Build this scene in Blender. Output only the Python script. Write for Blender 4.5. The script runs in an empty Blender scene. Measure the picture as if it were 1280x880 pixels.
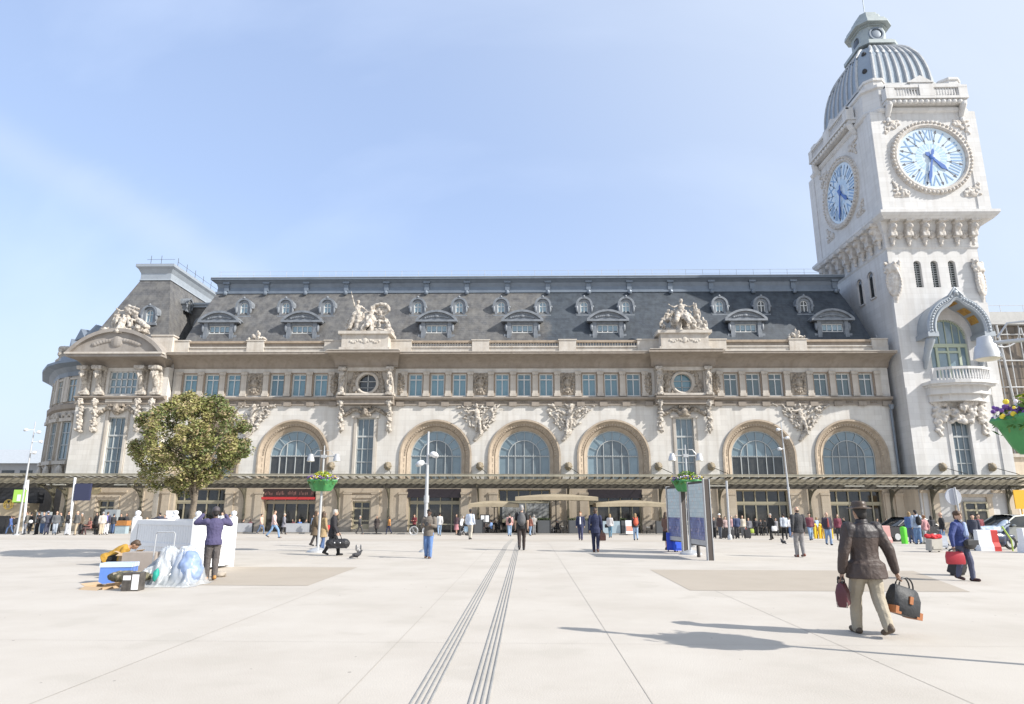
import bpy, bmesh, math, random
from math import sin, cos, pi, radians, atan2, sqrt, hypot
from mathutils import Vector, Matrix, noise
from mathutils.geometry import tessellate_polygon
random.seed(7)
SC = bpy.context.scene
COL = SC.collection

# ------------------------------------------------------------------ camera, used also to read ground positions off the photograph
FPX, TILT, YAW, ROLL, EYE = 830.0, math.atan(195 / 830.0), radians(-1.27), radians(0.15), 1.7
_fw = Vector((sin(YAW) * cos(TILT), cos(YAW) * cos(TILT), sin(TILT)))
_rt = Vector((cos(YAW), -sin(YAW), 0))
_up = _rt.cross(_fw)
RT = cos(ROLL) * _rt + sin(ROLL) * _up
UP = -sin(ROLL) * _rt + cos(ROLL) * _up
camd = bpy.data.cameras.new('camera')
cam = bpy.data.objects.new('camera', camd)
COL.objects.link(cam)
cam.matrix_world = Matrix(((RT.x, UP.x, -_fw.x, 0), (RT.y, UP.y, -_fw.y, 0), (RT.z, UP.z, -_fw.z, EYE), (0, 0, 0, 1)))
camd.sensor_width = 36
camd.lens = FPX / 1280 * 36
camd.clip_start, camd.clip_end = 0.1, 6000
SC.camera = cam

def gz(y):                       # the square falls gently towards the station
    return 0.0 if y < 32 else -(min(y, 72) - 32) * 0.0235
def ray(px, py):
    return (px - 640) * RT - (py - 440) * UP + FPX * _fw
def aty(px, py, y):
    d = ray(px, py); k = y / d.y
    return Vector((k * d.x, y, EYE + k * d.z))
def gp(px, py):
    d = ray(px, py); lo, hi = 1.0, 110.0
    for _ in range(50):
        m = (lo + hi) / 2
        if EYE + m / d.y * d.z > gz(m): lo = m
        else: hi = m
    k = lo / d.y
    return Vector((k * d.x, lo, gz(lo)))

# ------------------------------------------------------------------ light
SUN_EL, SUN_DIR = radians(34), Vector((0.925, -0.38, 0)).normalized()
w = bpy.data.worlds.new('World'); SC.world = w; w.use_nodes = True
nt = w.node_tree; nt.nodes.clear()
out = nt.nodes.new('ShaderNodeOutputWorld'); bg = nt.nodes.new('ShaderNodeBackground')
sky = nt.nodes.new('ShaderNodeTexSky'); sky.sky_type = 'NISHITA'; sky.sun_disc = False
sky.sun_elevation = SUN_EL; sky.sun_rotation = atan2(SUN_DIR.x, SUN_DIR.y)
sky.air_density, sky.dust_density, sky.ozone_density = 1.0, 2.2, 1.6
tc = nt.nodes.new('ShaderNodeTexCoord'); mp = nt.nodes.new('ShaderNodeMapping')
mp.inputs['Rotation'].default_value = (0.2, 0.5, 0.7); mp.inputs['Scale'].default_value = (1.0, 6.0, 3.0)
nz = nt.nodes.new('ShaderNodeTexNoise'); nz.inputs['Scale'].default_value = 1.6; nz.inputs['Detail'].default_value = 6
rp = nt.nodes.new('ShaderNodeValToRGB')
rp.color_ramp.elements[0].position = 0.46; rp.color_ramp.elements[1].position = 0.80
rp.color_ramp.elements[0].color = (0, 0, 0, 1); rp.color_ramp.elements[1].color = (0.10, 0.10, 0.10, 1)
mx = nt.nodes.new('ShaderNodeMix'); mx.data_type = 'RGBA'
mx.inputs['B'].default_value = (7.5, 8.0, 8.8, 1)
hv = nt.nodes.new('ShaderNodeMix'); hv.data_type = 'RGBA'; hv.inputs['Factor'].default_value = 0.40
hv.inputs['B'].default_value = (3.7, 4.6, 6.7, 1)           # thin high veil of spring haze over the whole sky
nt.links.new(tc.outputs['Generated'], mp.inputs['Vector']); nt.links.new(mp.outputs[0], nz.inputs['Vector'])
nt.links.new(nz.outputs['Fac'], rp.inputs['Fac']); nt.links.new(rp.outputs['Color'], mx.inputs['Factor'])
nt.links.new(sky.outputs[0], hv.inputs['A']); nt.links.new(hv.outputs['Result'], mx.inputs['A'])
sp_ = nt.nodes.new('ShaderNodeVectorMath'); sp_.operation = 'DOT_PRODUCT'; sp_.inputs[1].default_value = (SUN_DIR.x * cos(SUN_EL), SUN_DIR.y * cos(SUN_EL), sin(SUN_EL))
nt.links.new(tc.outputs['Generated'], sp_.inputs[0])
sn = ray(-40, 150).cross(ray(300, 345)).normalized(); sa = ray(110, 235).normalized()        # a thin dispersing condensation trail
d1 = nt.nodes.new('ShaderNodeVectorMath'); d1.operation = 'DOT_PRODUCT'; d1.inputs[1].default_value = sn; nt.links.new(tc.outputs['Generated'], d1.inputs[0])
wb = nt.nodes.new('ShaderNodeMath'); wb.operation = 'MULTIPLY_ADD'; wb.inputs[1].default_value = 0.05; nt.links.new(nz.outputs['Fac'], wb.inputs[0]); nt.links.new(d1.outputs['Value'], wb.inputs[2])
w2 = nt.nodes.new('ShaderNodeMath'); w2.operation = 'SUBTRACT'; w2.inputs[1].default_value = 0.025; nt.links.new(wb.outputs[0], w2.inputs[0])
ab = nt.nodes.new('ShaderNodeMath'); ab.operation = 'ABSOLUTE'; nt.links.new(w2.outputs[0], ab.inputs[0])
tr = nt.nodes.new('ShaderNodeMapRange'); tr.interpolation_type = 'SMOOTHSTEP'
for k_, v_ in (('From Min', 0.0), ('From Max', 0.045), ('To Min', 0.16), ('To Max', 0.0)): tr.inputs[k_].default_value = v_
nt.links.new(ab.outputs[0], tr.inputs['Value'])
d2 = nt.nodes.new('ShaderNodeVectorMath'); d2.operation = 'DOT_PRODUCT'; d2.inputs[1].default_value = sa; nt.links.new(tc.outputs['Generated'], d2.inputs[0])
tf = nt.nodes.new('ShaderNodeMapRange'); tf.interpolation_type = 'SMOOTHSTEP'
for k_, v_ in (('From Min', 0.93), ('From Max', 0.99)): tf.inputs[k_].default_value = v_
nt.links.new(d2.outputs['Value'], tf.inputs['Value'])
tm = nt.nodes.new('ShaderNodeMath'); tm.operation = 'MULTIPLY'; nt.links.new(tr.outputs['Result'], tm.inputs[0]); nt.links.new(tf.outputs['Result'], tm.inputs[1])
tmx = nt.nodes.new('ShaderNodeMix'); tmx.data_type = 'RGBA'; tmx.inputs['B'].default_value = (4.6, 4.8, 5.1, 1); nt.links.new(tm.outputs[0], tmx.inputs['Factor']); nt.links.new(mx.outputs['Result'], tmx.inputs['A'])
gr = nt.nodes.new('ShaderNodeMapRange'); gr.interpolation_type = 'SMOOTHSTEP'
for k_, v_ in (('From Min', -0.15), ('From Max', 0.85), ('To Min', 0.0), ('To Max', 0.95)): gr.inputs[k_].default_value = v_
nt.links.new(sp_.outputs['Value'], gr.inputs['Value'])
ha = nt.nodes.new('ShaderNodeMix'); ha.data_type = 'RGBA'; ha.inputs['B'].default_value = (4.0, 4.35, 4.75, 1)      # bright hazy air towards the sun
nt.links.new(gr.outputs['Result'], ha.inputs['Factor']); nt.links.new(tmx.outputs['Result'], ha.inputs['A'])
sz = nt.nodes.new('ShaderNodeSeparateXYZ'); nt.links.new(tc.outputs['Generated'], sz.inputs[0])
hr = nt.nodes.new('ShaderNodeMapRange'); hr.interpolation_type = 'SMOOTHSTEP'
for k_, v_ in (('From Min', 0.0), ('From Max', 0.45), ('To Min', 0.75), ('To Max', 0.0)): hr.inputs[k_].default_value = v_
nt.links.new(sz.outputs['Z'], hr.inputs['Value'])
hb_ = nt.nodes.new('ShaderNodeMix'); hb_.data_type = 'RGBA'; hb_.inputs['B'].default_value = (3.5, 4.0, 4.75, 1)      # pale band above the horizon
nt.links.new(hr.outputs['Result'], hb_.inputs['Factor']); nt.links.new(ha.outputs['Result'], hb_.inputs['A'])
nt.links.new(hb_.outputs['Result'], bg.inputs['Color'])
bg.inputs['Strength'].default_value = 0.138
nt.links.new(bg.outputs[0], out.inputs['Surface'])
sund = bpy.data.lights.new('sun', 'SUN'); suno = bpy.data.objects.new('sun', sund); COL.objects.link(suno)
sund.energy = 4.5; sund.angle = radians(0.53); sund.color = (1.0, 0.955, 0.89)
sv = (SUN_DIR * cos(SUN_EL) + Vector((0, 0, sin(SUN_EL))))
suno.rotation_euler = sv.to_track_quat('Z', 'Y').to_euler()
vs = SC.view_settings
vs.view_transform = 'Standard'; vs.look = 'None'; vs.gamma = 1; vs.use_curve_mapping = False
vs.exposure = 0.64

# ------------------------------------------------------------------ materials
MATS = {}
def mat(name, col, rough=0.7, metal=0.0, var=0.0, vscale=3.0, col2=None, streak=0.0, brick=None, bump=0.0, bscale=30.0, spec=0.5, coat=0.0, spots=None, orand=0.0, specks=None):
    """Principled material. var: noise blend to col2; streak: vertical run-off stains; brick=(w,h,mortar,amount): masonry courses on the x-z face."""
    if name in MATS: return MATS[name]
    m = bpy.data.materials.new(name); m.use_nodes = True; MATS[name] = m
    N, L = m.node_tree.nodes, m.node_tree.links
    b = N['Principled BSDF']
    b.inputs['Roughness'].default_value = rough; b.inputs['Metallic'].default_value = metal
    b.inputs['Specular IOR Level'].default_value = spec; b.inputs['Coat Weight'].default_value = coat
    c4 = (*col, 1); b.inputs['Base Color'].default_value = c4
    if not (var or streak or brick or bump or spots or orand or specks): return m
    t = N.new('ShaderNodeTexCoord'); last = None
    rgb = N.new('ShaderNodeRGB'); rgb.outputs[0].default_value = c4; last = rgb.outputs[0]
    def mixin(fac, c):
        nonlocal last
        x = N.new('ShaderNodeMix'); x.data_type = 'RGBA'
        L.new(fac, x.inputs['Factor']); L.new(last, x.inputs['A'])
        if hasattr(c, 'links'): L.new(c, x.inputs['B'])
        else: x.inputs['B'].default_value = (*c, 1)
        last = x.outputs['Result']
    def ramp(src, a, b_, amt):
        r = N.new('ShaderNodeMapRange'); r.inputs['From Min'].default_value = a; r.inputs['From Max'].default_value = b_
        r.inputs['To Max'].default_value = amt; L.new(src, r.inputs['Value']); return r.outputs['Result']
    if brick:
        wd, ht, mo, amt = brick
        sp = N.new('ShaderNodeSeparateXYZ'); L.new(t.outputs['Object'], sp.inputs[0])
        ad = N.new('ShaderNodeMath'); ad.operation = 'ADD'; L.new(sp.outputs['X'], ad.inputs[0]); L.new(sp.outputs['Y'], ad.inputs[1])
        cb = N.new('ShaderNodeCombineXYZ'); L.new(ad.outputs[0], cb.inputs['X']); L.new(sp.outputs['Z'], cb.inputs['Y'])
        bt = N.new('ShaderNodeTexBrick'); bt.inputs['Scale'].default_value = 1; bt.inputs['Brick Width'].default_value = wd
        bt.inputs['Row Height'].default_value = ht; bt.inputs['Mortar Size'].default_value = mo; bt.inputs['Mortar Smooth'].default_value = 0.3
        k1, k2 = 1 + amt, 1 - amt
        bt.inputs['Color1'].default_value = (*[c * k1 for c in col], 1); bt.inputs['Color2'].default_value = (*[c * k2 for c in col], 1)
        bt.inputs['Mortar'].default_value = (*[c * (1 - 2.6 * amt) for c in col], 1)
        L.new(cb.outputs[0], bt.inputs['Vector']); last = bt.outputs['Color']
    if var:
        n = N.new('ShaderNodeTexNoise'); n.inputs['Scale'].default_value = vscale; n.inputs['Detail'].default_value = 7; n.inputs['Roughness'].default_value = 0.62
        L.new(t.outputs['Object'], n.inputs['Vector'])
        mixin(ramp(n.outputs['Fac'], 0.38, 0.68, var), col2 or tuple(c * 0.55 for c in col))
    if streak:
        mpn = N.new('ShaderNodeMapping'); mpn.inputs['Scale'].default_value = (1.7, 1.7, 0.12)
        n = N.new('ShaderNodeTexNoise'); n.inputs['Scale'].default_value = 1.3; n.inputs['Detail'].default_value = 5
        L.new(t.outputs['Object'], mpn.inputs[0]); L.new(mpn.outputs[0], n.inputs['Vector'])
        mixin(ramp(n.outputs['Fac'], 0.47, 0.72, streak), tuple(c * k for c, k in zip(col, (0.52, 0.47, 0.42))))
    if spots:
        sc, th, c = spots
        n = N.new('ShaderNodeTexNoise'); n.inputs['Scale'].default_value = sc; n.inputs['Detail'].default_value = 2
        L.new(t.outputs['Object'], n.inputs['Vector'])
        mixin(ramp(n.outputs['Fac'], th, th + 0.05, 0.7), c)
    if specks:
        sc, rad, c, amt = specks
        v = N.new('ShaderNodeTexVoronoi'); v.inputs['Scale'].default_value = sc; L.new(t.outputs['Object'], v.inputs['Vector'])
        k1 = N.new('ShaderNodeSeparateColor'); L.new(v.outputs['Color'], k1.inputs[0])
        th = N.new('ShaderNodeMath'); th.operation = 'MULTIPLY'; th.inputs[1].default_value = rad; L.new(k1.outputs[0], th.inputs[0])
        lt = N.new('ShaderNodeMath'); lt.operation = 'LESS_THAN'; L.new(v.outputs['Distance'], lt.inputs[0]); L.new(th.outputs[0], lt.inputs[1])
        ml = N.new('ShaderNodeMath'); ml.operation = 'MULTIPLY'; ml.inputs[1].default_value = amt; L.new(lt.outputs[0], ml.inputs[0]); mixin(ml.outputs[0], c)
    if orand:
        oi_ = N.new('ShaderNodeObjectInfo'); mixin(ramp(oi_.outputs['Random'], 0.2, 1.0, orand), tuple(c * 0.35 for c in col))
    L.new(last, b.inputs['Base Color'])
    if bump:
        n = N.new('ShaderNodeTexNoise'); n.inputs['Scale'].default_value = bscale; n.inputs['Detail'].default_value = 5
        L.new(t.outputs['Object'], n.inputs['Vector'])
        bp = N.new('ShaderNodeBump'); bp.inputs['Strength'].default_value = bump; bp.inputs['Distance'].default_value = 0.05
        L.new(n.outputs['Fac'], bp.inputs['Height']); L.new(bp.outputs[0], b.inputs['Normal'])
    return m

def cloth(c, rough=0.85):
    key = 'cloth_%d_%d_%d' % tuple(int(255 * x) for x in c)
    return mat(key, c, rough, var=0.35, vscale=9, col2=tuple(min(1, x * 0.7) for x in c), bump=0.25, bscale=22)

M_STONE = mat('white_limestone', (0.61, 0.59, 0.555), 0.85, brick=(1.5, 0.55, 0.016, 0.065), var=0.35, vscale=0.5, col2=(0.50, 0.46, 0.40), streak=0.34, bump=0.12, bscale=9)
M_TOWER = mat('pale_tower_stone', (0.61, 0.605, 0.595), 0.85, brick=(1.6, 0.6, 0.016, 0.055), var=0.30, vscale=0.4, col2=(0.52, 0.495, 0.455), streak=0.26, bump=0.1, bscale=8)
M_BEIGE = mat('beige_ground_floor_stone', (0.60, 0.515, 0.405), 0.85, brick=(1.3, 0.6, 0.014, 0.05), var=0.5, vscale=0.8, col2=(0.48, 0.40, 0.305), streak=0.3, bump=0.12, bscale=9)
M_TRIM = mat('weathered_trim_stone', (0.53, 0.495, 0.445), 0.85, var=0.55, vscale=1.2, col2=(0.36, 0.31, 0.255), streak=0.35, bump=0.2, bscale=8)
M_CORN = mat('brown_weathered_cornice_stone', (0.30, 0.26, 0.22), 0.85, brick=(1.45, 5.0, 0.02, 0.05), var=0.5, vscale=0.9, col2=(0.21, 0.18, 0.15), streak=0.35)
M_ARCH = mat('tan_arch_stone', (0.42, 0.345, 0.265), 0.85, var=0.75, vscale=2.2, col2=(0.29, 0.235, 0.18), bump=0.5, bscale=7)
M_CARVE = mat('carved_stone', (0.54, 0.50, 0.445), 0.85, var=0.95, vscale=3.6, col2=(0.21, 0.18, 0.15), bump=0.6, bscale=14)
M_CARVED = mat('sooty_carved_stone', (0.40, 0.35, 0.29), 0.85, var=0.95, vscale=3.4, col2=(0.15, 0.125, 0.10), bump=0.6, bscale=14)
M_CARVE_T = mat('carved_tower_stone', (0.60, 0.575, 0.54), 0.85, var=0.8, vscale=2.6, col2=(0.38, 0.33, 0.275), bump=0.6, bscale=14)
M_PLINTH = mat('grey_plinth_stone', (0.42, 0.37, 0.31), 0.8, var=0.5, vscale=1.3)
M_LEADST = mat('grey_weathered_pediment', (0.31, 0.285, 0.26), 0.85, var=0.8, vscale=0.8, col2=(0.24, 0.215, 0.19), streak=0.3, bump=0.3, bscale=3)
M_SLATE = mat('slate', (0.105, 0.105, 0.108), 0.6, brick=(0.45, 0.28, 0.02, 0.16), var=0.8, vscale=1.1, col2=(0.185, 0.178, 0.165), streak=0.45)
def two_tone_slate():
    """the eastern half of the roof is tinted darker and bluer; the boundary is ragged"""
    m = M_SLATE.copy(); m.name = 'slate_in_two_tones'; N, L = m.node_tree.nodes, m.node_tree.links; b = N['Principled BSDF']
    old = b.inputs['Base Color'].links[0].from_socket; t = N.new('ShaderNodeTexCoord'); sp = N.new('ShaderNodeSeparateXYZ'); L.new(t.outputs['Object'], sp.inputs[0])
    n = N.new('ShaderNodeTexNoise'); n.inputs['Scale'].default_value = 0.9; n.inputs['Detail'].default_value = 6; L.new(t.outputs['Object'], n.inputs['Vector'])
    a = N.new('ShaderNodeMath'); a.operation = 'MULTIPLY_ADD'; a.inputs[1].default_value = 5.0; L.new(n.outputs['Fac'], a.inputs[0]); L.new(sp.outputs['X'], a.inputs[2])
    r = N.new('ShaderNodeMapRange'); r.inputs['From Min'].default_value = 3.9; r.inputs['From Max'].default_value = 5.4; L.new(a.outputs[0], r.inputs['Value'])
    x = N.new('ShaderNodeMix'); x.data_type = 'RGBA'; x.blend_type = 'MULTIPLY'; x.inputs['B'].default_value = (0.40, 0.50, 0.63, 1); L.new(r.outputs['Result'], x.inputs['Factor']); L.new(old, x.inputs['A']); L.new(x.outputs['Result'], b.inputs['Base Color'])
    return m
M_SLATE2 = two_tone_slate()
M_ZINC = mat('zinc', (0.185, 0.22, 0.265), 0.5, metal=0.25, var=0.6, vscale=1.2, col2=(0.125, 0.15, 0.185))
M_DORM = mat('dormer_zinc', (0.235, 0.255, 0.28), 0.55, metal=0.15, var=0.8, vscale=2.0, col2=(0.12, 0.135, 0.155))
M_ZINCL = mat('pale_zinc', (0.34, 0.375, 0.41), 0.5, metal=0.2, var=0.5, vscale=1.4, col2=(0.25, 0.28, 0.31))
M_GLASS = mat('window_glass', (0.15, 0.22, 0.26), 0.06, var=0.7, vscale=0.45, col2=(0.26, 0.34, 0.38), spec=0.9, coat=0.6, orand=.35)
M_GLASSB = mat('blue_window_glass', (0.085, 0.20, 0.255), 0.05, var=0.8, vscale=0.8, col2=(0.20, 0.33, 0.38), spec=0.9, coat=0.6, orand=.6)
M_GLASST = mat('grey_tall_window_glass', (0.085, 0.125, 0.15), 0.06, var=0.8, vscale=0.6, col2=(0.17, 0.225, 0.255), spec=0.9, coat=0.6, orand=.4)
M_DARKGL = mat('dark_glass', (0.022, 0.026, 0.028), 0.06, var=0.8, vscale=1.5, col2=(0.06, 0.06, 0.055), spec=0.8)
M_FRAME = mat('pale_window_frame', (0.60, 0.61, 0.60), 0.6)
M_FRAMEG = mat('grey_window_frame', (0.40, 0.42, 0.42), 0.6)
M_BRONZE = mat('beige_door_frame', (0.43, 0.39, 0.28), 0.6)
M_BLACK = mat('black_metal', (0.02, 0.02, 0.022), 0.5)
M_IRON = mat('dark_iron', (0.075, 0.068, 0.055), 0.6, var=0.5, vscale=3)
M_OLIVE = mat('olive_painted_iron', (0.36, 0.335, 0.26), 0.6, var=0.5, vscale=2)
M_CANOPY = mat('dusty_wired_glass', (0.50, 0.50, 0.40), 0.35, var=0.6, vscale=1.0, col2=(0.36, 0.35, 0.26))
M_CANOPY.node_tree.nodes['Principled BSDF'].inputs['Alpha'].default_value = 0.38
M_WHITE = mat('white_paint', (0.78, 0.79, 0.80), 0.5, var=0.4, vscale=2.5, col2=(0.66, 0.67, 0.68))
M_GALV = mat('galvanised_steel', (0.52, 0.53, 0.54), 0.42, metal=0.35, var=0.3, vscale=6)
M_GOLD = mat('gold_mosaic', (0.52, 0.31, 0.07), 0.4, metal=0.3, var=0.9, vscale=2.4, col2=(0.25, 0.11, 0.035))

# ------------------------------------------------------------------ mesh building
class MB:
    def __init__(s): s.v, s.f, s.m = [], [], []
    def add(s, vs, fs, mi=0):
        o = len(s.v); s.v.extend(tuple(p) for p in vs)
        for f in fs: s.f.append([o + i for i in f]); s.m.append(mi)
        return s
    def box(s, x0, x1, y0, y1, z0, z1, mi=0):
        p = [(x, y, z) for z in (z0, z1) for y in (y0, y1) for x in (x0, x1)]
        return s.add(p, [(0, 2, 3, 1), (4, 5, 7, 6), (0, 1, 5, 4), (2, 6, 7, 3), (0, 4, 6, 2), (1, 3, 7, 5)], mi)
    def obox(s, c, rz, sx, sy, sz, mi=0, rx=0, ry=0):        # box centred on c, turned
        R = Matrix.Rotation(rz, 3, 'Z') @ Matrix.Rotation(ry, 3, 'Y') @ Matrix.Rotation(rx, 3, 'X')
        p = [Vector(c) + R @ Vector((x * sx / 2, y * sy / 2, z * sz / 2)) for z in (-1, 1) for y in (-1, 1) for x in (-1, 1)]
        return s.add(p, [(0, 2, 3, 1), (4, 5, 7, 6), (0, 1, 5, 4), (2, 6, 7, 3), (0, 4, 6, 2), (1, 3, 7, 5)], mi)
    def prism_xz(s, poly, y0, y1, mi=0, caps=True):            # polygon in x-z, thick in y
        n = len(poly); p = [(x, y0, z) for x, z in poly] + [(x, y1, z) for x, z in poly]
        fs = [(i, (i + 1) % n, n + (i + 1) % n, n + i) for i in range(n)]
        s.add(p, fs, mi)
        if caps:
            t = tessellate_polygon([[Vector((x, z, 0)) for x, z in poly]])
            s.add(p, [tuple(a) for a in t] + [tuple(n + i for i in a) for a in t], mi)
        return s
    def prism_xy(s, poly, z0, z1, mi=0):
        n = len(poly); p = [(x, y, z0) for x, y in poly] + [(x, y, z1) for x, y in poly]
        s.add(p, [(i, (i + 1) % n, n + (i + 1) % n, n + i) for i in range(n)], mi)
        t = tessellate_polygon([[Vector((x, y, 0)) for x, y in poly]])
        s.add(p, [tuple(a) for a in t] + [tuple(n + i for i in a) for a in t], mi); return s
    def loft(s, rings, caps=True, mi=0, closed=True):
        n = len(rings[0]); p = [q for r in rings for q in r]; fs = []
        for k in range(len(rings) - 1):
            for i in range(n if closed else n - 1):
                j = (i + 1) % n; fs.append((k * n + i, k * n + j, (k + 1) * n + j, (k + 1) * n + i))
        s.add(p, fs, mi)
        if caps and closed:
            s.add(rings[0], [tuple(range(n))], mi); s.add(rings[-1], [tuple(range(n))], mi)
        return s
    def tube(s, pts, r, n=8, mi=0, caps=True):
        pts = [Vector(p) for p in pts]; rs = r if isinstance(r, (list, tuple)) else [r] * len(pts); rings = []
        for i, p in enumerate(pts):
            d = (pts[min(i + 1, len(pts) - 1)] - pts[max(i - 1, 0)]).normalized()
            a = d.cross(Vector((0, 0, 1)) if abs(d.z) < 0.9 else Vector((1, 0, 0))).normalized(); b = d.cross(a)
            rings.append([p + rs[i] * (cos(2 * pi * k / n) * a + sin(2 * pi * k / n) * b) for k in range(n)])
        return s.loft(rings, caps, mi)
    def lathe(s, prof, c=(0, 0, 0), n=20, mi=0):
        rings = [[(c[0] + r * cos(2 * pi * k / n), c[1] + r * sin(2 * pi * k / n), c[2] + z) for k in range(n)] for r, z in prof]
        return s.loft(rings, True, mi)
    def ball(s, c, r, n=10, k=6, mi=0, R=None):
        rx, ry, rz = r if isinstance(r, (tuple, list)) else (r, r, r); rings = []; c = Vector(c)
        for i in range(k + 1):
            t = -pi / 2 + pi * i / k; ct = max(cos(t), 0.02)
            row = []
            for j in range(n):
                q = Vector((rx * ct * cos(2 * pi * j / n), ry * ct * sin(2 * pi * j / n), rz * sin(t)))
                row.append(c + (R @ q if R else q))
            rings.append(row)
        return s.loft(rings, True, mi)
    def cap(s, p0, r0, p1, r1, n=10, mi=0):                    # tapered capsule
        p0, p1 = Vector(p0), Vector(p1); d = p1 - p0; L = d.length
        if L < 1e-5: return s.ball(p0, r0, n)
        d /= L; a = d.cross(Vector((0, 0, 1)) if abs(d.z) < 0.9 else Vector((1, 0, 0))).normalized(); b = d.cross(a); rings = []
        for t, base, r in ((-80, p0, r0), (-45, p0, r0), (0, p0, r0), (0, p1, r1), (45, p1, r1), (80, p1, r1)):
            t = radians(t); rr = r * cos(t)
            rings.append([base + d * (r * sin(t)) + rr * (cos(2 * pi * k / n) * a + sin(2 * pi * k / n) * b) for k in range(n)])
        return s.loft(rings, True, mi)
    def sweep_x(s, prof, x0, x1, mi=0, caps=True, e0=0, e1=0):  # profile of (y,z) points; e0/e1: how the ends mitre outward with y
        y_ref = max(p[0] for p in prof)
        a = [(x0 - e0 * (y_ref - y), y, z) for y, z in prof]; b = [(x1 + e1 * (y_ref - y), y, z) for y, z in prof]; n = len(prof)
        s.add(a + b, [(i, i + 1, n + i + 1, n + i) for i in range(n - 1)] + [(n - 1, 0, n, 2 * n - 1)], mi)
        if caps:
            for rr in (a, b):
                t = tessellate_polygon([[Vector((q[1], q[2], 0)) for q in rr]])
                s.add(rr, [tuple(x) for x in t], mi)
        return s
    def wall(s, outer, holes, y, depth, mi=0, back=False):      # x-z wall with openings and their reveals
        polys = [outer] + holes
        flat = [p for q in polys for p in q]
        t = tessellate_polygon([[Vector((x, z, 0)) for x, z in q] for q in polys])
        s.add([(x, y, z) for x, z in flat], [tuple(a) for a in t], mi)
        for h in holes:
            n = len(h)
            s.add([(x, y, z) for x, z in h] + [(x, y + depth, z) for x, z in h], [(i, (i + 1) % n, n + (i + 1) % n, n + i) for i in range(n)], mi)
        return s
    def mesh(s, name, mats, smooth=False):
        me = bpy.data.meshes.new(name); me.from_pydata(s.v, [], s.f)
        for m in (mats if isinstance(mats, (list, tuple)) else [mats]): me.materials.append(m)
        me.polygons.foreach_set('material_index', s.m)
        bm = bmesh.new(); bm.from_mesh(me)
        bmesh.ops.recalc_face_normals(bm, faces=bm.faces); bm.to_mesh(me); bm.free()
        if smooth:
            me.polygons.foreach_set('use_smooth', [True] * len(me.polygons))
            me.set_sharp_from_angle(angle=radians(smooth if smooth is not True else 50))
        me.update(); return me
    def build(s, name, mats, parent=None, smooth=False, loc=None):
        return put(name, s.mesh(name, mats, smooth), parent, loc)

def put(name, me, parent=None, loc=None, rz=0.0):
    """link a mesh; world=: under an unturned Empty the vertices stay in world coordinates unless loc is given"""
    o = bpy.data.objects.new(name, me); COL.objects.link(o)
    if parent is not None:
        o.parent = parent
        if loc is None and parent.get('world'):
            o.location = -parent.location
        elif loc is not None:
            o.location = Vector(loc) - (parent.location if parent.get('world') else Vector((0, 0, 0)))
    elif loc is not None: o.location = loc
    o.rotation_euler.z = rz
    return o
def tag(o, label=None, cat=None, group=None, kind=None):
    if label: o['label'] = label
    if cat: o['category'] = cat
    if group: o['group'] = group
    if kind: o['kind'] = kind
    return o
def empty(name, loc, label, cat, group=None, rz=0.0, world=False):
    o = bpy.data.objects.new(name, None); COL.objects.link(o); o.location = loc; o.rotation_euler.z = rz
    o.empty_display_size = 0.2
    if world: o['world'] = 1
    return tag(o, label, cat, group)
def arc(cx, cz, r, a0=0.0, a1=180.0, n=24, rz=None):
    return [(cx + r * cos(radians(a0 + (a1 - a0) * i / n)), cz + (rz or r) * sin(radians(a0 + (a1 - a0) * i / n))) for i in range(n + 1)]
def archpoly(cx, z0, zs, r, n=24, rz=None):                    # opening with a round head
    return [(cx - r, z0), (cx + r, z0)] + arc(cx, zs, r, 0, 180, n, rz)
def rect(x0, x1, z0, z1): return [(x0, z0), (x1, z0), (x1, z1), (x0, z1)]
def bars(mb, pts, r, y, d, mi=0):                               # flat bar polyline in x-z
    for (x0, z0), (x1, z1) in zip(pts[:-1], pts[1:]):
        L = hypot(x1 - x0, z1 - z0)
        if L < 1e-4: continue
        nx, nz_ = -(z1 - z0) / L * r, (x1 - x0) / L * r
        ex, ez = (x1 - x0) / L * r * 0.5, (z1 - z0) / L * r * 0.5
        mb.prism_xz([(x0 - ex - nx, z0 - ez - nz_), (x1 + ex - nx, z1 + ez - nz_), (x1 + ex + nx, z1 + ez + nz_), (x0 - ex + nx, z0 - ez + nz_)], y - d, y + d, mi)
def remesh(mb, name, mats, voxel, smooth_it=2, disp=0.0, dscale=3.0, seed=0):
    """merge overlapping closed shapes into one continuous skin"""
    me = mb.mesh(name + '_raw', mats); o = bpy.data.objects.new(name + '_raw', me); COL.objects.link(o)
    m = o.modifiers.new('r', 'REMESH'); m.mode = 'VOXEL'; m.voxel_size = voxel; m.use_smooth_shade = True
    if smooth_it:
        k = o.modifiers.new('s', 'SMOOTH'); k.factor = 0.5; k.iterations = smooth_it
    dg = bpy.context.evaluated_depsgraph_get()
    res = bpy.data.meshes.new_from_object(o.evaluated_get(dg)); res.name = name
    bpy.data.objects.remove(o); bpy.data.meshes.remove(me)
    if disp:
        off = Vector((seed * 3.1, seed * 1.7, seed * 2.3)); nrm = [v.normal.copy() for v in res.vertices]
        for v, n in zip(res.vertices, nrm):
            v.co += n * disp * (noise.noise((v.co + off) * dscale) + 0.6 * noise.noise((v.co + off) * dscale * 2.3))
        res.update()
    if len(res.materials) == 0:
        for m_ in (mats if isinstance(mats, (list, tuple)) else [mats]): res.materials.append(m_)
    return res
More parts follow.
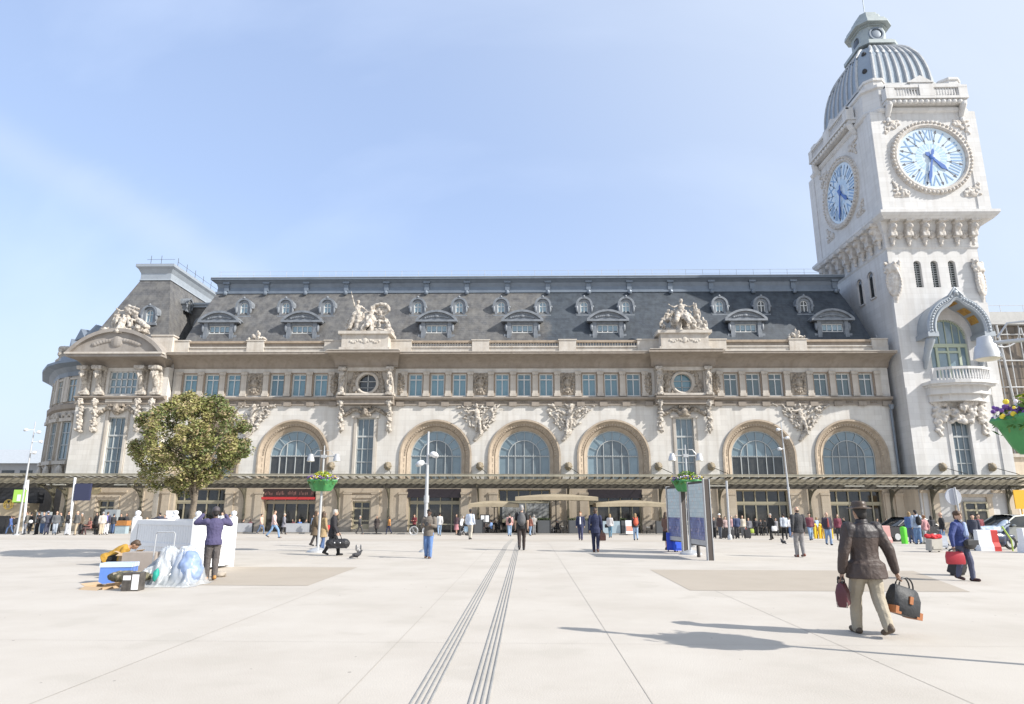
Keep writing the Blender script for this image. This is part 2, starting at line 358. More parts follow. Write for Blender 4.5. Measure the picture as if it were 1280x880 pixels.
# ------------------------------------------------------------------ people: one continuous body, clothes as closed shells over it
def human(H=1.75, fem=False, step=0.0, legs='walk', lean=0.0, twist=0.0, armL=None, armR=None, head=(0, 0), fat=1.0, hem=0.84, sleeve=1.0,
          hair='short', bottoms='trousers', loose=1.0, flare=1.0, legloose=None, fingers=False, hat=None, collar=False):
    s = H / 1.75
    P = {k: MB() for k in ('body', 'top', 'legs', 'shoes', 'hair', 'hat', 'bag', 'shoeL', 'shoeR')}
    hz = {'walk': 0.93 - abs(step) * 0.10, 'sit': 0.50, 'crouch': 0.42}[legs]
    hip = Vector((0, 0, hz)); Rl = Matrix.Rotation(-lean, 3, 'X') @ Matrix.Rotation(twist, 3, 'Z')
    U = lambda x, y, z: s * (hip + Rl @ Vector((x, y, z - 0.93)))     # a point of the upright upper body
    sw = 0.165 if fem else 0.19
    # legs
    J = {}
    for sd, sx in (('L', -1), ('R', 1)):
        st = step * (1 if sd == 'L' else -1)
        h0 = Vector((0.088 * sx, 0, hz - 0.03))
        if legs == 'walk':
            if st >= 0: an = Vector((0.085 * sx, st, 0.085)); toe = Vector((0, 0.15, -0.045)); heel = Vector((0, -0.05, -0.045))
            else:
                lift = min(0.13, -st * 0.33); an = Vector((0.085 * sx, st, 0.085 + lift)); toe = Vector((0, 0.13, -0.045 - lift * 0.75)); heel = Vector((0, -0.06, -0.03))
            kn = (h0 + an) / 2 + Vector((0.005 * sx, 0.02 + abs(st) * 0.22, 0.01))
        elif legs == 'sit':
            kn = Vector((0.11 * sx, 0.42, hz + 0.01)); an = Vector((0.11 * sx, 0.40 + 0.08 * sx, 0.085)); toe = Vector((0, 0.15, -0.045)); heel = Vector((0, -0.05, -0.045))
        else:
            kn = Vector((0.15 * sx, 0.33, 0.50)); an = Vector((0.13 * sx, 0.10, 0.085)); toe = Vector((0, 0.15, -0.045)); heel = Vector((0, -0.05, -0.045))
        J[sd] = (h0, kn, an)
        P['body'].cap(h0 * s, 0.082 * s, kn * s, 0.056 * s); P['body'].cap(kn * s, 0.056 * s, an * s, 0.040 * s)
        P['body'].cap((an + heel * 0.6) * s, 0.038 * s, (an + toe * 0.9) * s, 0.030 * s)
        if bottoms != 'skirt':
            f = fat * (0.94 if fem else 1.0) * (legloose or (1 + (loose - 1) * .5))
            P['legs'].cap(h0 * s, 0.104 * s * f, kn * s, 0.077 * s * f)
            P['legs'].cap(kn * s, 0.077 * s * f, (an + Vector((0, 0, -0.02))) * s, 0.060 * s * f)
        P['shoes'].cap((an + heel) * s, 0.047 * s, (an + toe) * s, 0.040 * s)
        P['shoes'].cap((an + heel) * s, 0.043 * s, (an + Vector((0, 0, 0.02))) * s, 0.047 * s)
        P['shoe' + sd].cap((an + heel) * s, 0.047 * s, (an + toe) * s, 0.040 * s); P['shoe' + sd].cap((an + heel) * s, 0.043 * s, (an + Vector((0, 0, 0.02))) * s, 0.047 * s)
    if bottoms == 'skirt':
        rings = []
        for z, rx, ry in ((1.0, 0.155, 0.11), (0.85, 0.195, 0.14), (0.6, 0.20, 0.18), (0.42, 0.215, 0.2 + abs(step) * 0.5)):
            zz = z - 0.93 + hz if legs == 'walk' else max(0.15, (z - 0.93 + hz))
            rings.append([Vector((rx * cos(2 * pi * k / 14), ry * sin(2 * pi * k / 14) + (0.2 * (1.0 - z) if legs == 'sit' else 0), zz)) * s for k in range(14)])
        P['legs'].loft(rings)
    else:
        P['legs'].ball(U(0, -0.005, 0.95), (0.158 * s * fat, 0.118 * s * fat, 0.11 * s), 12, 8)
    # torso
    def torso(mb, prof, m):
        mb.loft([[U((rx + m) * cos(2 * pi * k / 14), (ry + m) * sin(2 * pi * k / 14) + yo, z) for k in range(14)] for z, rx, ry, yo in prof])
    k = 0.88 if fem else 1.0
    base = [(0.88, 0.150, 0.105, 0), (1.0, 0.148 * (k if fem else 1), 0.105, 0), (1.12, 0.142 * k, 0.10, 0), (1.27, 0.165 * k, 0.118, 0.008 if fem else 0), (1.38, 0.176 * k, 0.108, -0.005), (1.45, 0.12 * k, 0.075, -0.012), (1.48, 0.06, 0.055, -0.012)]
    base = [(z, rx * fat, ry * fat, yo) for z, rx, ry, yo in base]
    torso(P['body'], base, 0)
    tp = [b for b in base if b[0] > hem]
    tp = [(hem, 0.172 * fat * flare, 0.136 * fat * flare, 0), (0.95, 0.168 * fat * (1 + (flare - 1) * .7), 0.130 * fat * (1 + (flare - 1) * .7), 0)] + [b for b in tp if b[0] > .96]
    if hem < 0.72: tp = [(hem, 0.19 * fat, 0.16 * fat + abs(step) * 0.25, 0), (0.85, 0.172 * fat, 0.136 * fat, 0)] + tp[1:]
    torso(P['top'], tp, 0.024 * loose)
    if collar: P['top'].loft([[U(r * cos(2 * pi * q / 12), r * 0.92 * sin(2 * pi * q / 12) - 0.012, z) for q in range(12)] for r, z in ((0.09, 1.44), (0.078, 1.50), (0.074, 1.535))])
    # arms and hands
    for sd, sx, A in (('L', -1, armL), ('R', 1, armR)):
        sh = Vector((sw * sx, -0.01, 1.405)); st = step * (-1 if sd == 'L' else 1)
        if A is None: el = sh + Vector((0.055 * sx, -0.03 + st * 0.35, -0.28)); wr = el + Vector((0.0, 0.07 + st * 0.30, -0.235))
        else: el, wr = sh + Vector(A[0]), sh + Vector(A[0]) + Vector(A[1])
        S, E, W = U(*sh), U(*el), U(*wr); J['arm' + sd] = (S, E, W)
        P['body'].cap(S, 0.050 * s, E, 0.040 * s); P['body'].cap(E, 0.040 * s, W, 0.028 * s)
        d = (W - E).normalized(); hnd = W + d * 0.085 * s; J['hand' + sd] = hnd
        sidev = d.cross(Vector((1, 0, 0)) if abs(d.x) < 0.8 else Vector((0, 1, 0))).normalized(); nv = d.cross(sidev)
        Rm = Matrix((sidev, nv, d)).transposed()
        if fingers:
            P['body'].ball(W + d * 0.05 * s, (0.040 * s, 0.017 * s, 0.05 * s), 10, 6, R=Rm)
            for q in range(4):
                b0 = W + d * 0.088 * s + sidev * (q - 1.5) * 0.0195 * s; ln = (0.036, 0.043, 0.041, 0.032)[q] * s
                c1 = nv * (0.018 * s * -sx); b1 = b0 + d * ln + c1 * 0.6; b2 = b1 + d * ln * 0.6 + c1 * 1.6
                P['body'].cap(b0, 0.0088 * s, b1, 0.0082 * s, 8); P['body'].cap(b1, 0.0082 * s, b2, 0.0072 * s, 8)
            b0 = W + d * 0.03 * s + sidev * 0.033 * s; b1 = b0 + d * 0.032 * s + sidev * 0.024 * s; b2 = b1 + d * 0.03 * s - nv * 0.012 * s * sx
            P['body'].cap(b0, 0.013 * s, b1, 0.010 * s, 8); P['body'].cap(b1, 0.010 * s, b2, 0.008 * s, 8)
        else:
            P['body'].ball(hnd - d * 0.02 * s, (0.040 * s, 0.022 * s, 0.078 * s), 8, 6, R=Rm)
            P['body'].cap(W + d * 0.03 * s + sidev * 0.03 * s, 0.014 * s, W + d * 0.075 * s + sidev * 0.052 * s, 0.010 * s, 6)
        if sleeve > 0.6:
            e2 = E + (W - E) * (0.97 if sleeve >= 1 else 0.3)
            P['top'].cap(S, 0.073 * s * loose, E, 0.058 * s * loose); P['top'].cap(E, 0.058 * s * loose, e2, 0.044 * s * loose)
        else: P['top'].cap(S, 0.068 * s, S + (E - S) * 0.75, 0.058 * s)
        P['top'].ball(S, 0.078 * s * loose, 10, 6)
    # neck, head, face
    P['body'].cap(U(0, -0.012, 1.43), 0.056 * s, U(0, 0.005, 1.56), 0.052 * s)
    hc = U(0, 0.012, 1.635); Rh = Rl @ Matrix.Rotation(-head[0], 3, 'Z') @ Matrix.Rotation(-head[1], 3, 'X'); J['head'], J['Rh'] = hc, Rh
    h = lambda x, y, z: hc + s * (Rh @ Vector((x, y, z)))
    B = P['body']
    B.ball(hc, (0.076 * s, 0.096 * s, 0.112 * s), 14, 10, R=Rh)
    B.ball(h(0, 0.030, -0.058), (0.056 * s, 0.062 * s, 0.060 * s), 12, 8, R=Rh)
    B.cap(h(0, 0.094, 0.012), 0.010 * s, h(0, 0.108, -0.028), 0.016 * s, 8)
    B.cap(h(-0.028, 0.082, 0.030), 0.013 * s, h(0.028, 0.082, 0.030), 0.013 * s, 8)
    B.cap(h(-0.018, 0.086, -0.060), 0.010 * s, h(0.018, 0.086, -0.060), 0.010 * s, 8)
    for sx in (-1, 1): B.ball(h(0.078 * sx, -0.005, -0.012), (0.012 * s, 0.022 * s, 0.034 * s), 8, 6, R=Rh)
    Hh = P['hair']
    if hair in ('short', 'long', 'bun', 'cap'):
        Hh.ball(h(0, -0.020, 0.028), (0.086 * s, 0.100 * s, 0.104 * s), 14, 10, R=Rh)
        Hh.ball(h(0, -0.055, -0.03), (0.070 * s, 0.058 * s, 0.075 * s), 12, 8, R=Rh)
    if hair == 'short': Hh.cap(h(-0.04, 0.055, 0.098), 0.028 * s, h(0.045, 0.05, 0.098), 0.028 * s, 8)
    if hair == 'long':
        Hh.ball(h(0, -0.055, -0.10), (0.090 * s, 0.060 * s, 0.15 * s), 12, 8, R=Rh)
        for sx in (-1, 1): Hh.cap(h(0.068 * sx, 0.02, 0.05), 0.028 * s, h(0.078 * sx, 0.01, -0.16), 0.030 * s, 8)
    if hair == 'bun': Hh.ball(h(0, -0.115, 0.05), 0.045 * s, 10, 6)
    if hair == 'bald': Hh.ball(h(0, -0.062, -0.035), (0.068 * s, 0.045 * s, 0.05 * s), 12, 8, R=Rh)
    if hat == 'cap':
        P['hat'].ball(h(0, -0.012, 0.058), (0.096 * s, 0.110 * s, 0.082 * s), 14, 8, R=Rh)
        P['hat'].ball(h(0, 0.10, 0.04), (0.075 * s, 0.07 * s, 0.014 * s), 12, 6, R=Rh)
    if hat == 'beanie': P['hat'].ball(h(0, -0.012, 0.050), (0.094 * s, 0.110 * s, 0.098 * s), 14, 10, R=Rh)
    if hat == 'brim':
        P['hat'].ball(h(0, -0.005, 0.052), (0.172 * s, 0.190 * s, 0.016 * s), 18, 6, R=Rh)
        P['hat'].loft([[h(rx * cos(2 * pi * q / 16), ry * sin(2 * pi * q / 16) - 0.005, z) for q in range(16)] for rx, ry, z in ((0.094, 0.112, 0.05), (0.092, 0.110, 0.11), (0.080, 0.098, 0.145), (0.055, 0.074, 0.150))])
    return P, J
def pose_lump(P, keys=('body', 'top', 'legs', 'hair')):
    mb = MB()
    for k in keys: mb.add(P[k].v, P[k].f)
    return mb
def xform(mb, M):
    mb.v = [tuple(M @ Vector(p)) for p in mb.v]; return mb
def merge(dst, src, M=None, mi=None):
    vs = [tuple(M @ Vector(p)) for p in src.v] if M else src.v
    o = len(dst.v); dst.v.extend(vs); dst.f.extend([[o + i for i in f] for f in src.f]); dst.m.extend(src.m if mi is None else [mi] * len(src.f)); return dst
# ------------------------------------------------------------------ setting: the square
PLAZA = mat('pale_square_paving', (0.49, 0.452, 0.402), 0.8, var=0.8, vscale=0.45, col2=(0.415, 0.375, 0.325), spots=(0.9, 0.60, (0.435, 0.40, 0.35)), specks=(2.7, .06, (.17, .15, .13), .75), bump=0.12, bscale=45)
PATCH = mat('tan_paving', (0.385, 0.335, 0.275), 0.85, var=0.5, vscale=0.9, col2=(0.335, 0.29, 0.235), bump=0.06, bscale=60)
GROOVE = mat('grey_guide_rib', (0.30, 0.295, 0.285), 0.8, var=0.5, vscale=5)
JOINT = mat('paving_joint', (0.36, 0.33, 0.29), 0.9)
g = MB(); ys = [-400, -60, 0, 10, 20, 32, 40, 50, 60, 72, 120, 400, 2500]; xs = [-2500, -400, -100, -50, -20, 0, 20, 50, 100, 400, 2500]
g.add([(x, y, gz(y)) for y in ys for x in xs], [(j * 11 + i, j * 11 + i + 1, j * 11 + i + 12, j * 11 + i + 11) for j in range(len(ys) - 1) for i in range(10)])
tag(g.build('plaza_ground', PLAZA), kind='structure')
def sheet(mb, poly, dz):                                       # a flush inlay that follows the fall of the ground
    yy = sorted({y for _, y in poly} | {y for y in (32, 40, 50, 60) if min(p[1] for p in poly) < y < max(p[1] for p in poly)})
    (xa0, ya0), (xb0, yb0), (xb1, yb1), (xa1, ya1) = poly      # near-left, near-right, far-right, far-left
    for i in range(len(yy) - 1):
        q = []
        for y in (yy[i], yy[i + 1]):
            t = (y - ya0) / (ya1 - ya0); xl, xr = xa0 + (xa1 - xa0) * t, xb0 + (xb1 - xb0) * t
            q += [(xl, y, gz(y) + dz), (xr, y, gz(y) + dz)]
        mb.add(q, [(0, 1, 3, 2)])
p = MB()
sheet(p, [(3.47, 15.0), (9.35, 15.0), (10.9, 19.9), (3.5, 19.9)], 0.004)
sheet(p, [(-9.6, 15.5), (-4.89, 15.5), (-4.95, 20.2), (-9.6, 20.2)], 0.004)
tag(p.build('tan_paving_inlay', PATCH), kind='structure')
p = MB()
sheet(p, [(-60, 40), (60, 40), (60, 46), (-60, 46)], 0.004)
tag(p.build('sandy_paving_band', mat('sandy_paving', (0.445, 0.40, 0.345), 0.85, var=0.5, vscale=0.3, col2=(0.40, 0.36, 0.305))), kind='structure')
p = MB()
for x in (1.12, -1.68, 4.0, -4.4):
    if abs(x) < 3: sheet(p, [(x - 0.004, 2), (x + 0.004, 2), (x + 0.004, 38), (x - 0.004, 38)], 0.003)
    else: sheet(p, [(x - 0.004, 2), (x + 0.004, 2), (x + 0.004, 15), (x - 0.004, 15)], 0.003)
for y in (9.2, 14.9, 20.5): sheet(p, [(-16, y - 0.0025), (16, y - 0.0025), (16, y + 0.0025), (-16, y + 0.0025)], 0.003)
tag(p.build('paving_joints', JOINT), kind='structure')
p = MB()
for x0 in (-0.95, -0.43):
    for k in range(4):
        xx = x0 + (k - 1.5) * 0.055
        yy = [2, 8, 14, 20, 26, 32, 40, 47]
        for a, b in zip(yy[:-1], yy[1:]):
            p.add([(xx - .016 + d, y, gz(y) + z) for y in (a, b) for d, z in ((0, 0.001), (0.005, 0.011), (0.019, 0.011), (0.024, 0.001))],
                  [(0, 1, 5, 4), (1, 2, 6, 5), (2, 3, 7, 6)])
tag(p.build('tactile_guide_paving', GROOVE), kind='structure')
p = MB(); p.add([(-95, 66, gz(66) + .0), (75, 66, gz(66) + .0), (75, 66, gz(66) + .13), (-95, 66, gz(66) + .13), (75, 72.3, gz(72) + .14), (-95, 72.3, gz(72) + .14)], [(0, 1, 2, 3), (3, 2, 4, 5)])
tag(p.build('pavement_under_canopy', mat('grey_kerb_paving', (0.36, 0.34, 0.31), 0.85, var=0.5, vscale=0.7)), kind='structure')

# ------------------------------------------------------------------ the station front
C0, FY, GB = -0.25, 72.0, -1.15
ARCH = [C0 + o for o in (-34.75, -25.0, -9.57, 0, 9.57, 25.05, 34.8)]
BAYS = [C0 - 17.3, C0 + 17.3]
X0, X1 = -39.4, 39.45
B = empty('station_building', (0, FY, gz(72)), 'long pale stone station front with seven round arches and a slate mansard roof', 'building', world=True)
def mascaron(q, c, r, rnd):
    x, y, z = c; q.ball(c, (r, r * .9, r * 1.25), 10, 8); q.cap((x, y - r * .85, z + r * .15), r * .16, (x, y - r * 1.05, z - r * .25), r * .2, 7); q.cap((x - r * .5, y - r * .75, z + r * .35), r * .2, (x + r * .5, y - r * .75, z + r * .35), r * .2, 7)
    q.cap((x, y - r * .6, z - r * .8), r * .45, (x, y - r * .5, z - r * 1.7), r * .2, 8)
    for k in range(16): t = rnd.uniform(-.5, 3.64); q.ball((x + r * 1.1 * cos(t), y - r * rnd.uniform(-.1, .6), z + r * 1.25 * sin(t)), r * rnd.uniform(.22, .4), 6, 5)
ATT = [a + k * 2.43 for a in ARCH for k in (-1, 0, 1)]
ZS, RO, RI = 7.15, 3.85, 2.77
holes = [archpoly(a, 4.15, ZS, RO, 28) for a in ARCH] + [rect(b - 0.95, b + 0.95, 5.0, 11.2) for b in BAYS]
wl = MB(); wl.wall(rect(X0, X1, 4.0, 13.05), holes, FY, 0.35)
wl.wall(rect(X0, X1, 13.05, 16.75), [rect(x - .76, x + .76, 13.66, 16.14) for x in ATT] + [[(b + 1.15 * cos(2 * pi * k / 20), 15.05 + 1.15 * sin(2 * pi * k / 20)) for k in range(20)] for b in BAYS], FY, 0.34)
wl.box(X0, X1, FY + 3.5, FY + 16, GB, 19, 0)
wl.build('wall', M_STONE, B)
# ground floor
doors = [(a - 2.75, a + 2.75, 3.62) for a in ARCH] + [(b - 0.95, b + 0.95, 2.35) for b in BAYS]
gf = MB(); gf.wall(rect(X0, X1, GB, 4.0), [rect(l, r, -0.80 if r - l > 3 else -0.5, t) for l, r, t in doors], FY - 0.05, 0.9)
gf.box(X0, X1, FY + 0.9, FY + 1.0, GB, 4.0)
def mullion_front(x0, x1, z0, z1, y, ver, hor, w=0.05):
    m = MB()
    for x in ver: m.box(x - w, x + w, y - 0.05, y + 0.05, z0, z1)
    for z in hor: m.box(x0, x1, y - 0.07, y + 0.045, z - w, z + w)
    return m
gf.build('ground_floor_wall', M_BEIGE, B)
segs = sorted([(l, r) for l, r, t in doors]); edges = [X0] + [e for s_ in segs for e in s_] + [X1]
for i in range(0, len(edges), 2):
    l, r = edges[i], edges[i + 1]
    pl = MB(); pl.box(l, r, FY - 0.17, FY - 0.04, GB, 0.35); pl.box(l, r, FY - 0.20, FY - 0.03, 0.35, 0.48); pl.build('plinth', M_PLINTH, B)
for i in range(0, len(edges), 2):                               # flat piers either side of every opening
    l, r = edges[i], edges[i + 1]
    for c in ([l + 0.55, r - 0.55] if r - l > 2 else [(l + r) / 2]):
        m = MB(); m.box(c - .42, c + .42, FY - 0.19, FY - 0.05, 0.48, 3.1); m.box(c - .5, c + .5, FY - 0.24, FY - 0.05, 3.1, 3.32)
        m.build('pier', M_BEIGE, B)
for i, a in enumerate(ARCH):                                    # wide glazed doorways
    d = MB(); d.box(a - 2.75, a + 2.75, FY + 0.6, FY + 0.64, -0.8, 3.62)
    dw = d.build('doorway', M_DARKGL, B)
    f = mullion_front(a - 2.75, a + 2.75, -0.8, 3.62, FY + 0.5, [a - 2.68, a - 1.85, a - 0.62, a + 0.62, a + 1.85, a + 2.68], [2.12, 3.55] + ([0.0] if i in (2, 4) else []), 0.06)
    f.box(a - 2.75, a + 2.75, FY + 0.40, FY + 0.56, 2.18, 2.42)
    f.build('door_frame', M_BRONZE, dw)
    if i in (2, 4):
        q = MB(); q.box(a - 2.85, a + 2.85, FY - 0.12, FY + 0.3, 2.75, 3.66); q.build('fascia_panel', mat('aubergine_fascia', (0.035, 0.028, 0.035), 0.5), dw)
    if i == 1:
        q = MB(); q.box(a - 3.0, a + 2.7, FY - 0.2, FY + 0.3, 2.52, 2.78); q.build('red_band', mat('red_sign_band', (0.62, 0.05, 0.05), 0.5), dw)
        q = MB(); q.box(a - 2.9, a + 2.6, FY - 0.08, FY + 0.3, 2.80, 3.64); sg = q.build('dark_sign_panel', mat('dark_brown_panel', (0.05, 0.03, 0.028), 0.5), dw)
        q = MB(); rs_ = random.Random(8)
        for k in range(34):                                     # worn strokes of lettering too faded to read
            x = a - 2.7 + k * .155
            if k % 8 < 6: z_ = rs_.uniform(2.95, 3.05); q.box(x, x + rs_.uniform(.03, .09), FY - .095, FY - .079, z_, z_ + rs_.uniform(.2, .42))
        q.build('faded_lettering', mat('faded_pink', (.30, .15, .13), .6), sg)
for b in BAYS:
    d = MB(); d.box(b - .95, b + .95, FY + 0.4, FY + 0.44, -0.5, 2.35); dw = d.build('side_door', M_DARKGL, B)
    f = mullion_front(b - .95, b + .95, -0.5, 2.35, FY + 0.33, [b - .88, b, b + .88], [2.28, 1.62, 0.35, -0.42], 0.08); f.box(b - .95, b + .95, FY + .3, FY + .39, -0.5, 0.0)
    f.build('door_frame', M_BRONZE, dw)
    m = MB()
    m.box(b - 1.9, b + 1.9, FY - 0.26, FY - 0.05, 3.25, 3.5); m.box(b - 1.25, b - .97, FY - 0.14, FY - 0.05, -0.4, 2.7); m.box(b + .97, b + 1.25, FY - 0.14, FY - 0.05, -0.4, 2.7); m.box(b - 1.4, b + 1.4, FY - 0.18, FY - 0.05, 2.7, 3.0)
    m.build('door_surround', M_BEIGE, B)
m = MB(); m.prism_xy([(39.3, 71.93), (39.75, 70.5), (40.25, 69.93), (40.25, 72.2), (39.3, 72.2)], GB, 4.3); m.build('rounded_corner', M_BEIGE, B)
# arches: splayed surround, window, bars
def arch_surround():
    m = MB(); prof = [(RO + .06, -.10), (RO + .06, -.16), (RO - .12, -.18), (RO - .20, -.02), (RI + .42, .38), (RI + .36, .30), (RI + .10, .55), (RI, .62), (RI, .95)]
    rings = []
    for r, dy in prof: rings.append([(r, dy, 4.15 - ZS)] + [(x, dy, z) for x, z in arc(0, 0, r, 0, 180, 40)] + [(-r, dy, 4.15 - ZS)])
    m.loft(rings, False, 0, False)
    for k in range(37):                                        # carved blocks round the face of the arch
        t = radians(3 + 174 * k / 36); r = RI + .72
        m.obox((r * cos(t), .17, r * sin(t)), 0, 0.20, 0.08, 0.44, 0, ry=-(t - pi / 2))
    for z in (-2.2, -1.6, -1.0, -.4):
        for sx in (-1, 1): m.obox((sx * (RI + .72), .17, z), 0, .22, .08, .34)
    return m.mesh('arch_surround', M_ARCH, 40)
ME_SUR = arch_surround()
def arch_glass(zlo, zhi_half, name, m_):
    m = MB()
    if zhi_half is None: m.prism_xz([(RI, 0), ] + arc(0, 0, RI, 0, 180, 28)[1:-1] + [(-RI, 0)], 0, 0.03)
    else: m.box(-RI, RI, 0, 0.03, zlo, zhi_half)
    return m.mesh(name, m_)
ME_TOP = arch_glass(0, None, 'arched_window', M_GLASS)
ME_LOW = arch_glass(4.15 - ZS, 0, 'lower_panes', M_GLASS); ME_LOWD = arch_glass(4.15 - ZS, 0, 'lower_panes', M_DARKGL)
def arch_bars():
    m = MB(); zb = 4.15 - ZS; ri = 1.72
    bars(m, [(-RI, 0), (RI, 0)], 0.05, 0, .06); bars(m, [(-RI, zb + .9), (RI, zb + .9)], 0.04, 0, .06)
    bars(m, arc(0, 0, ri, 0, 180, 22), 0.04, 0, .05); bars(m, arc(0, 0, RI - .05, 0, 180, 28), 0.05, 0, .05)
    for x in (-ri, -.98, 0, .98, ri):
        bars(m, [(x, zb), (x, sqrt(max(0.0, ri * ri - x * x)))], 0.035 if abs(x) < 1.2 else .05, 0, .05)
    for x in (-RI + .05, RI - .05): bars(m, [(x, zb), (x, 0)], .05, 0, .05)
    for a in (22, 45, 67, 90, 113, 135, 158):
        bars(m, [(ri * cos(radians(a)), ri * sin(radians(a))), (RI * cos(radians(a)), RI * sin(radians(a)))], .018, 0, .03)
    for k in range(30): m.ball((-RI + .1 + k * (2 * RI - .2) / 29, -.07, 0.06), .05, 6, 4)
    return m.mesh('window_frame', M_FRAMEG)
ME_BARS = arch_bars()
m = MB(); m.prism_xz([(1.70, 4.15 - ZS + .9), (1.70, 0)] + arc(0, 0, 1.70, 0, 180, 22)[1:-1] + [(-1.70, 0), (-1.70, 4.15 - ZS + .9)], -.02, -.004); ME_INN = m.mesh('inner_panes', mat('deep_inner_glass', (.085, .115, .135), .06, var=.8, vscale=.7, col2=(.17, .215, .24), spec=.8, coat=.5, orand=.5))
for i, a in enumerate(ARCH):
    put('arch_surround', ME_SUR, B, (a, FY, ZS))
    wn = put('arched_window', ME_TOP, B, (a, FY + .85, ZS))
    o = put('lower_panes', ME_LOWD if i in (1, 5) else ME_LOW, wn, (0, 0, 0)); o = put('window_frame', ME_BARS, wn, (0, -.07, 0))
    if i not in (1, 5): put('inner_panes', ME_INN, wn, (0, 0, 0))
# tall windows in the bays
def tall_window(zh=6.2, w=.92, m_=M_GLASST):
    g_ = MB(); g_.box(-w, w, 0, .03, 0, zh); f = MB()
    for x in (-w + .05, -w / 3, w / 3, w - .05): bars(f, [(x, 0), (x, zh)], .035, -.04, .04)
    for z, t in ((.04, .05), (1.5, .035), (2.9, .035), (4.25, .09), (zh - .05, .05)): bars(f, [(-w, z), (w, z)], t, -.05, .05)
    return g_.mesh('tall_window', m_), f.mesh('window_frame', M_FRAMEG)
ME_TG, ME_TF = tall_window()
def tall_surround(zh=6.2, w=.95):
    m = MB()
    for sx in (-1, 1): m.box(min(sx * w, sx * (w + .28)), max(sx * w, sx * (w + .28)), -.12, .02, -.15, zh + .05); m.box(min(sx * (w + .28), sx * (w + .4)), max(sx * (w + .28), sx * (w + .4)), -.05, .02, -.15, zh)
    m.box(-w - .45, w + .45, -.22, .02, -.35, -.15); m.box(-w - .55, w + .55, -.25, .02, zh + .05, zh + .4)
    return m.mesh('window_surround', M_TRIM)
ME_TS = tall_surround()
for b in BAYS:
    wn = put('tall_window', ME_TG, B, (b, FY + .34, 5.0)); put('window_frame', ME_TF, wn, (0, 0, 0)); put('window_surround', ME_TS, B, (b, FY, 5.0))
# string course with its modillions, pilasters, attic windows
prof = [(FY, 12.62), (FY - .18, 12.62), (FY - .18, 12.78), (FY - .10, 12.80), (FY - .10, 13.12), (FY - .42, 13.22), (FY - .50, 13.34), (FY - .50, 13.48), (FY, 13.60)]
sc = MB()
cuts = [X0] + [e for b in BAYS for e in (b - 3.1, b + 3.1)] + [X1]
for i in range(0, 6, 2): sc.sweep_x(prof, cuts[i], cuts[i + 1])
profb = [(y - .75 if y < FY else y, z) for y, z in prof]
for b in BAYS: sc.sweep_x(profb, b - 3.1, b + 3.1)
for i in range(0, 6, 2):
    n = int((cuts[i + 1] - cuts[i]) / 1.21)
    for k in range(n):
        x = cuts[i] + (k + .5) * (cuts[i + 1] - cuts[i]) / n
        if k % 2 == 0: sc.box(x - .42, x + .42, FY - .28, FY - .05, 12.52, 13.0)
        else:
            for q in (-.3, -.1, .1, .3): sc.ball((x + q, FY - .14, 12.95), (.08, .1, .1), 6, 4)
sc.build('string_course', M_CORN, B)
pil = MB(); pil.box(-.36, .36, -.26, .02, 0, .32); pil.box(-.30, .30, -.20, .02, .32, 2.45); pil.box(-.36, .36, -.27, .02, 2.45, 2.78)
for q in (-.2, 0, .2): pil.ball((q, -.24, 2.38), (.08, .08, .1), 6, 4)
ME_PIL = pil.mesh('pilaster', M_TRIM)
ag = MB(); ag.box(-.76, .76, 0, .03, 0, 2.48); af = MB()
for x in (-.7, 0, .7): bars(af, [(x, 0), (x, 2.48)], .055 if x else .05, -.04, .04)
for z in (.05, 1.85, 2.43): bars(af, [(-.76, z), (.76, z)], .055, -.05, .05)
ME_AG, ME_AGD, ME_AF = ag.mesh('attic_window', M_GLASSB), ag.mesh('attic_window', mat('dim_window_glass', (0.05, 0.085, 0.095), 0.05, var=.6, vscale=.6, col2=(.1, .16, .17), spec=.9, coat=.6)), af.mesh('window_frame', M_FRAME)
af2 = MB(); bars(af2, [(-.83, 0), (-.83, 2.55), (.83, 2.55), (.83, 0)], .07, 0, .06); ME_AS = af2.mesh('window_surround', mat('brown_stone', (.33, .26, .2), .85, var=.5))
for i, a in enumerate(ARCH):
    for k in (-1, 0, 1):
        wn = put('attic_window', ME_AGD if i >= 5 else ME_AG, B, (a + 2.43 * k, FY + .33, 13.66)); put('window_frame', ME_AF, wn, (0, 0, 0)); put('window_surround', ME_AS, wn, (0, -.33, 0))
    for k in (-1.5, -.5, .5, 1.5): put('pilaster', ME_PIL, B, (a + 2.43 * k, FY, 13.6))
def medallion(seed, w=.85):
    rnd = random.Random(seed); m = MB(); m.box(-w, w, .0, .12, -1.25, 1.25)
    for k in range(16):
        t = 2 * pi * k / 16; m.ball((w * .74 * cos(t), -.04, .95 * sin(t)), (.14, .2, .17), 7, 5)
    m.ball((0, -.12, .1), (.40 * w / .85, .3, .46), 10, 8); m.ball((0, -.2, .66), (.2, .2, .22), 8, 6); m.ball((0, -.1, -.55), (.36 * w / .85, .22, .27), 8, 6)
    for k in range(12): m.ball((rnd.uniform(-.6, .6) * w, -.02, rnd.uniform(-1, 1)), (rnd.uniform(.08, .2), .12, rnd.uniform(.08, .2)), 7, 5)
    return remesh(m, 'medallion', M_CARVED, .042, 1, .022, 7, seed)
ME_MED = [medallion(k) for k in range(3)]
MEDX = [(ARCH[i] + ARCH[i + 1]) / 2 for i in (0, 2, 3, 5)]
for i, x in enumerate(MEDX): put('medallion', ME_MED[i % 3], B, (x, FY - .08, 15.0))
ME_SP = medallion(9, .42)
for x in [b + s_ * 3.75 for b in BAYS for s_ in (-1, 1)]: put('carved_panel', ME_SP, B, (x, FY - .08, 15.0))
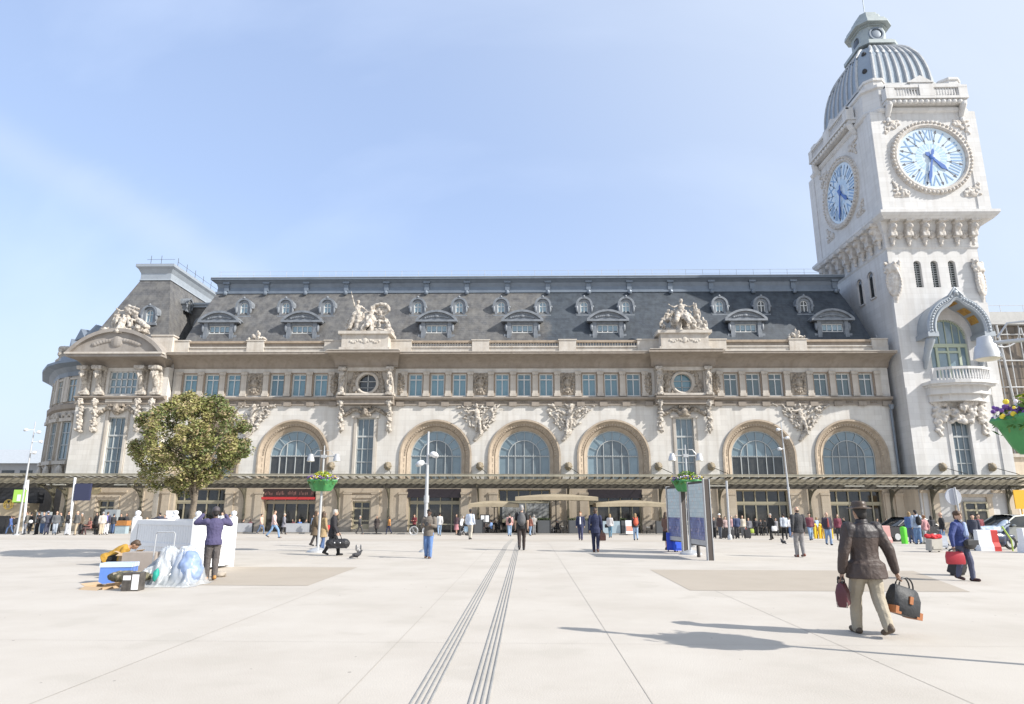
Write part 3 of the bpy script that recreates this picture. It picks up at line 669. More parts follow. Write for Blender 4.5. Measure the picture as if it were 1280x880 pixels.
# projecting bays: consoles, oculus, garlands
for bi, b in enumerate(BAYS):
    m = MB()
    n = 28; hole = [(b + 1.0 * cos(2 * pi * k / n), 15.05 + 1.0 * sin(2 * pi * k / n)) for k in range(n)]
    m.wall(rect(b - 2.2, b + 2.2, 13.6, 16.75), [hole], FY - .25, .5)
    for sx in (-1, 1):
        m.box(min(b + sx * 2.2, b + sx * 3.0), max(b + sx * 2.2, b + sx * 3.0), FY - .75, FY - .02, 13.6, 16.75)
    m.box(b - 3.05, b + 3.05, FY - .82, FY - .02, 16.35, 16.75); m.box(b - 3.15, b + 3.15, FY - 1.05, FY - .02, 13.58, 13.82)
    m.build('bay_wall', M_TRIM, B)
    q = MB(); q.add([(x, FY + .2, z) for x, z in hole], [tuple(range(n))]); wn = q.build('round_window', M_GLASSB if bi else M_DARKGL, B)
    q = MB(); bars(q, [(b, 14.05), (b, 16.05)], .05, FY + .14, .05); bars(q, [(b - 1, 15.3), (b + 1, 15.3)], .045, FY + .14, .05); bars(q, [(b - .95, 14.6), (b + .95, 14.6)], .03, FY + .14, .05); q.build('window_frame', M_FRAMEG, wn)
    q = MB()
    q.loft([[(b + r * cos(2 * pi * k / 28), FY - .25 + dy, 15.05 + r * sin(2 * pi * k / 28)) for k in range(28)] for r, dy in ((1.32, 0), (1.3, -.16), (1.15, -.24), (1.0, -.14), (1.0, 0.02))], False)
    q.build('round_window_rim', M_TRIM, B, 40)
    rnd = random.Random(40 + bi); q = MB()
    q.box(b - 2.15, b + 2.15, FY - .27, FY - .1, 13.9, 14.1)
    for sx in (-1, 1):                                          # swags of leaves each side of the oculus
        for k in range(34):
            t = rnd.uniform(-1.1, 1.1); r = rnd.uniform(1.4, 2.1)
            q.ball((b + sx * r * cos(t), FY - .28, 15.05 + r * .9 * sin(t)), (rnd.uniform(.1, .22), .16, rnd.uniform(.1, .26)), 7, 5)
        q.cap((b + sx * 1.9, FY - .3, 14.0), .2, (b + sx * 1.45, FY - .3, 16.2), .12)
    me = remesh(q, 'carved_leaves', M_CARVED, .055, 1, .05, 6, bi); put('carved_leaves', me, B)
    for sx in (-1, 1):                                          # scroll console with a head, and the drop of fruit under it
        c = b + sx * 2.62; q = MB()
        q.cap((c, FY - 1.0, 16.1), .33, (c, FY - .85, 15.0), .24); q.cap((c, FY - .85, 15.0), .24, (c, FY - .98, 14.1), .3)
        mascaron(q, (c, FY - 1.2, 15.75), .24, random.Random(bi)); q.box(c - .42, c + .42, FY - 1.35, FY - .7, 16.35, 16.72); q.box(c - .4, c + .4, FY - 1.25, FY - .7, 13.6, 13.9)
        for s2 in (-1, 1): q.ball((c + s2 * .26, FY - 1.05, 15.2), (.1, .2, .5), 7, 5)
        put('scroll_console', remesh(q, 'scroll_console', M_CARVE, .055, 1, .05, 6, bi), B)
        q = MB(); rnd = random.Random(5 + bi * 2 + sx)
        mascaron(q, (c, FY - .8, 12.75), .29, rnd)
        for k in range(30):
            z = 12.3 - k * .085; q.ball((c + rnd.uniform(-.2, .2), FY - .35 + rnd.uniform(-.2, .05), z), (rnd.uniform(.12, .24), .26, rnd.uniform(.12, .2)), 7, 5)
        q.ball((c, FY - .3, 9.75), (.12, .2, .25), 7, 5)
        put('fruit_drop', remesh(q, 'fruit_drop', M_CARVE, .05, 1, .06, 6, bi + 3), B)
    q = MB(); rnd = random.Random(15 + bi)                      # garland and keystone over the tall window
    for k in range(60):
        t = -1 + 2 * k / 59; z = 12.0 - .55 * cos(t * pi * 2) * .5 - .1
        q.ball((b + 2.3 * t, FY - .22 + rnd.uniform(-.1, .05), z + rnd.uniform(-.1, .1)), (rnd.uniform(.12, .22), .2, rnd.uniform(.12, .22)), 7, 5)
    q.ball((b, FY - .45, 11.9), (.34, .35, .45), 9, 7); q.box(b - .6, b + .6, FY - .6, FY, 12.3, 12.55); q.cap((b - .5, FY - .3, 11.5), .16, (b + .5, FY - .3, 11.5), .16)
    put('garland', remesh(q, 'garland', M_CARVED, .05, 1, .06, 6, bi + 5), B)

# great concave cornice, parapet, balustrades
def cornice_prof(dy=0.0, pro=1.95):
    pts = [(FY + .3, 16.75), (FY - .12 - dy, 16.75), (FY - .12 - dy, 16.86)]
    for k in range(9):
        t = pi / 2 * k / 8; pts.append((FY - .2 - dy - pro * (1 - cos(t)), 16.9 + 1.0 * sin(t)))
    return pts + [(FY - .32 - dy - pro, 17.9), (FY - .32 - dy - pro, 18.12), (FY + .3, 18.2)]
co = MB(); CUT = [X0] + [e for b in BAYS for e in (b - 3.1, b + 3.1)] + [X1 + .1]
for i in range(0, 6, 2): co.sweep_x(cornice_prof(), CUT[i], CUT[i + 1])
for b in BAYS: co.sweep_x(cornice_prof(.85, 1.9), b - 3.1, b + 3.1, e0=.28, e1=.28)
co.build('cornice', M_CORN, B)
lip = MB()
for i in range(0, 6, 2): lip.box(CUT[i], CUT[i + 1], FY - 2.33, FY - .3, 18.125, 18.19)
for b in BAYS: lip.box(b - 3.9, b + 3.9, FY - 3.12, FY - .3, 18.195, 18.26)
lip.build('cornice_lip', M_TRIM, B)
PY = 71.2
pa = MB(); pa.box(X0, X1, PY, PY + .5, 18.2, 18.95); pa.box(X0, X1, PY - .12, PY + .6, 18.95, 19.08)
blocks = [(x, .95) for x in MEDX] + [(b + s_ * 3.7, 1.15) for b in BAYS for s_ in (-1, 1)] + [(38.5, .85), (-38.45, .85)]
for x, hw in blocks: pa.box(x - hw, x + hw, PY - .16, PY + .64, 18.22, 19.72); pa.box(x - hw - .08, x + hw + .08, PY - .24, PY + .72, 19.72, 19.84)
pa.build('parapet', M_TRIM, B)
rail = MB(); rail.box(X0, X1, PY - .08, PY + .52, 19.50, 19.74); rail.build('parapet_rail', mat('brown_rail_stone', (.36, .29, .22), .85, var=.6, vscale=2), B)
bl = MB()
for x in [X0 + .3 * k for k in range(int((X1 - X0) / .3))]:
    if abs(x - C0) < 13.5: bl.lathe([(.07, 0), (.1, .1), (.05, .3), (.09, .42)], (x, PY + .2, 19.08), 6)
bl.build('balusters', M_TRIM, B)
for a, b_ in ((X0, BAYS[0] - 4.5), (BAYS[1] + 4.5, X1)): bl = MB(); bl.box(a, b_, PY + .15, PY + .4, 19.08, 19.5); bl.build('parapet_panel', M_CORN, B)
# statue pedestals
for b in BAYS:
    m = MB(); m.box(b - 2.55, b + 2.55, FY - 2.35, FY - .2, 18.26, 20.1); m.box(b - 2.75, b + 2.75, FY - 2.55, FY, 18.26, 18.62); m.box(b - 2.9, b + 2.9, FY - 2.65, FY + .1, 20.1, 20.42)
    for sx in (-1, 1):
        for k in range(6): m.ball((b + sx * (.35 + k * .24), FY - 2.36, 19.3 + .12 * sin(k * 1.3)), (.16, .08, .13), 7, 5)
    m.ball((b, FY - 2.36, 19.4), (.28, .1, .38), 8, 6)
    m.build('statue_pedestal', M_TRIM, B)
def drape(mb, rnd, a, b, r0, r1, n=5, j=.12):
    for k in range(n):
        d = Vector((rnd.uniform(-j, j), rnd.uniform(-j, j), rnd.uniform(-j, j)))
        mb.cap(Vector(a) + d, r0 * rnd.uniform(.6, 1), Vector(b) + d * 2.2, r1 * rnd.uniform(.6, 1), 7)
def statue_group(kind, seed):
    rnd = random.Random(seed); q = MB(); T, Rz = Matrix.Translation, lambda a: Matrix.Rotation(a, 4, 'Z')
    def fig(M, **k):
        P, J = human(**k); merge(q, pose_lump(P, ('body', 'legs', 'hair')), M)
    if kind == 'raised':
        fig(T((-1.05, -.15, .35)) @ Rz(pi + .3), H=3.3, fem=True, step=.12, armR=((.1, .05, .34), (.08, .02, .34)), armL=((-.2, .1, -.2), (-.05, .2, -.1)), lean=.1)
        drape(q, rnd, (-1.0, 0, 1.9), (-1.2, .2, .2), .45, .3, 7, .25)
        fig(T((.15, .1, .75)) @ Rz(pi), H=3.1, fem=True, legs='sit', armL=((-.2, .1, -.15), (-.15, .15, .05)), armR=((.2, .1, -.1), (.18, .1, .06)))
        drape(q, rnd, (.2, -.2, 1.5), (-.2, -.75, .1), .36, .24, 7, .3)
        for k in range(26): t = pi * k / 25; q.ball((1.0 + .75 * cos(t), .2, 2.7 + .62 * sin(t)), (.17, .22, .2), 7, 5)
        q.ball((1.0, .35, 2.55), (.75, .14, .5), 10, 8)
        fig(T((1.35, -.2, .5)) @ Rz(pi - .7), H=2.5, legs='sit', lean=.35, armR=((.15, .2, -.2), (0, .2, .1)))
        fig(T((1.95, -.25, .15)) @ Rz(pi - 1.1), H=2.0, legs='crouch', lean=.3)
        q.cap((1.6, -.4, 1.2), .16, (2.3, -.6, .1), .12); q.cap((-1.9, 0, 1.6), .1, (-1.9, 0, .3), .14)
        fig(T((-1.95, .1, .2)) @ Rz(pi + .8), H=1.7, legs='crouch', lean=.2)
    elif kind == 'seated':
        fig(T((.05, .1, 1.15)) @ Rz(pi), H=3.4, fem=True, legs='sit', armL=((-.22, .08, -.12), (-.2, .1, .12)), armR=((.2, .08, -.15), (.2, .12, .1)))
        drape(q, rnd, (0, -.1, 1.7), (0, -.8, .2), .40, .3, 9, .42)
        q.cap((-.8, .1, 2.3), .16, (-1.25, .2, 1.3), .2); fig(T((-1.35, -.2, .6)) @ Rz(pi + .6), H=2.5, legs='sit', lean=.2, armL=((-.15, .1, .2), (0, .1, .25)))
        fig(T((1.35, -.1, .4)) @ Rz(pi - .4), H=2.6, step=.1, fem=True, armR=((.12, .1, -.2), (.05, .15, .1)), lean=.1); q.cap((1.15, .1, .2), .09, (1.2, .1, 3.3), .08)
        drape(q, rnd, (1.4, 0, 1.3), (1.6, -.1, .2), .25, .22, 5, .2)
        fig(T((-1.95, -.25, .15)) @ Rz(pi + 1.0), H=2.0, legs='crouch', lean=.25); fig(T((2.0, -.2, .15)) @ Rz(pi - .9), H=2.1, legs='crouch', lean=.25)
        q.ball((0, .35, 2.0), (.8, .15, .8), 10, 8)
    else:
        fig(T((-.2, 0, .9)) @ Rz(pi + .4), H=2.9, fem=True, legs='sit', lean=.15, armL=((-.2, .12, .1), (-.1, .15, .2)), armR=((.2, .1, -.1), (.2, .1, .1)))
        fig(T((1.0, -.1, .5)) @ Rz(pi - .5), H=2.6, legs='sit', lean=.3); fig(T((-1.2, -.1, .7)) @ Rz(pi + .7), H=2.5, legs='sit', lean=.2)
        q.ball((-.9, -.3, 1.0), (.75, .3, .75), 12, 8); drape(q, rnd, (0, -.1, 1.6), (.5, -.5, .2), .32, .25, 7, .5); drape(q, rnd, (1.0, 0, 1.2), (1.9, -.2, .2), .4, .3, 6, .3)
        drape(q, rnd, (-.3, 0, 2.8), (.6, 0, 2.2), .25, .25, 5, .3)
    for k in range(34): q.ball((rnd.uniform(-2.2, 2.2), rnd.uniform(-.7, .5), rnd.uniform(.0, .35)), (rnd.uniform(.2, .45), .35, rnd.uniform(.15, .32)), 8, 6)
    q.box(-2.3, 2.3, -.7, .7, -.1, .12)
    return remesh(q, 'statue_group', M_CARVE, .055, 1, .055, 4.5, seed)
for b, kd in zip(BAYS, ('raised', 'seated')): o = put('statue_group', statue_group(kd, 3), B, (b + .05, FY - 1.25, 20.44)); o.scale = (1.22, 1.1, 1.05)
# carved finials on the pedestals by the outer medallions
def finial(seed):
    rnd = random.Random(seed); q = MB()
    for k in range(24):
        x = rnd.uniform(-.9, .9); q.ball((x, rnd.uniform(-.25, .25), rnd.uniform(0, 1.0) * (1 - abs(x)) + .1), (rnd.uniform(.1, .26), .2, rnd.uniform(.1, .28)), 7, 5)
    q.cap((0, 0, .2), .25, (0, 0, 1.1), .12)
    return remesh(q, 'carved_finial', M_CARVE, .05, 1, .03, 4, seed)
ME_FIN = finial(2)
for x in (MEDX[0], MEDX[3]): put('carved_finial', ME_FIN, B, (x, PY + .25, 19.84))
# relief figures between the arches
def relief(seed, flip):
    rnd = random.Random(seed); q = MB()
    P, J = human(H=3.5, fem=True, step=.16 * flip, twist=.5 * flip, armL=((-.26, .02, .06), (-.24, .05, .1)), armR=((.26, .02, -.02), (.24, .05, .02)), lean=.05)
    merge(q, pose_lump(P, ('body', 'hair', 'legs')), Matrix.Translation((0, -.1, -2.75)) @ Matrix.Rotation(pi, 4, 'Z') @ Matrix.Rotation(.12 * flip, 4, 'Y'))
    for k in range(120):                                       # wind-blown cloth, a fan narrowing downwards
        z = rnd.uniform(-2.3, .55); wd = .45 + (z + 2.6) * .72
        x = rnd.uniform(-1, 1) * wd; dx = rnd.uniform(.2, .55) * (1 if x > 0 else -1) * (z + 2.7) / 3
        q.cap((x, rnd.uniform(-.16, .1), z), rnd.uniform(.06, .15), (x + dx, rnd.uniform(-.16, .05), z + rnd.uniform(-.1, .35)), rnd.uniform(.04, .1), 7)
    q.cap((-.5, 0, -3.2), .2, (.1, 0, -2.4), .35)
    return remesh(q, 'relief_figure', M_CARVE, .05, 1, .045, 5, seed)
for i, x in enumerate(MEDX): put('relief_figure', relief(20 + i, 1 if i % 2 else -1), B, (x + (-.2, -.05, -.1, .1)[i], FY - .12, 12.05))

# lion-head bosses that hold the canopy rods
q = MB(); q.ball((0, -.25, 0), (.3, .3, .36), 10, 8); q.ball((0, -.5, -.08), (.17, .16, .17), 8, 6); q.box(-.26, .26, -.15, .05, -.4, .4)
for k in range(9): q.ball((.32 * cos(k * .7), -.2, .34 * sin(k * .7)), (.13, .14, .13), 7, 5)
ME_LION = remesh(q, 'lion_head_boss', mat('bronze_brown_boss', (.26, .215, .15), .7, var=.6, vscale=6), .04, 1)
BOSSX = [-21.0, -14.9, -5.0, 4.45, 14.0, 19.6]
for x in BOSSX:
    l = put('lion_head_boss', ME_LION, B, (x, FY - .02, 6.05))
    q = MB(); q.tube([(0, -.5, -.1), (.85, -2.6, -.82), (1.0, -3.9, -1.25)], .035, 6); q.build('tie_rod', M_IRON, l, loc=(0, 0, 0))
# rain pipe by the tower
q = MB(); q.tube([(39.15, FY - .45, 12.5), (39.15, FY - .25, 12.0), (39.2, FY - .22, 4.2)], .13, 10); q.lathe([(.3, 0), (.16, -.5)], (39.15, FY - .45, 12.6), 8); q.build('rain_pipe', M_ZINC, B, 40)

# ------------------------------------------------------------------ roof
E0 = FY + .35; RB, RT_ = (E0 + .3, 19.2), (77.0, 27.2)
rf = MB()
def roof_pt(t, x): return (x, RB[0] + (RT_[0] - RB[0]) * t - .35 * sin(pi * t), RB[1] + (RT_[1] - RB[1]) * t)
XL, XR = (-39.4, -38.0), (38.9, 37.6)
rf.loft([[roof_pt(k / 8, XL[0] + (XL[1] - XL[0]) * k / 8), roof_pt(k / 8, XR[0] + (XR[1] - XR[0]) * k / 8), (XR[0] + (XR[1] - XR[0]) * k / 8, 92, RB[1] + 8 * k / 8), (XL[0] + (XL[1] - XL[0]) * k / 8, 92, RB[1] + 8 * k / 8)] for k in range(9)], True)
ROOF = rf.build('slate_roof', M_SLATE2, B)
zp = [(77.05, 27.1), (76.85, 27.2), (76.85, 27.45), (77.0, 27.5), (77.05, 28.0), (76.9, 28.45), (76.5, 28.75), (76.3, 28.8), (76.3, 29.02), (77.2, 29.1)]
zb = MB()
zb.loft([[(XL[1] - (77 - y) * .9, y, z) for y, z in zp], [(XR[1] + (77 - y) * .9, y, z) for y, z in zp]], False, 0, False)
zb.loft([[(XR[1] + (77 - y) * .9, y, z) for y, z in zp], [(XR[1] + (77 - y) * .9, 92, z) for y, z in zp]], False, 0, False)
zb.loft([[(XL[1] - (77 - y) * .9, y, z) for y, z in zp], [(XL[1] - (77 - y) * .9, 92, z) for y, z in zp]], False, 0, False)
zb.add([(XL[1], 77.2, 29.1), (XR[1], 77.2, 29.1), (XR[1], 92, 29.1), (XL[1], 92, 29.1)], [(0, 1, 2, 3)])
for k in range(16):
    x = XL[1] + 1.2 + k * 4.93; zb.obox((x, 76.93, 27.95), 0, .55, .22, .9); zb.ball((x, 76.6, 27.15), (.28, .25, .3), 8, 6); zb.obox((x, 76.75, 28.5), 0, .8, .3, .25)
zb.build('zinc_roof_band', M_ZINC, B)
cp = MB(); cp.box(XL[1] - .6, XR[1] + .6, 76.24, 76.5, 29.03, 29.12); cp.build('roof_edge_strip', M_ZINCL, B)
rl = MB()
for k in range(38): x = XL[1] + .3 + k * 2.04; rl.tube([(x, 76.9, 29.1), (x, 76.9, 30.05)], .025, 5)
for z in (29.55, 30.02): rl.tube([(XL[1], 76.9, z), (XR[1], 76.9, z)], .018, 5)
rl.build('roof_railing', M_GALV, B)
for x, r_ in ((-2.9, .35), (10.9, .55), (12.6, .6), (16.2, .7), (21.5, .4)): q = MB(); q.lathe([(r_ * .5, 0), (r_ * .55, .5), (r_ * .3, .7), (.02, .75)], (x, 78.5, 29.1), 10); q.build('roof_vent', M_ZINCL, B, 40)
def dormer_big():
    b_ = MB(); w = 1.75
    b_.wall(rect(-w, w, -.6, 2.3), [rect(-1.2, 1.2, -.5, 1.75)], 0, .35); b_.box(-w, w, .36, 3.2, -.6, 2.3)
    for sx in (-1, 1): b_.box(min(sx * 1.3, sx * 1.75), max(sx * 1.3, sx * 1.75), -.14, .0, -.6, 2.2); b_.ball((sx * 1.85, -.05, 1.4), (.18, .18, .5), 8, 6); b_.box(min(sx * 1.75, sx * 2.1), max(sx * 1.75, sx * 2.1), -.05, .3, -.6, .6)
    top = arc(0, 2.3 - 2.0, 2.95, 42, 138, 16); b_.prism_xz(top + [(-2.2, 2.1), (2.2, 2.1)], -.1, 2.4)
    top2 = arc(0, .3, 3.15, 40, 140, 18) + arc(0, .3, 2.9, 140, 40, 18); b_.prism_xz(top2, -.4, 1.9); b_.box(-2.4, 2.4, -.42, .2, 2.05, 2.28)
    for k in range(13): t = -1 + k / 6; b_.ball((t * 1.3, -.14, 2.55 + .22 * (1 - t * t)), (.2, .1, .14), 7, 5)
    b_.ball((0, -.16, 2.75), (.28, .12, .2), 8, 6)
    gl = MB(); gl.box(-1.2, 1.2, 0, .03, -.5, 1.75); fr = MB()
    for x in (-1.14, -.6, 0, .6, 1.14): bars(fr, [(x, -.5), (x, 1.75)], .06 if x in (0,) else .045, -.04, .04)
    for z in (-.45, .85, 1.7): bars(fr, [(-1.2, z), (1.2, z)], .05, -.05, .05)
    return b_.mesh('dormer', M_DORM), gl.mesh('window', mat('bright_dormer_glass', (.26, .37, .43), .06, var=.5, spec=.9, coat=.5)), fr.mesh('window_frame', M_FRAME)
MD, MG, MF = dormer_big()
for x in (-35.5, -25.85, -10.3, -.45, 9.3, 24.95, 34.7):
    d = put('dormer', MD, B, (x, 73.35, 20.4)); g_ = put('window', MG, d, (0, .25, 0)); put('window_frame', MF, d, (0, .25, 0))
def dormer_small():
    b_ = MB(); b_.wall(archpoly(0, -.9, .35, .74, 16), [archpoly(0, -.75, .35, .44, 14)], 0, .25); b_.loft([[(x, y, z) for x, z in archpoly(0, -.9, .35, .74, 16)] for y in (0, 2.2)], False)
    top = arc(0, .35, .98, -10, 190, 18) + arc(0, .35, .74, 190, -10, 18); b_.prism_xz(top, -.2, 1.4)
    for sx in (-1, 1): b_.ball((sx * .85, -.08, -.1), (.16, .15, .5), 8, 6); b_.ball((sx * .98, -.08, .1), (.16, .14, .16), 8, 6)
    b_.box(-.95, .95, -.14, .1, -1.1, -.85); b_.ball((0, -.15, 1.35), (.14, .14, .16), 8, 6)
    gl = MB(); gl.prism_xz(archpoly(0, -.75, .35, .44, 14), 0, .03); fr = MB(); bars(fr, [(0, -.75), (0, .78)], .05, -.04, .04); bars(fr, [(-.4, .2), (.4, .2)], .04, -.04, .04); bars(fr, archpoly(0, -.72, .35, .40, 14) + [(-.4, -.72)], .05, -.04, .04)
    return b_.mesh('oculus_dormer', M_DORM, 40), [gl.mesh('window', m_) for m_ in (mat('bright_dormer_glass', (.3, .42, .5)), M_DARKGL)], fr.mesh('window_frame', M_FRAME)
SD, SG, SF = dormer_small()
for i, x in enumerate((-33.5, -28.5, -23.55, -12.8, -7.9, -2.95, 1.95, 6.8, 11.7, 22.6, 27.45, 32.4)):
    d = put('oculus_dormer', SD, B, (x, 74.85, 24.6)); put('window', SG[1 if i in (10, 11) else 0], d, (0, .2, 0)); put('window_frame', SF, d, (0, .2, 0))
# the slate link behind, between the pavilion and the main roof
m = MB(); m.box(-45, -36.5, 79.5, 88, 18, 26.2); m.build('link_wall', M_SLATE, B); m = MB(); m.box(-45.2, -36.3, 79.2, 88.2, 26.2, 26.5); m.box(-45.4, -36.1, 79.0, 88.4, 26.5, 26.75); m.build('link_cornice', M_ZINCL, B)
d = put('oculus_dormer', SD, B, (-40.6, 79.3, 23.6)); put('window', SG[1], d, (0, .2, 0)); put('window_frame', SF, d, (0, .2, 0))
# ------------------------------------------------------------------ corner pavilion
Q = empty('corner_pavilion', (-44.4, 71, gz(71)), 'corner pavilion with a curved grey pediment, statues and a tall cut-off slate roof', 'building', world=True)
PX0, PX1, PF = -49.3, -39.42, 71.0
pc = -44.45
m = MB(); m.wall(rect(PX0, PX1, 4.0, 13.0), [rect(pc - 1.45, pc - 0.02, 5.1, 11.2)] if False else [rect(pc - .95, pc + .95, 5.0, 11.2)], PF, .35)
m.wall(rect(PX0, PX1, 13.0, 16.75), [rect(pc - 1.55, pc + 1.55, 13.75, 16.3)], PF, .4)
m.box(PX0, PX1, PF + .9, 84, GB, 19.0)
m.box(PX0, PX0 + .01, PF, PF + .9, 4, 16.75); m.box(PX1 - .01, PX1, PF, FY, 4, 16.75)
m.build('wall', M_STONE, Q)
m = MB(); m.wall(rect(PX0, PX1, GB, 4.0), [rect(pc - .9, pc + .9, -.8, 2.4)], PF - .05, .5); m.box(PX0 - .1, pc - 1, PF - .2, PF - .04, GB, .4); m.box(pc + 1, PX1 + .1, PF - .2, PF - .04, GB, .4)
m.box(pc - 2.2, pc + 2.2, PF - .25, PF - .04, 3.2, 3.45)
for sx in (-1, 1): m.box(pc + sx * 1.25 - .2, pc + sx * 1.25 + .2, PF - .16, PF - .04, -.8, 2.7); m.box(pc + sx * 3.6 - .45, pc + sx * 3.6 + .45, PF - .18, PF - .04, .4, 3.3)
m.box(pc - 1.5, pc + 1.5, PF - .2, PF - .04, 2.7, 2.95)
m.build('ground_floor_wall', M_BEIGE, Q)
d = MB(); d.box(pc - .9, pc + .9, PF + .4, PF + .44, -.8, 2.4); dw = d.build('side_door', M_DARKGL, Q)
mullion_front(pc - .9, pc + .9, -.8, 2.4, PF + .35, [pc - .83, pc, pc + .83], [2.33, 1.65, 0.1, -.75], .08).build('door_frame', M_BRONZE, dw)
wn = put('tall_window', ME_TG, Q, (pc, PF + .34, 5.0)); put('window_frame', ME_TF, wn, (0, 0, 0)); put('window_surround', ME_TS, Q, (pc, PF, 5.0))
g_ = MB(); g_.box(pc - 1.55, pc + 1.55, PF + .36, PF + .39, 13.75, 16.3); wn = g_.build('attic_window', M_GLASS, Q)
f = MB()
for k in range(6): x = pc - 1.5 + k * .6; bars(f, [(x, 13.75), (x, 16.3)], .05, PF + .3, .05)
for z in (13.8, 14.6, 15.45, 16.25): bars(f, [(pc - 1.55, z), (pc + 1.55, z)], .05, PF + .3, .05)
f.build('window_frame', M_FRAME, wn)
m = MB(); m.sweep_x([(y - 1.0 if y < FY else PF + .2, z) for y, z in prof], PX0 - .05, PX1 + .02); m.build('string_course', M_CORN, Q)
for x in (pc - 3.95, pc - 2.35, pc + 2.35, pc + 3.95):
    q = MB(); q.cap((x, PF - .85, 16.1), .36, (x, PF - .35, 14.6), .26); q.box(x - .5, x + .5, PF - .3, PF + .1, 13.6, 16.75); q.box(x - .55, x + .55, PF - 1.35, PF + .05, 16.3, 16.72); mascaron(q, (x, PF - 1.05, 15.8), .27, random.Random(3)); q.box(x - .55, x + .55, PF - .55, PF + .05, 13.6, 13.95)
    q.box(x - .3, x + .3, PF - .5, PF, 14, 14.9)
    put('scroll_console', remesh(q, 'scroll_console', M_CARVE, .055, 1, .035, 6, 1), Q)
    q = MB(); rnd = random.Random(int(x * 10)); mascaron(q, (x, PF - .65, 12.75), .3, rnd)
    for k in range(34): q.ball((x + rnd.uniform(-.22, .22), PF - .28 + rnd.uniform(-.2, .05), 12.3 - k * .08), (rnd.uniform(.12, .26), .26, rnd.uniform(.12, .22)), 7, 5)
    put('fruit_drop', remesh(q, 'fruit_drop', M_CARVE, .05, 1, .06, 6, 3), Q)
q = MB(); rnd = random.Random(77)
for k in range(64):
    t = -1 + 2 * k / 63; q.ball((pc + 2.0 * t, PF - .2 + rnd.uniform(-.1, .05), 11.95 - .3 * cos(t * pi * 2) + rnd.uniform(-.1, .1)), (rnd.uniform(.12, .24), .22, rnd.uniform(.12, .22)), 7, 5)
q.ball((pc, PF - .4, 12.1), (.45, .35, .5), 9, 7); q.box(pc - .7, pc + .7, PF - .6, PF, 12.35, 12.6)
put('garland', remesh(q, 'garland', M_CARVED, .05, 1, .06, 6, 5), Q)
# cavetto cornice and curved pediment
LY = 68.95
def cav(dx, y0, y1, z0=16.7, z1=17.5):
    return [(dx * (1 - cos(pi / 2 * k / 8)), y0 + (y1 - y0) * (1 - cos(pi / 2 * k / 8)), z0 + (z1 - z0) * sin(pi / 2 * k / 8)) for k in range(9)]
m = MB(); rings = []
for ex, y, z in cav(1.55, PF - .15, LY): ex *= .35; rings.append([(PX0 - ex + .2, y, z), (PX1 + ex - .4, y, z), (PX1 + ex - .4, 84, z), (PX0 - ex + .2, 84, z)])
m.loft(rings); m.build('cornice', M_CORN, Q)
xl, xr = -49.75, -39.25; pcx = (xl + xr) / 2; hw = (xr - xl) / 2
RI_ = 2.6; R_ = (hw * hw + RI_ * RI_) / (2 * RI_); cz = 17.95 + RI_ - R_; ah = math.degrees(math.asin(hw / R_))
m = MB(); m.box(xl, xr, LY - .15, 74, 17.5, 17.95)
m.prism_xz(arc(pcx, cz, R_ - .12, 90 - ah, 90 + ah, 26), LY + .15, 73.2)
for k in range(16):
    t = -1 + 2 * k / 15; m.ball((pcx + t * 2.4, LY + .15, 18.9 + .5 * (1 - t * t)), (.4, .16, .24), 8, 6)
m.ball((pcx, LY + .15, 19.2), (.7, .25, .65), 10, 8)
m.build('pediment', M_LEADST, Q)
m = MB(); a, b = arc(pcx, cz, R_ + .1, 90 - ah, 90 + ah, 30), arc(pcx, cz, R_ - .28, 90 + ah, 90 - ah, 30); m.prism_xz(a + b, LY - .2, 73.0); m.build('pediment_cornice', M_LEADST, Q); m = MB(); m.box(xl - .12, xr + .12, LY - .3, LY + .4, 17.78, 17.98); m.build('pediment_lip', M_TRIM, Q)
put('statue_group', statue_group('reclining', 8), Q, (-44.4, 70.35, 20.6)); list(Q.children)[-1].scale = (1.0, 1.0, 1.25)
m = MB(); m.box(-41.6, PX1 + .2, 70.6, 71.6, 18.4, 20.2); m.box(-41.7, PX1 + .3, 70.5, 71.7, 20.2, 20.35); m.build('parapet', M_TRIM, Q)
# roof: steep slates to a cut-off top with a zinc cap
b0 = [(-50.6, 72.4, 19), (-40.6, 72.4, 19), (-40.6, 91, 19), (-50.6, 91, 19)]; t0 = [(-47.2, 76.2, 28.8), (-43.55, 76.2, 28.8), (-43.55, 89, 28.8), (-47.2, 89, 28.8)]
m = MB(); m.loft([[tuple(Vector(a).lerp(Vector(b), k / 6) + Vector((0, 0, 0))) for a, b in zip(b0, t0)] for k in range(7)]); m.build('slate_roof', M_SLATE, Q)
m = MB(); rings = []
for o_, z in ((.15, 28.7), (.05, 28.9), (.05, 29.6), (.3, 30.1), (.55, 30.35), (.55, 30.7), (0.0, 30.85)): rings.append([(-47.2 - o_, 76.2 - o_, z), (-43.55 + o_, 76.2 - o_, z), (-43.55 + o_, 89 + o_, z), (-47.2 - o_, 89 + o_, z)])
m.loft(rings); m.build('zinc_roof_cap', M_ZINCL, Q)
m = MB()
for k in range(6): m.tube([(-43.3, 77 + k * 2.2, 30.8), (-43.3, 77 + k * 2.2, 31.9)], .03, 5)
for x in (-46.5, -45.2): m.tube([(x, 76.6, 30.8), (x, 76.6, 32.1)], .03, 5)
m.tube([(-47, 76.6, 31.6), (-43.5, 76.6, 31.6)], .02, 5); m.tube([(-43.4, 88, 30.8), (-42.3, 88, 33.2)], .04, 5); m.tube([(-42.3, 88, 33.2), (-41.5, 88, 30.0)], .04, 5); m.tube([(-43.3, 77, 31.4), (-43.3, 88, 31.4)], .02, 5)
m.build('roof_railing', M_IRON, Q)
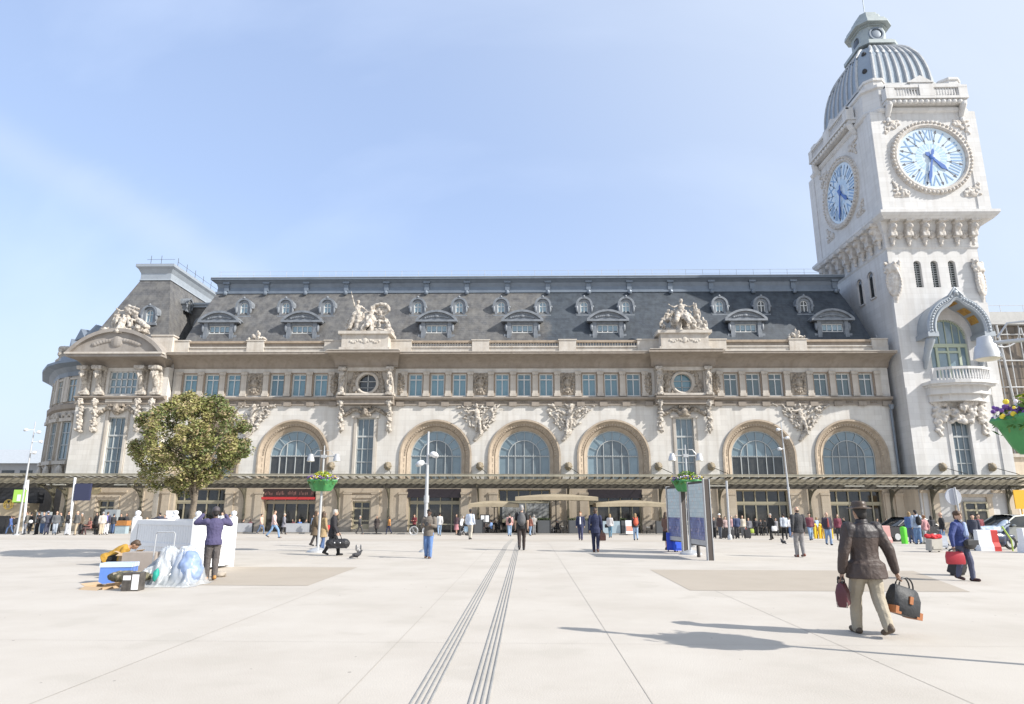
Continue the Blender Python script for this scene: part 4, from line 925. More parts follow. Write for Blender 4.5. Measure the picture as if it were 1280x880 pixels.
d = put('oculus_dormer', SD, Q, (-44.0, 73.6, 23.4)); put('window', SG[0], d, (0, .2, 0)); put('window_frame', SF, d, (0, .2, 0))
for y, z in ((78.5, 26.5), (83.5, 26.3)):
    d = put('oculus_dormer', SD, Q, (-42.05, y, z - .4), rz=pi / 2); d.scale = (.75, .75, .75); put('window', SG[1], d, (0, .2, 0)); put('window_frame', SF, d, (0, .2, 0))

# ------------------------------------------------------------------ side wing bending away to the left
W = empty('side_wing', (-60, 84, gz(72)), 'older grey side wing curving away left of the corner pavilion', 'building', world=True)
PLN = [(-49.0, 74.6), (-51.6, 75.0), (-54.1, 76.0), (-56.3, 77.6), (-59.3, 81.0), (-63.2, 86.4), (-66.0, 94), (-66.5, 108), (-58, 118), (-45, 112)]
def plan_loft(pts, prof_):
    m = MB(); c = Vector((-50, 100)); rings = []
    for o_, z in prof_:
        ring = []
        for i, p in enumerate(pts):
            a, b = Vector(pts[max(i - 1, 0)]), Vector(pts[min(i + 1, len(pts) - 1)]); d = (b - a).normalized(); n = Vector((d.y, -d.x))
            if n.dot(Vector(p) - c) < 0: n = -n
            q = Vector(p) + n * o_; ring.append((q.x, q.y, z))
        rings.append(ring)
    return m.loft(rings, False, 0, False)
plan_loft(PLN, [(0, GB), (0, 16.8)]).build('wall', M_TRIM, W)
plan_loft(PLN, [(.0, 12.6), (.35, 12.8), (.4, 13.3), (.0, 13.5)]).build('string_course', M_CORN, W)
plan_loft(PLN, [(.1, 16.7), (.2, 17.2), (.7, 17.7), (1.5, 18.0), (1.5, 18.3), (.2, 18.4), (.2, 19.4), (-.4, 19.4), (-.4, 18.9), (-3.5, 23.0), (-8, 23.5)]).build('cornice_and_roof', M_ZINC, W)
for i, (x, y, r) in enumerate(((-52.85, 75.5, 21.8), (-55.2, 76.8, 36), (-57.8, 79.3, 48.6))):
    rr = -radians(r)
    e = MB(); e.box(-.95, .95, -.12, .0, 0, 2.6); wn = e.build('attic_window', M_GLASS, W, loc=(x, y, 13.7)); wn.rotation_euler.z = rr; wn.scale = (.72, 1, 1)
    e = MB(); bars(e, [(0, 0), (0, 2.6)], .05, -.15, .05); bars(e, [(-.95, 1.8), (.95, 1.8)], .05, -.15, .05); bars(e, [(-1, 0), (-1, 2.65), (1, 2.65), (1, 0)], .12, -.15, .12)
    for sx in (-1, 1): e.box(sx * 1.5 - .35, sx * 1.5 + .35, -.3, 0, -.1, 2.9)
    e.build('window_frame', M_TRIM, wn, loc=(0, 0, 0))
    e = MB(); e.box(-1, 1, -.1, 0, 0, 4.2); wn = e.build('tall_window', M_GLASS, W, loc=(x, y, 7.0)); wn.rotation_euler.z = rr; wn.scale = (.72, 1, 1)
    e = MB()
    for xx in (-.95, 0, .95): bars(e, [(xx, 0), (xx, 4.2)], .05, -.14, .04)
    for z in (0, 1.6, 3.0, 4.2): bars(e, [(-1, z), (1, z)], .05, -.14, .04)
    e.build('window_frame', M_FRAMEG, wn, loc=(0, 0, 0))
    e = MB(); e.box(-1.5, 1.5, -.55, 0, 4.3, 4.7); e.box(-1.35, -1.05, -.3, 0, -.2, 4.3); e.box(1.05, 1.35, -.3, 0, -.2, 4.3); e.box(-1.6, 1.6, -.6, 0, -.6, -.2)
    for k in range(12): e.ball((-1.2 + k * .22, -.3, 4.95 + .2 * sin(k)), (.2, .2, .25), 7, 5)
    e.ball((0, -.35, -1.5), (.7, .35, .9), 9, 7)
    e.build('window_surround', M_TRIM, wn, loc=(0, 0, 0))
for x, y, r, z in ((-52.2, 78.2, 15, 18.9), (-55.0, 80.0, 36, 18.9), (-59.4, 84.8, 50, 18.9)):
    e = MB(); e.box(-1.2, 1.2, -1, 2.5, 0, 3.2); e.prism_xz([(-1.5, 3.2), (1.5, 3.2), (0, 4.5)], -1.2, 2.5); d = e.build('dormer', M_ZINC, W, loc=(x, y, z)); d.rotation_euler.z = -radians(r)
q = MB(); rnd = random.Random(4)
for k in range(40): q.ball((rnd.uniform(-.9, .9), rnd.uniform(-.5, .5), rnd.uniform(0, 2.2)), (rnd.uniform(.2, .5), .35, rnd.uniform(.2, .5)), 7, 5)
put('carved_urn', remesh(q, 'carved_urn', M_CARVE, .08, 1, .05, 3, 2), W, (-58.6, 81.6, 19.3))

# ------------------------------------------------------------------ clock tower
K = empty('clock_tower', (45.2, 76, gz(70)), 'tall white stone clock tower with a ribbed zinc dome and blue dials', 'clock tower', world=True)
SX0, SX1, SF, SB = 40.0, 49.9, 70.0, 84.2
CX0, CX1, CF, CB = 39.45, 51.15, 68.7, 85.4
TC = 45.2
def atx(px, py, X): d = ray(px, py); k = X / d.x; return Vector((X, k * d.y, EYE + k * d.z))
m = MB()
fh = [rect(TC - .95 - .1, TC + .95 - .1, 5.0, 10.9), archpoly(TC, 15.2, 19.6, 2.05, 20)] + [archpoly(x, 25.3, 28.0, .40, 12) for x in (43.1, 44.95, 46.85)]
m.wall([(SX0, GB), (SX1, GB), (SX1, 31), (SX0, 31)], fh, SF, .45)
m.box(SX0, SX1, SF + 1.0, SB, GB, 31); m.box(SX1 - .01, SX1, SF, SF + 1, GB, 31); m.box(SX0, SX0 + .01, SF, SF + 1, GB, 31)
# shallow pilaster on both front corners
for xa in (SX0 - .06, SX1 - 1.05): m.box(xa, xa + 1.11, SF - .10, SF + .6, 4, 23.5)
m.build('shaft', M_TOWER, K)
m = MB(); m.box(SX0 - .2, SX1 + .2, SF - .3, SF - .02, GB, .4); m.box(SX0, TC - 2, SF - .2, SF - .02, 3.3, 3.6); m.box(TC + 2, SX1, SF - .2, SF - .02, 3.3, 3.6)
for sx in (-1, 1): m.box(TC + sx * 1.6 - .25, TC + sx * 1.6 + .25, SF - .2, SF - .02, .4, 2.9); m.box(TC + sx * 3.9 - .5, TC + sx * 3.9 + .5, SF - .2, SF - .02, .4, 3.3)
m.box(TC - 2, TC + 2, SF - .25, SF - .02, 2.9, 3.2); m.build('ground_floor_trim', M_BEIGE, K)
d = MB(); d.box(TC - 1.0, TC + 1.3, SF - .12, SF - .08, -.9, 2.4); dw = d.build('side_door', M_DARKGL, K)
mullion_front(TC - 1.0, TC + 1.3, -.9, 2.4, SF - .16, [TC - .95, TC + .15, TC + 1.25], [2.35, 1.6, 0], .09).build('door_frame', M_BRONZE, dw)
wn = put('tall_window', ME_TG, K, (TC - .1, SF + .34, 4.8)); put('window_frame', ME_TF, wn, (0, 0, 0))
m = MB()
for sx in (-1, 1): m.box(TC - .1 + sx * 1.15 - .2, TC - .1 + sx * 1.15 + .2, SF - .1, SF, 4.9, 11)
m.box(TC - 1.6, TC + 1.4, SF - .2, SF, 4.6, 4.9); m.build('window_surround', M_TOWER, K)
for x in (43.1, 44.95, 46.85):
    g_ = MB(); g_.prism_xz(archpoly(x, 25.3, 28.0, .40, 12), SF + .4, SF + .43); wn = g_.build('arched_slit_window', M_DARKGL, K)
    f = MB()
    for k in range(11): bars(f, [(x - .4, 25.4 + k * .27), (x + .4, 25.4 + k * .27)], .03, SF + .36, .03)
    bars(f, [(x, 25.3), (x, 28.3)], .03, SF + .36, .03); f.build('window_bars', M_FRAMEG, wn)
def on_left(name, mb, mats, y, z, sx=SX0):                       # a piece built facing the front, hung on the left flank
    o = mb.build(name, mats, K, loc=(sx, y, z)); o.rotation_euler.z = -pi / 2; return o
for px, py in ((1077, 367), (1090.5, 358)):
    P_ = atx(px, py, SX0)
    g_ = MB(); g_.prism_xz(archpoly(0, -1.35, 1.15, .42, 12), -.02, .02); wn = on_left('arched_slit_window', g_, M_DARKGL, P_.y, P_.z)
    f = MB(); a, b = archpoly(0, -1.45, 1.15, .56, 14), archpoly(0, -1.35, 1.15, .42, 14)
    bars(f, a + [a[0]], .08, -.06, .08); on_left('window_surround', f, M_TOWER, P_.y, P_.z)
P_ = atx(1096, 435, SX0); g_ = MB(); g_.prism_xz(archpoly(0, -1.6, 1.15, .36, 12), -.08, .02); on_left('niche', g_, M_TOWER, P_.y, P_.z)
# cartouches on the shaft corners
def cartouche(seed):
    q = MB(); rnd = random.Random(seed)
    q.ball((0, 0, 0), (.75, .45, 1.5), 12, 10); q.ball((0, -.1, 1.7), (.95, .5, .7), 10, 8); q.cap((0, 0, -1.3), .45, (0, .1, -2.6), .14)
    for k in range(26): t = 2 * pi * k / 26; q.ball((.85 * cos(t), -.1, 1.6 * sin(t)), (.2, .3, .24), 7, 5)
    for k in range(26): q.ball((rnd.uniform(-.95, .95), rnd.uniform(-.4, .2), rnd.uniform(1.3, 2.5)), (rnd.uniform(.15, .3), .25, rnd.uniform(.15, .32)), 7, 5)
    return remesh(q, 'cartouche', M_CARVE_T, .07, 1, .03, 3, seed)
MC = cartouche(3)
for x_, r_ in ((SX0 + .3, -.5), (SX1 - .3, .5)): o = put('cartouche', MC, K, (x_, SF - .02, 25.9), rz=r_); o.scale = (.8, .8, .95)
# corbel table
m = MB(); rings = []
for o_, z in ((0, 29.7), (.12, 29.9), (.12, 30.3), (0.1, 30.4), (.2, 31.6), (.7, 32.8)): rings.append([(SX0 - o_, SF - o_, z), (SX1 + o_, SF - o_, z), (SX1 + o_, SB + o_, z), (SX0 - o_, SB + o_, z)])
m.loft(rings); m.build('corbel_band', M_TOWER, K)
def corbel():
    q = MB(); q.cap((0, -.75, 1.0), .34, (0, -.15, -.3), .24); q.ball((0, -.25, -.55), (.28, .25, .38), 8, 6); q.box(-.48, .48, -1.25, .1, 1.3, 1.75); q.box(-.36, .36, -.7, .1, -.2, 1.3); q.ball((0, -1.0, .8), (.25, .25, .3), 8, 6); q.ball((0, -.2, -1.0), (.2, .2, .25), 7, 5)
    return remesh(q, 'corbel', M_CARVE_T, .06, 1, .02, 4, 1)
MCB = corbel()
def shell():
    q = MB(); q.ball((0, 0, 0), (.42, .22, .45), 9, 7); q.ball((0, -.1, -.1), (.2, .2, .22), 7, 5)
    for k in range(7): t = pi * k / 6; q.ball((.42 * cos(t), -.02, .4 * sin(t)), (.13, .16, .14), 7, 5)
    return remesh(q, 'shell_ornament', M_CARVE_T, .05, 1, .02, 4, 1)
MSH = shell()
for k in range(6): x = SX0 + .55 + k * 1.76; put('corbel', MCB, K, (x, SF - .2, 31.2))
for k in range(5): x = SX0 + 1.43 + k * 1.76; put('shell_ornament', MSH, K, (x, SF - .25, 31.3))
for k in range(8): y = SF + .6 + k * 1.86; put('corbel', MCB, K, (SX0 - .2, y, 31.2), rz=-pi / 2)
for k in range(7): y = SF + 1.53 + k * 1.86; put('shell_ornament', MSH, K, (SX0 - .25, y, 31.3), rz=-pi / 2)
# clock storey
m = MB(); rings = []
for o_, z in ((.1, 32.75), (.45, 33.1), (.62, 33.35), (.62, 33.65), (.1, 33.85)): rings.append([(CX0 - o_, CF - o_, z), (CX1 + o_, CF - o_, z), (CX1 + o_, CB + o_, z), (CX0 - o_, CB + o_, z)])
m.loft(rings); m.build('lower_cornice', M_TOWER, K)
m = MB(); ch = .0
m.box(CX0, CX1, CF, CB, 33.8, 46.0)
for xa, xb in ((CX0 - .06, CX0 + 1.3), (CX1 - 1.3, CX1 + .06)): m.box(xa, xb, CF - .09, CF + .5, 33.9, 45.9)
for ya, yb in ((CF - .085, CF + 1.4), (CB - 1.4, CB + .08)): m.box(CX0 - .09, CX0 + .5, ya, yb, 33.9, 45.9)
m.build('clock_storey', M_TOWER, K)
M_DIAL = mat('pale_blue_dial', (.60, .69, .76), .2, var=.5, vscale=1.2, col2=(.49, .61, .71))
M_NUM = mat('blue_numeral', (.19, .33, .53), .4); M_PANE = mat('soft_blue_pane', (.40, .55, .70), .3); M_HAND = mat('blue_clock_hand', (.05, .13, .40), .35); M_MARK = mat('dark_marker', (.03, .03, .05), .5)
ROM = ['XII', 'I', 'II', 'III', 'IIII', 'V', 'VI', 'VII', 'VIII', 'IX', 'X', 'XI']
def text_mesh(s_, size, m_, name, ext=.01, sx=1.0):
    c = bpy.data.curves.new(name + '_t', 'FONT'); c.body = s_; c.size = size; c.align_x = 'CENTER'; c.align_y = 'CENTER'; c.extrude = ext
    o = bpy.data.objects.new(name + '_t', c); COL.objects.link(o)
    me = bpy.data.meshes.new_from_object(o.evaluated_get(bpy.context.evaluated_depsgraph_get())); bpy.data.objects.remove(o); bpy.data.curves.remove(c)
    me.materials.clear(); me.materials.append(m_); me.name = name
    for v in me.vertices: v.co.x *= sx
    return me
RD = 3.75
def clock_meshes():
    d = MB(); d.prism_xz(arc(0, 0, RD, 0, 360, 64)[:-1], -.04, .02)
    nu = MB()
    for k in range(12):
        t = radians(90 - 30 * k); me = text_mesh(ROM[k], 1.15, M_NUM, 'numerals', .012, 1.0)
        M4 = Matrix.Rotation(pi / 2, 4, 'X'); R2 = Matrix.Rotation(-(t - pi / 2), 4, 'Y')
        wmax = max(abs(v.co.x) for v in me.vertices); sc_ = min(1.35, .60 / wmax)
        vs_ = [R2 @ (M4 @ Vector((v.co.x * sc_, v.co.y * 1.62, v.co.z))) + Vector((2.72 * cos(t), -.06, 2.72 * sin(t))) for v in me.vertices]
        nu.add(vs_, [tuple(p.vertices) for p in me.polygons]); bpy.data.meshes.remove(me)
    mk = MB()
    for k in range(12):
        t = radians(75 - 30 * k); c, s_ = cos(t), sin(t)
        bars(mk, [(1.7 * c, 1.7 * s_), (3.45 * c, 3.45 * s_)], .018, -.06, .01)
        for r, L, wd in ((3.1, .42, .16), (2.05, .3, .12)):
            mk.prism_xz([((r + L) * c, (r + L) * s_), (r * c - wd * s_, r * s_ + wd * c), ((r + .06) * c, (r + .06) * s_), (r * c + wd * s_, r * s_ - wd * c)], -.075, -.05)
    pn = MB()
    for k in range(24):
        t0, t1 = radians(k * 15 + 3), radians(k * 15 + 12); pn.prism_xz([(1.05 * cos(t0), 1.05 * sin(t0)), (1.75 * cos(t0), 1.75 * sin(t0)), (1.75 * cos(t1), 1.75 * sin(t1)), (1.05 * cos(t1), 1.05 * sin(t1))], -.05, -.03)
    def hand(L, w_, back):
        h_ = MB(); h_.prism_xz([(-w_ * .6, 0), (-w_, L * .45), (-w_ * 1.5, L * .72), (-w_ * .9, L * .84), (0, L), (w_ * .9, L * .84), (w_ * 1.5, L * .72), (w_, L * .45), (w_ * .6, 0)], -.17, -.11)
        h_.prism_xz([(-w_ * .6, 0), (w_ * .6, 0), (w_ * 1.4, -back * .7), (0, -back), (-w_ * 1.4, -back * .7)], -.168, -.112); h_.ball((0, -.14, 0), (.32, .09, .32), 12, 6); return h_
    return d, nu, mk, pn, hand
dm, nm, mkm, pnm, handf = clock_meshes()
def clock_ring():
    q = MB(); q.loft([[(r * cos(2 * pi * k / 56), dy, r * sin(2 * pi * k / 56)) for k in range(56)] for r, dy in ((4.55, .05), (4.5, -.16), (4.3, -.22), (4.15, -.32), (3.95, -.34), (3.78, -.2), (3.74, .02))], False)
    for k in range(60): t = 2 * pi * k / 60; q.ball((4.32 * cos(t), -.26, 4.32 * sin(t)), (.19, .2, .19), 7, 5)
    return q.mesh('clock_ring', M_CARVE_T, 40)
MRING = clock_ring(); MRING.materials[0] = M_CARVE_T
def corner_carving(seed):
    rnd = random.Random(seed); q = MB()
    for k in range(34):
        u = rnd.uniform(0, 1); v = rnd.uniform(0, 1 - u * .8); q.ball((u * 1.7, rnd.uniform(-.08, .02), v * 1.7), (rnd.uniform(.12, .26), .16, rnd.uniform(.12, .26)), 7, 5)
    q.box(-.2, 1.7, -.05, .1, -.25, -.02)
    return remesh(q, 'corner_carving', M_CARVE_T, .06, 1, .03, 4, seed)
MCC = [corner_carving(1), corner_carving(2)]
CZC = 40.15
DM = dm.mesh('clock_dial', M_DIAL); NM = nm.mesh('numerals', M_NUM); MKM = mkm.mesh('hour_markers', M_MARK); PNM = pnm.mesh('inner_panes', M_PANE)
HH, HM = handf(2.2, .17, .9).mesh('hour_hand', M_HAND), handf(3.3, .12, 1.1).mesh('minute_hand', M_HAND)
for (x, y, rz, face) in ((TC + .35, CF, 0, 'f'), (CX0, 77.2, -pi / 2, 'l')):
    d = put('clock_dial', DM, K, (x - (.02 if face == 'l' else 0), y - (.02 if face == 'f' else 0), CZC), rz)
    for nme, me in (('numerals', NM), ('hour_markers', MKM), ('inner_panes', PNM)): put(nme, me, d, (0, 0, 0))
    o = put('hour_hand', HH, d, (0, 0, 0)); o.rotation_euler.y = radians(30 * 4.53); o = put('minute_hand', HM, d, (0, -.07, 0)); o.rotation_euler.y = radians(6 * 32)
    put('clock_ring', MRING, K, (x, y, CZC), rz)
    for sx in (-1, 1):
        for sz in (-1, 1):
            o = put('corner_carving', MCC[(sx * sz + 1) // 2], K, (x, y, CZC), rz)
            o.location += (Matrix.Rotation(rz, 3, 'Z') @ Vector((sx * 4.75, -.02, sz * 4.55))); o.scale = (-sx, 1, -sz)
# upper cornice, balconies, corner piers
m = MB(); rings = []
for o_, z in ((.05, 45.8), (.25, 46.0), (.3, 46.3), (.05, 46.6), (.0, 49.0), (.2, 49.15), (.2, 49.5), (-.4, 49.6)):
    cc = 1.3; a0, a1, b0_, b1 = CX0 - o_, CX1 + o_, CF - o_, CB + o_
    rings.append([(a0 + cc, b0_, z), (a1 - cc, b0_, z), (a1, b0_ + cc, z), (a1, b1 - cc, z), (a1 - cc, b1, z), (a0 + cc, b1, z), (a0, b1 - cc, z), (a0, b0_ + cc, z)])
m.loft(rings); m.build('upper_cornice', M_TOWER, K)
def balcony(L):
    m_ = MB(); m_.box(-L, L, -1.15, 0, 47.0, 47.3); m_.box(-L + .1, L - .1, -.9, 0, 46.6, 47.0)
    for sx in (-1, 1):
        m_.cap((sx * (L - .45), -.7, 46.5), .38, (sx * (L - .45), -.1, 45.4), .28); m_.ball((sx * (L - .45), -.1, 44.9), (.25, .2, .35), 8, 6)
        m_.box(min(sx * L, sx * (L - 1)), max(sx * L, sx * (L - 1)), -1.1, -.2, 47.3, 48.6)
    for k in range(13): m_.ball((-L + .9 + k * (2 * L - 1.8) / 12, -.85, 46.75), (.3, .25, .28), 8, 6)
    m_.box(-L, L, -1.12, -.75, 48.4, 48.7)
    for k in range(int(L * 2 / .32)):
        x = -L + 1.1 + k * .32
        if x < L - 1.0: m_.lathe([(.08, 0), (.12, .25), (.06, .8), (.1, 1.1)], (x, -.93, 47.3), 6)
    m_.box(-.8, .8, -1.16, -.7, 47.3, 48.75); m_.prism_xz([(-1.5, 49.6), (1.5, 49.6), (0, 50.5)], -.35, .3); m_.box(-1.2, 1.2, -.25, .3, 48.7, 49.6)
    return m_
bm_ = balcony(4.6); bm_.v = [(x, y, z - 47) for x, y, z in bm_.v]; bm_.build('balcony', M_TOWER, K, loc=(TC + .3, CF, 47))
bm_ = balcony(5.4); bm_.v = [(x, y, z - 47) for x, y, z in bm_.v]; o = bm_.build('balcony', M_TOWER, K, loc=(CX0, 77.1, 47)); o.rotation_euler.z = -pi / 2
# corner piers over the upper cornice
for x_, y_ in ((CX1 - 1.5, CF + 1.5), (CX0 + 1.5, CF + 1.5), (CX0 + 1.5, CB - 1.5)):
    m = MB(); m.prism_xy([(x_ + 1.25 * cos(pi / 4 * k + pi / 8), y_ + 1.25 * sin(pi / 4 * k + pi / 8)) for k in range(8)], 49.3, 50.3); m.prism_xy([(x_ + 1.4 * cos(pi / 4 * k + pi / 8), y_ + 1.4 * sin(pi / 4 * k + pi / 8)) for k in range(8)], 50.3, 50.6); m.build('corner_pier', M_TOWER, K)
# dome
DCX, DCY = TC + .1, 77.05
def dome_ring(hx, hy, z, c=.30):
    a, b = hx * c, hy * c; c_ = min(a, b)
    return [(DCX - hx + c_, DCY - hy, z), (DCX + hx - c_, DCY - hy, z), (DCX + hx, DCY - hy + c_, z), (DCX + hx, DCY + hy - c_, z), (DCX + hx - c_, DCY + hy, z), (DCX - hx + c_, DCY + hy, z), (DCX - hx, DCY + hy - c_, z), (DCX - hx, DCY - hy + c_, z)]
DP = []
for k in range(15):
    t = pi / 2 * k / 14 * .93; f_ = cos(t) ** .80; DP.append((1.9 + (4.75 - 1.9) * f_ if False else max(1.75, 4.75 * f_), max(2.1, 5.9 * f_), 51.2 + 8.4 * sin(t) ** 1.02))
m = MB(); m.loft([dome_ring(4.95, 6.1, 49.5), dome_ring(4.95, 6.1, 51.0)]); m.build('dome_drum', M_ZINC, K)
m = MB(); m.loft([dome_ring(*p) for p in DP]); m.build('dome', mat('dome_zinc', (.25, .30, .355), .45, metal=.25, var=.6, vscale=1.0, col2=(.33, .375, .415)), K)
rb = MB()
for u in range(8):
    w_ = -1 + 2 * u / 7
    rb.tube([(DCX + w_ * (hx - .30 * hx), DCY - hy - .01, z) for hx, hy, z in DP], .20, 7)
    rb.tube([(DCX - hx - .01, DCY + w_ * (hy - .30 * hx), z) for hx, hy, z in DP], .17, 7)
rb.loft([dome_ring(5.05, 6.2, 51.0), dome_ring(5.05, 6.2, 51.3)])
rb.build('dome_ribs', mat('pale_rib_zinc', (.44, .45, .455), .5, metal=.1, var=.5, vscale=2), K, 40)
q = MB()
for z_, t in ((54.0, 0), (56.6, 0)):
    i = min(range(15), key=lambda k: abs(DP[k][2] - z_)); hx, hy, z = DP[i]; q.ball((DCX - hx + .15 * hx, DCY - hy + .15 * hx, z), (.3, .3, .35), 10, 6)
q.build('dome_oculi', M_BLACK, K)
m = MB(); ztop = DP[-1][2]
for a, b, z0, z1 in ((2.5, 2.9, ztop - .1, ztop + .35), (2.25, 2.6, ztop + .35, ztop + .65)): m.loft([dome_ring(a, b, z0, .35), dome_ring(a, b, z1, .35)])
m.loft([dome_ring(1.65, 1.9, ztop + .6, .45), dome_ring(1.65, 1.9, ztop + 3.2, .45)])
LNT = mat('verdigris_zinc', (.36, .40, .40), .5, metal=.15, var=.7, vscale=1.2, col2=(.25, .29, .305))
for a, b, z0, z1 in ((1.85, 2.1, 3.1, 3.4), (2.3, 2.6, 3.4, 3.85), (2.1, 2.35, 3.85, 4.25), (1.5, 1.7, 4.25, 5.2), (1.2, 1.4, 5.2, 5.7)): m.loft([dome_ring(a, b, ztop + z0, .45), dome_ring(a * .97, b * .97, ztop + z1, .45)])
m.tube([(DCX, DCY, ztop + 5.6), (DCX, DCY, ztop + 9)], .05, 6)
m.build('lantern', LNT, K)
q = MB(); q.loft([[(DCX + r * cos(2 * pi * k / 20), DCY - 1.92 - d_, ztop + 1.9 + r * sin(2 * pi * k / 20)) for k in range(20)] for r, d_ in ((1.0, 0), (.95, .15), (.75, .15), (.72, .02))], False); q.ball((DCX, DCY - 1.92, ztop + 1.9), (.7, .12, .7), 14, 6); q.build('lantern_oculus', M_ZINC, K, 40)
q = MB(); q.ball((DCX - 1.66, DCY, ztop + 1.9), (.12, .75, .75), 14, 6); q.build('lantern_oculus', M_DARKGL, K)
# loggia: tall glazed arch under a zinc hood with gold mosaic, balcony and relief below
g_ = MB(); g_.prism_xz(archpoly(TC, 15.2, 19.6, 2.05, 20), SF + .4, SF + .44); lg = g_.build('loggia_window', M_GLASS, K)
f = MB(); GRN = mat('pale_green_frame', (.42, .47, .36), .6)
for x in (-1.45, -.75, 0, .75, 1.45): bars(f, [(TC + x, 18.9), (TC + x, 19.6 + sqrt(2.05 ** 2 - x * x))], .035, SF + .34, .04)
bars(f, [(TC - 2.05, 18.8), (TC + 2.05, 18.8)], .2, SF + .3, .08); bars(f, arc(TC, 19.6, 1.98, 0, 180, 20), .08, SF + .34, .06)
for x in (-2.0, -1.2, 0, 1.2, 2.0): bars(f, [(TC + x, 15.2), (TC + x, 18.8)], .13 if abs(x) > 1 else .09, SF + .32, .07)
bars(f, [(TC - 1.2, 18.1), (TC + 1.2, 18.1)], .12, SF + .32, .06); f.build('window_frame', GRN, lg)
def hood_pt(t, r): return (TC + .05 + r * .93 * cos(t), 20.0 + r * sin(t))
m = MB(); rings = []
tt = [radians(-8 + 196 * k / 30) for k in range(31)]
def rr_(t, r): return r + .55 * math.exp(-((t - pi / 2) / .20) ** 2)
for r, y in ((2.75, SF), (2.75, SF - 1.3), (2.7, SF - 1.9), (3.0, SF - 2.25), (3.45, SF - 2.3), (3.6, SF - 2.1), (3.5, SF - 1.6), (3.45, SF)):
    rings.append([(hood_pt(t, rr_(t, r))[0], y, hood_pt(t, rr_(t, r))[1]) for t in tt])
m.loft(rings, False, 0, False)
for sx in (-1, 1):
    x = TC + .05 + sx * 2.9; m.box(x - .55, x + .55, SF - 2.3, SF, 19.2, 19.7); m.cap((x, SF - 1.6, 19.0), .45, (x, SF - .2, 17.0), .25); m.cap((x, SF - 1.0, 18.2), .4, (x, SF - .1, 16.3), .18)
m.ball((TC, SF - 2.3, 23.95), (.3, .25, .3), 8, 6); m.cap((TC - .7, SF - 2.3, 23.6), .12, (TC, SF - 2.3, 24.5), .1); m.cap((TC + .7, SF - 2.3, 23.6), .12, (TC, SF - 2.3, 24.5), .1)
for k in range(34):
    t = radians(-4 + 188 * k / 33); x_, z_ = hood_pt(t, rr_(t, 3.2)); m.ball((x_, SF - 2.3, z_), (.13, .12, .13), 6, 5)
rings = []
for r, y in ((2.62, SF - 1.95), (2.62, SF - 2.22), (2.85, SF - 2.34), (2.95, SF - 2.26)): rings.append([(hood_pt(t, rr_(t, r))[0], y, hood_pt(t, rr_(t, r))[1]) for t in tt])
m.loft(rings, False, 0, False)
m.build('loggia_hood', M_ZINCL, K, 40)
m = MB()
for c_ in (28, 55, 125, 152, 90):
    m = MB(); ts = [radians(c_ - 10 + 20 * k / 6) for k in range(7)]
    m.loft([[(hood_pt(t, rr_(t, 2.70))[0], y, hood_pt(t, rr_(t, 2.70))[1]) for t in ts] for y in (SF - .35, SF - 1.65)], False, 0, False); m.build('gold_mosaic_panel', M_GOLD, K)
m = MB(); bp = lambda y, e=0: [(TC - 3.1 - e, SF), (TC - 3.1 - e, y + .8), (TC - 2.6 - e, y + .5), (TC - 1.5, y - .1), (TC, y - .3), (TC + 1.5, y - .1), (TC + 2.6 + e, y + .5), (TC + 3.1 + e, y + .8), (TC + 3.1 + e, SF)]
m.prism_xy(bp(SF - 2.4, .35), 14.3, 14.62); m.prism_xy(bp(SF - 2.2, .15), 14.1, 14.3); m.prism_xy(bp(SF - 1.6), 13.3, 14.1); m.prism_xy(bp(SF - 1.1, -.1), 12.6, 13.3); m.build('balcony_floor', M_TOWER, K)
m = MB(); o_ = bp(SF - 2.2); i_ = [(x * .94 + TC * .06, y + .28) for x, y in o_[1:-1]]; m.prism_xy(o_[1:-1] + i_[::-1], 15.75, 16.0)
for (xa, ya), (xb, yb) in zip(o_[1:-2], o_[2:-1]):
    n = max(1, int(hypot(xb - xa, yb - ya) / .3))
    for k in range(n): t = (k + .5) / n; m.lathe([(.1, 0), (.13, .25), (.07, .8), (.1, 1.13)], (xa + (xb - xa) * t, ya + (yb - ya) * t + .16, 14.62), 6)
for x in (TC - 2.9, TC + 2.9): m.box(x - .22, x + .22, SF - 1.55, SF - 1.1, 14.62, 15.95)
m.build('balcony_balustrade', M_TOWER, K)
q = MB(); rnd = random.Random(12)
for k in range(110):
    x = rnd.uniform(-2.5, 2.5); z = rnd.uniform(10.5, 13.2); q.ball((TC + x, SF + rnd.uniform(-.85, -.1) * (1 - abs(x) / 3.6), z), (rnd.uniform(.15, .4), .25, rnd.uniform(.12, .36)), 8, 6)
for k in range(20): t = pi * k / 19; q.ball((TC + 2.1 * cos(t), SF - .5, 12.9 + .8 * sin(t)), (.3, .45, .22), 7, 5)
for sx in (-1, 1):
    for k in range(26): q.ball((TC + sx * (2.35 + rnd.uniform(-.3, .3)), SF - .15, 13.2 - k * .16), (rnd.uniform(.15, .35), .25, .22), 7, 5)
mascaron(q, (TC, SF - .8, 12.0), .34, rnd); q.box(TC - 2.5, TC + 2.5, SF - .12, SF + .1, 11.2, 13.5)
put('relief_panel', remesh(q, 'relief_panel', M_CARVE_T, .065, 1, .04, 3, 6), K)
for x in (42.6, 47.6):
    l = put('lion_head_boss', ME_LION, K, (x, SF - .02, 5.9)); q = MB(); q.tube([(0, -.5, -.1), (.85, -2.2, -.75), (1.0, -3.0, -1.1)], .035, 6); q.build('tie_rod', M_IRON, l, loc=(0, 0, 0))

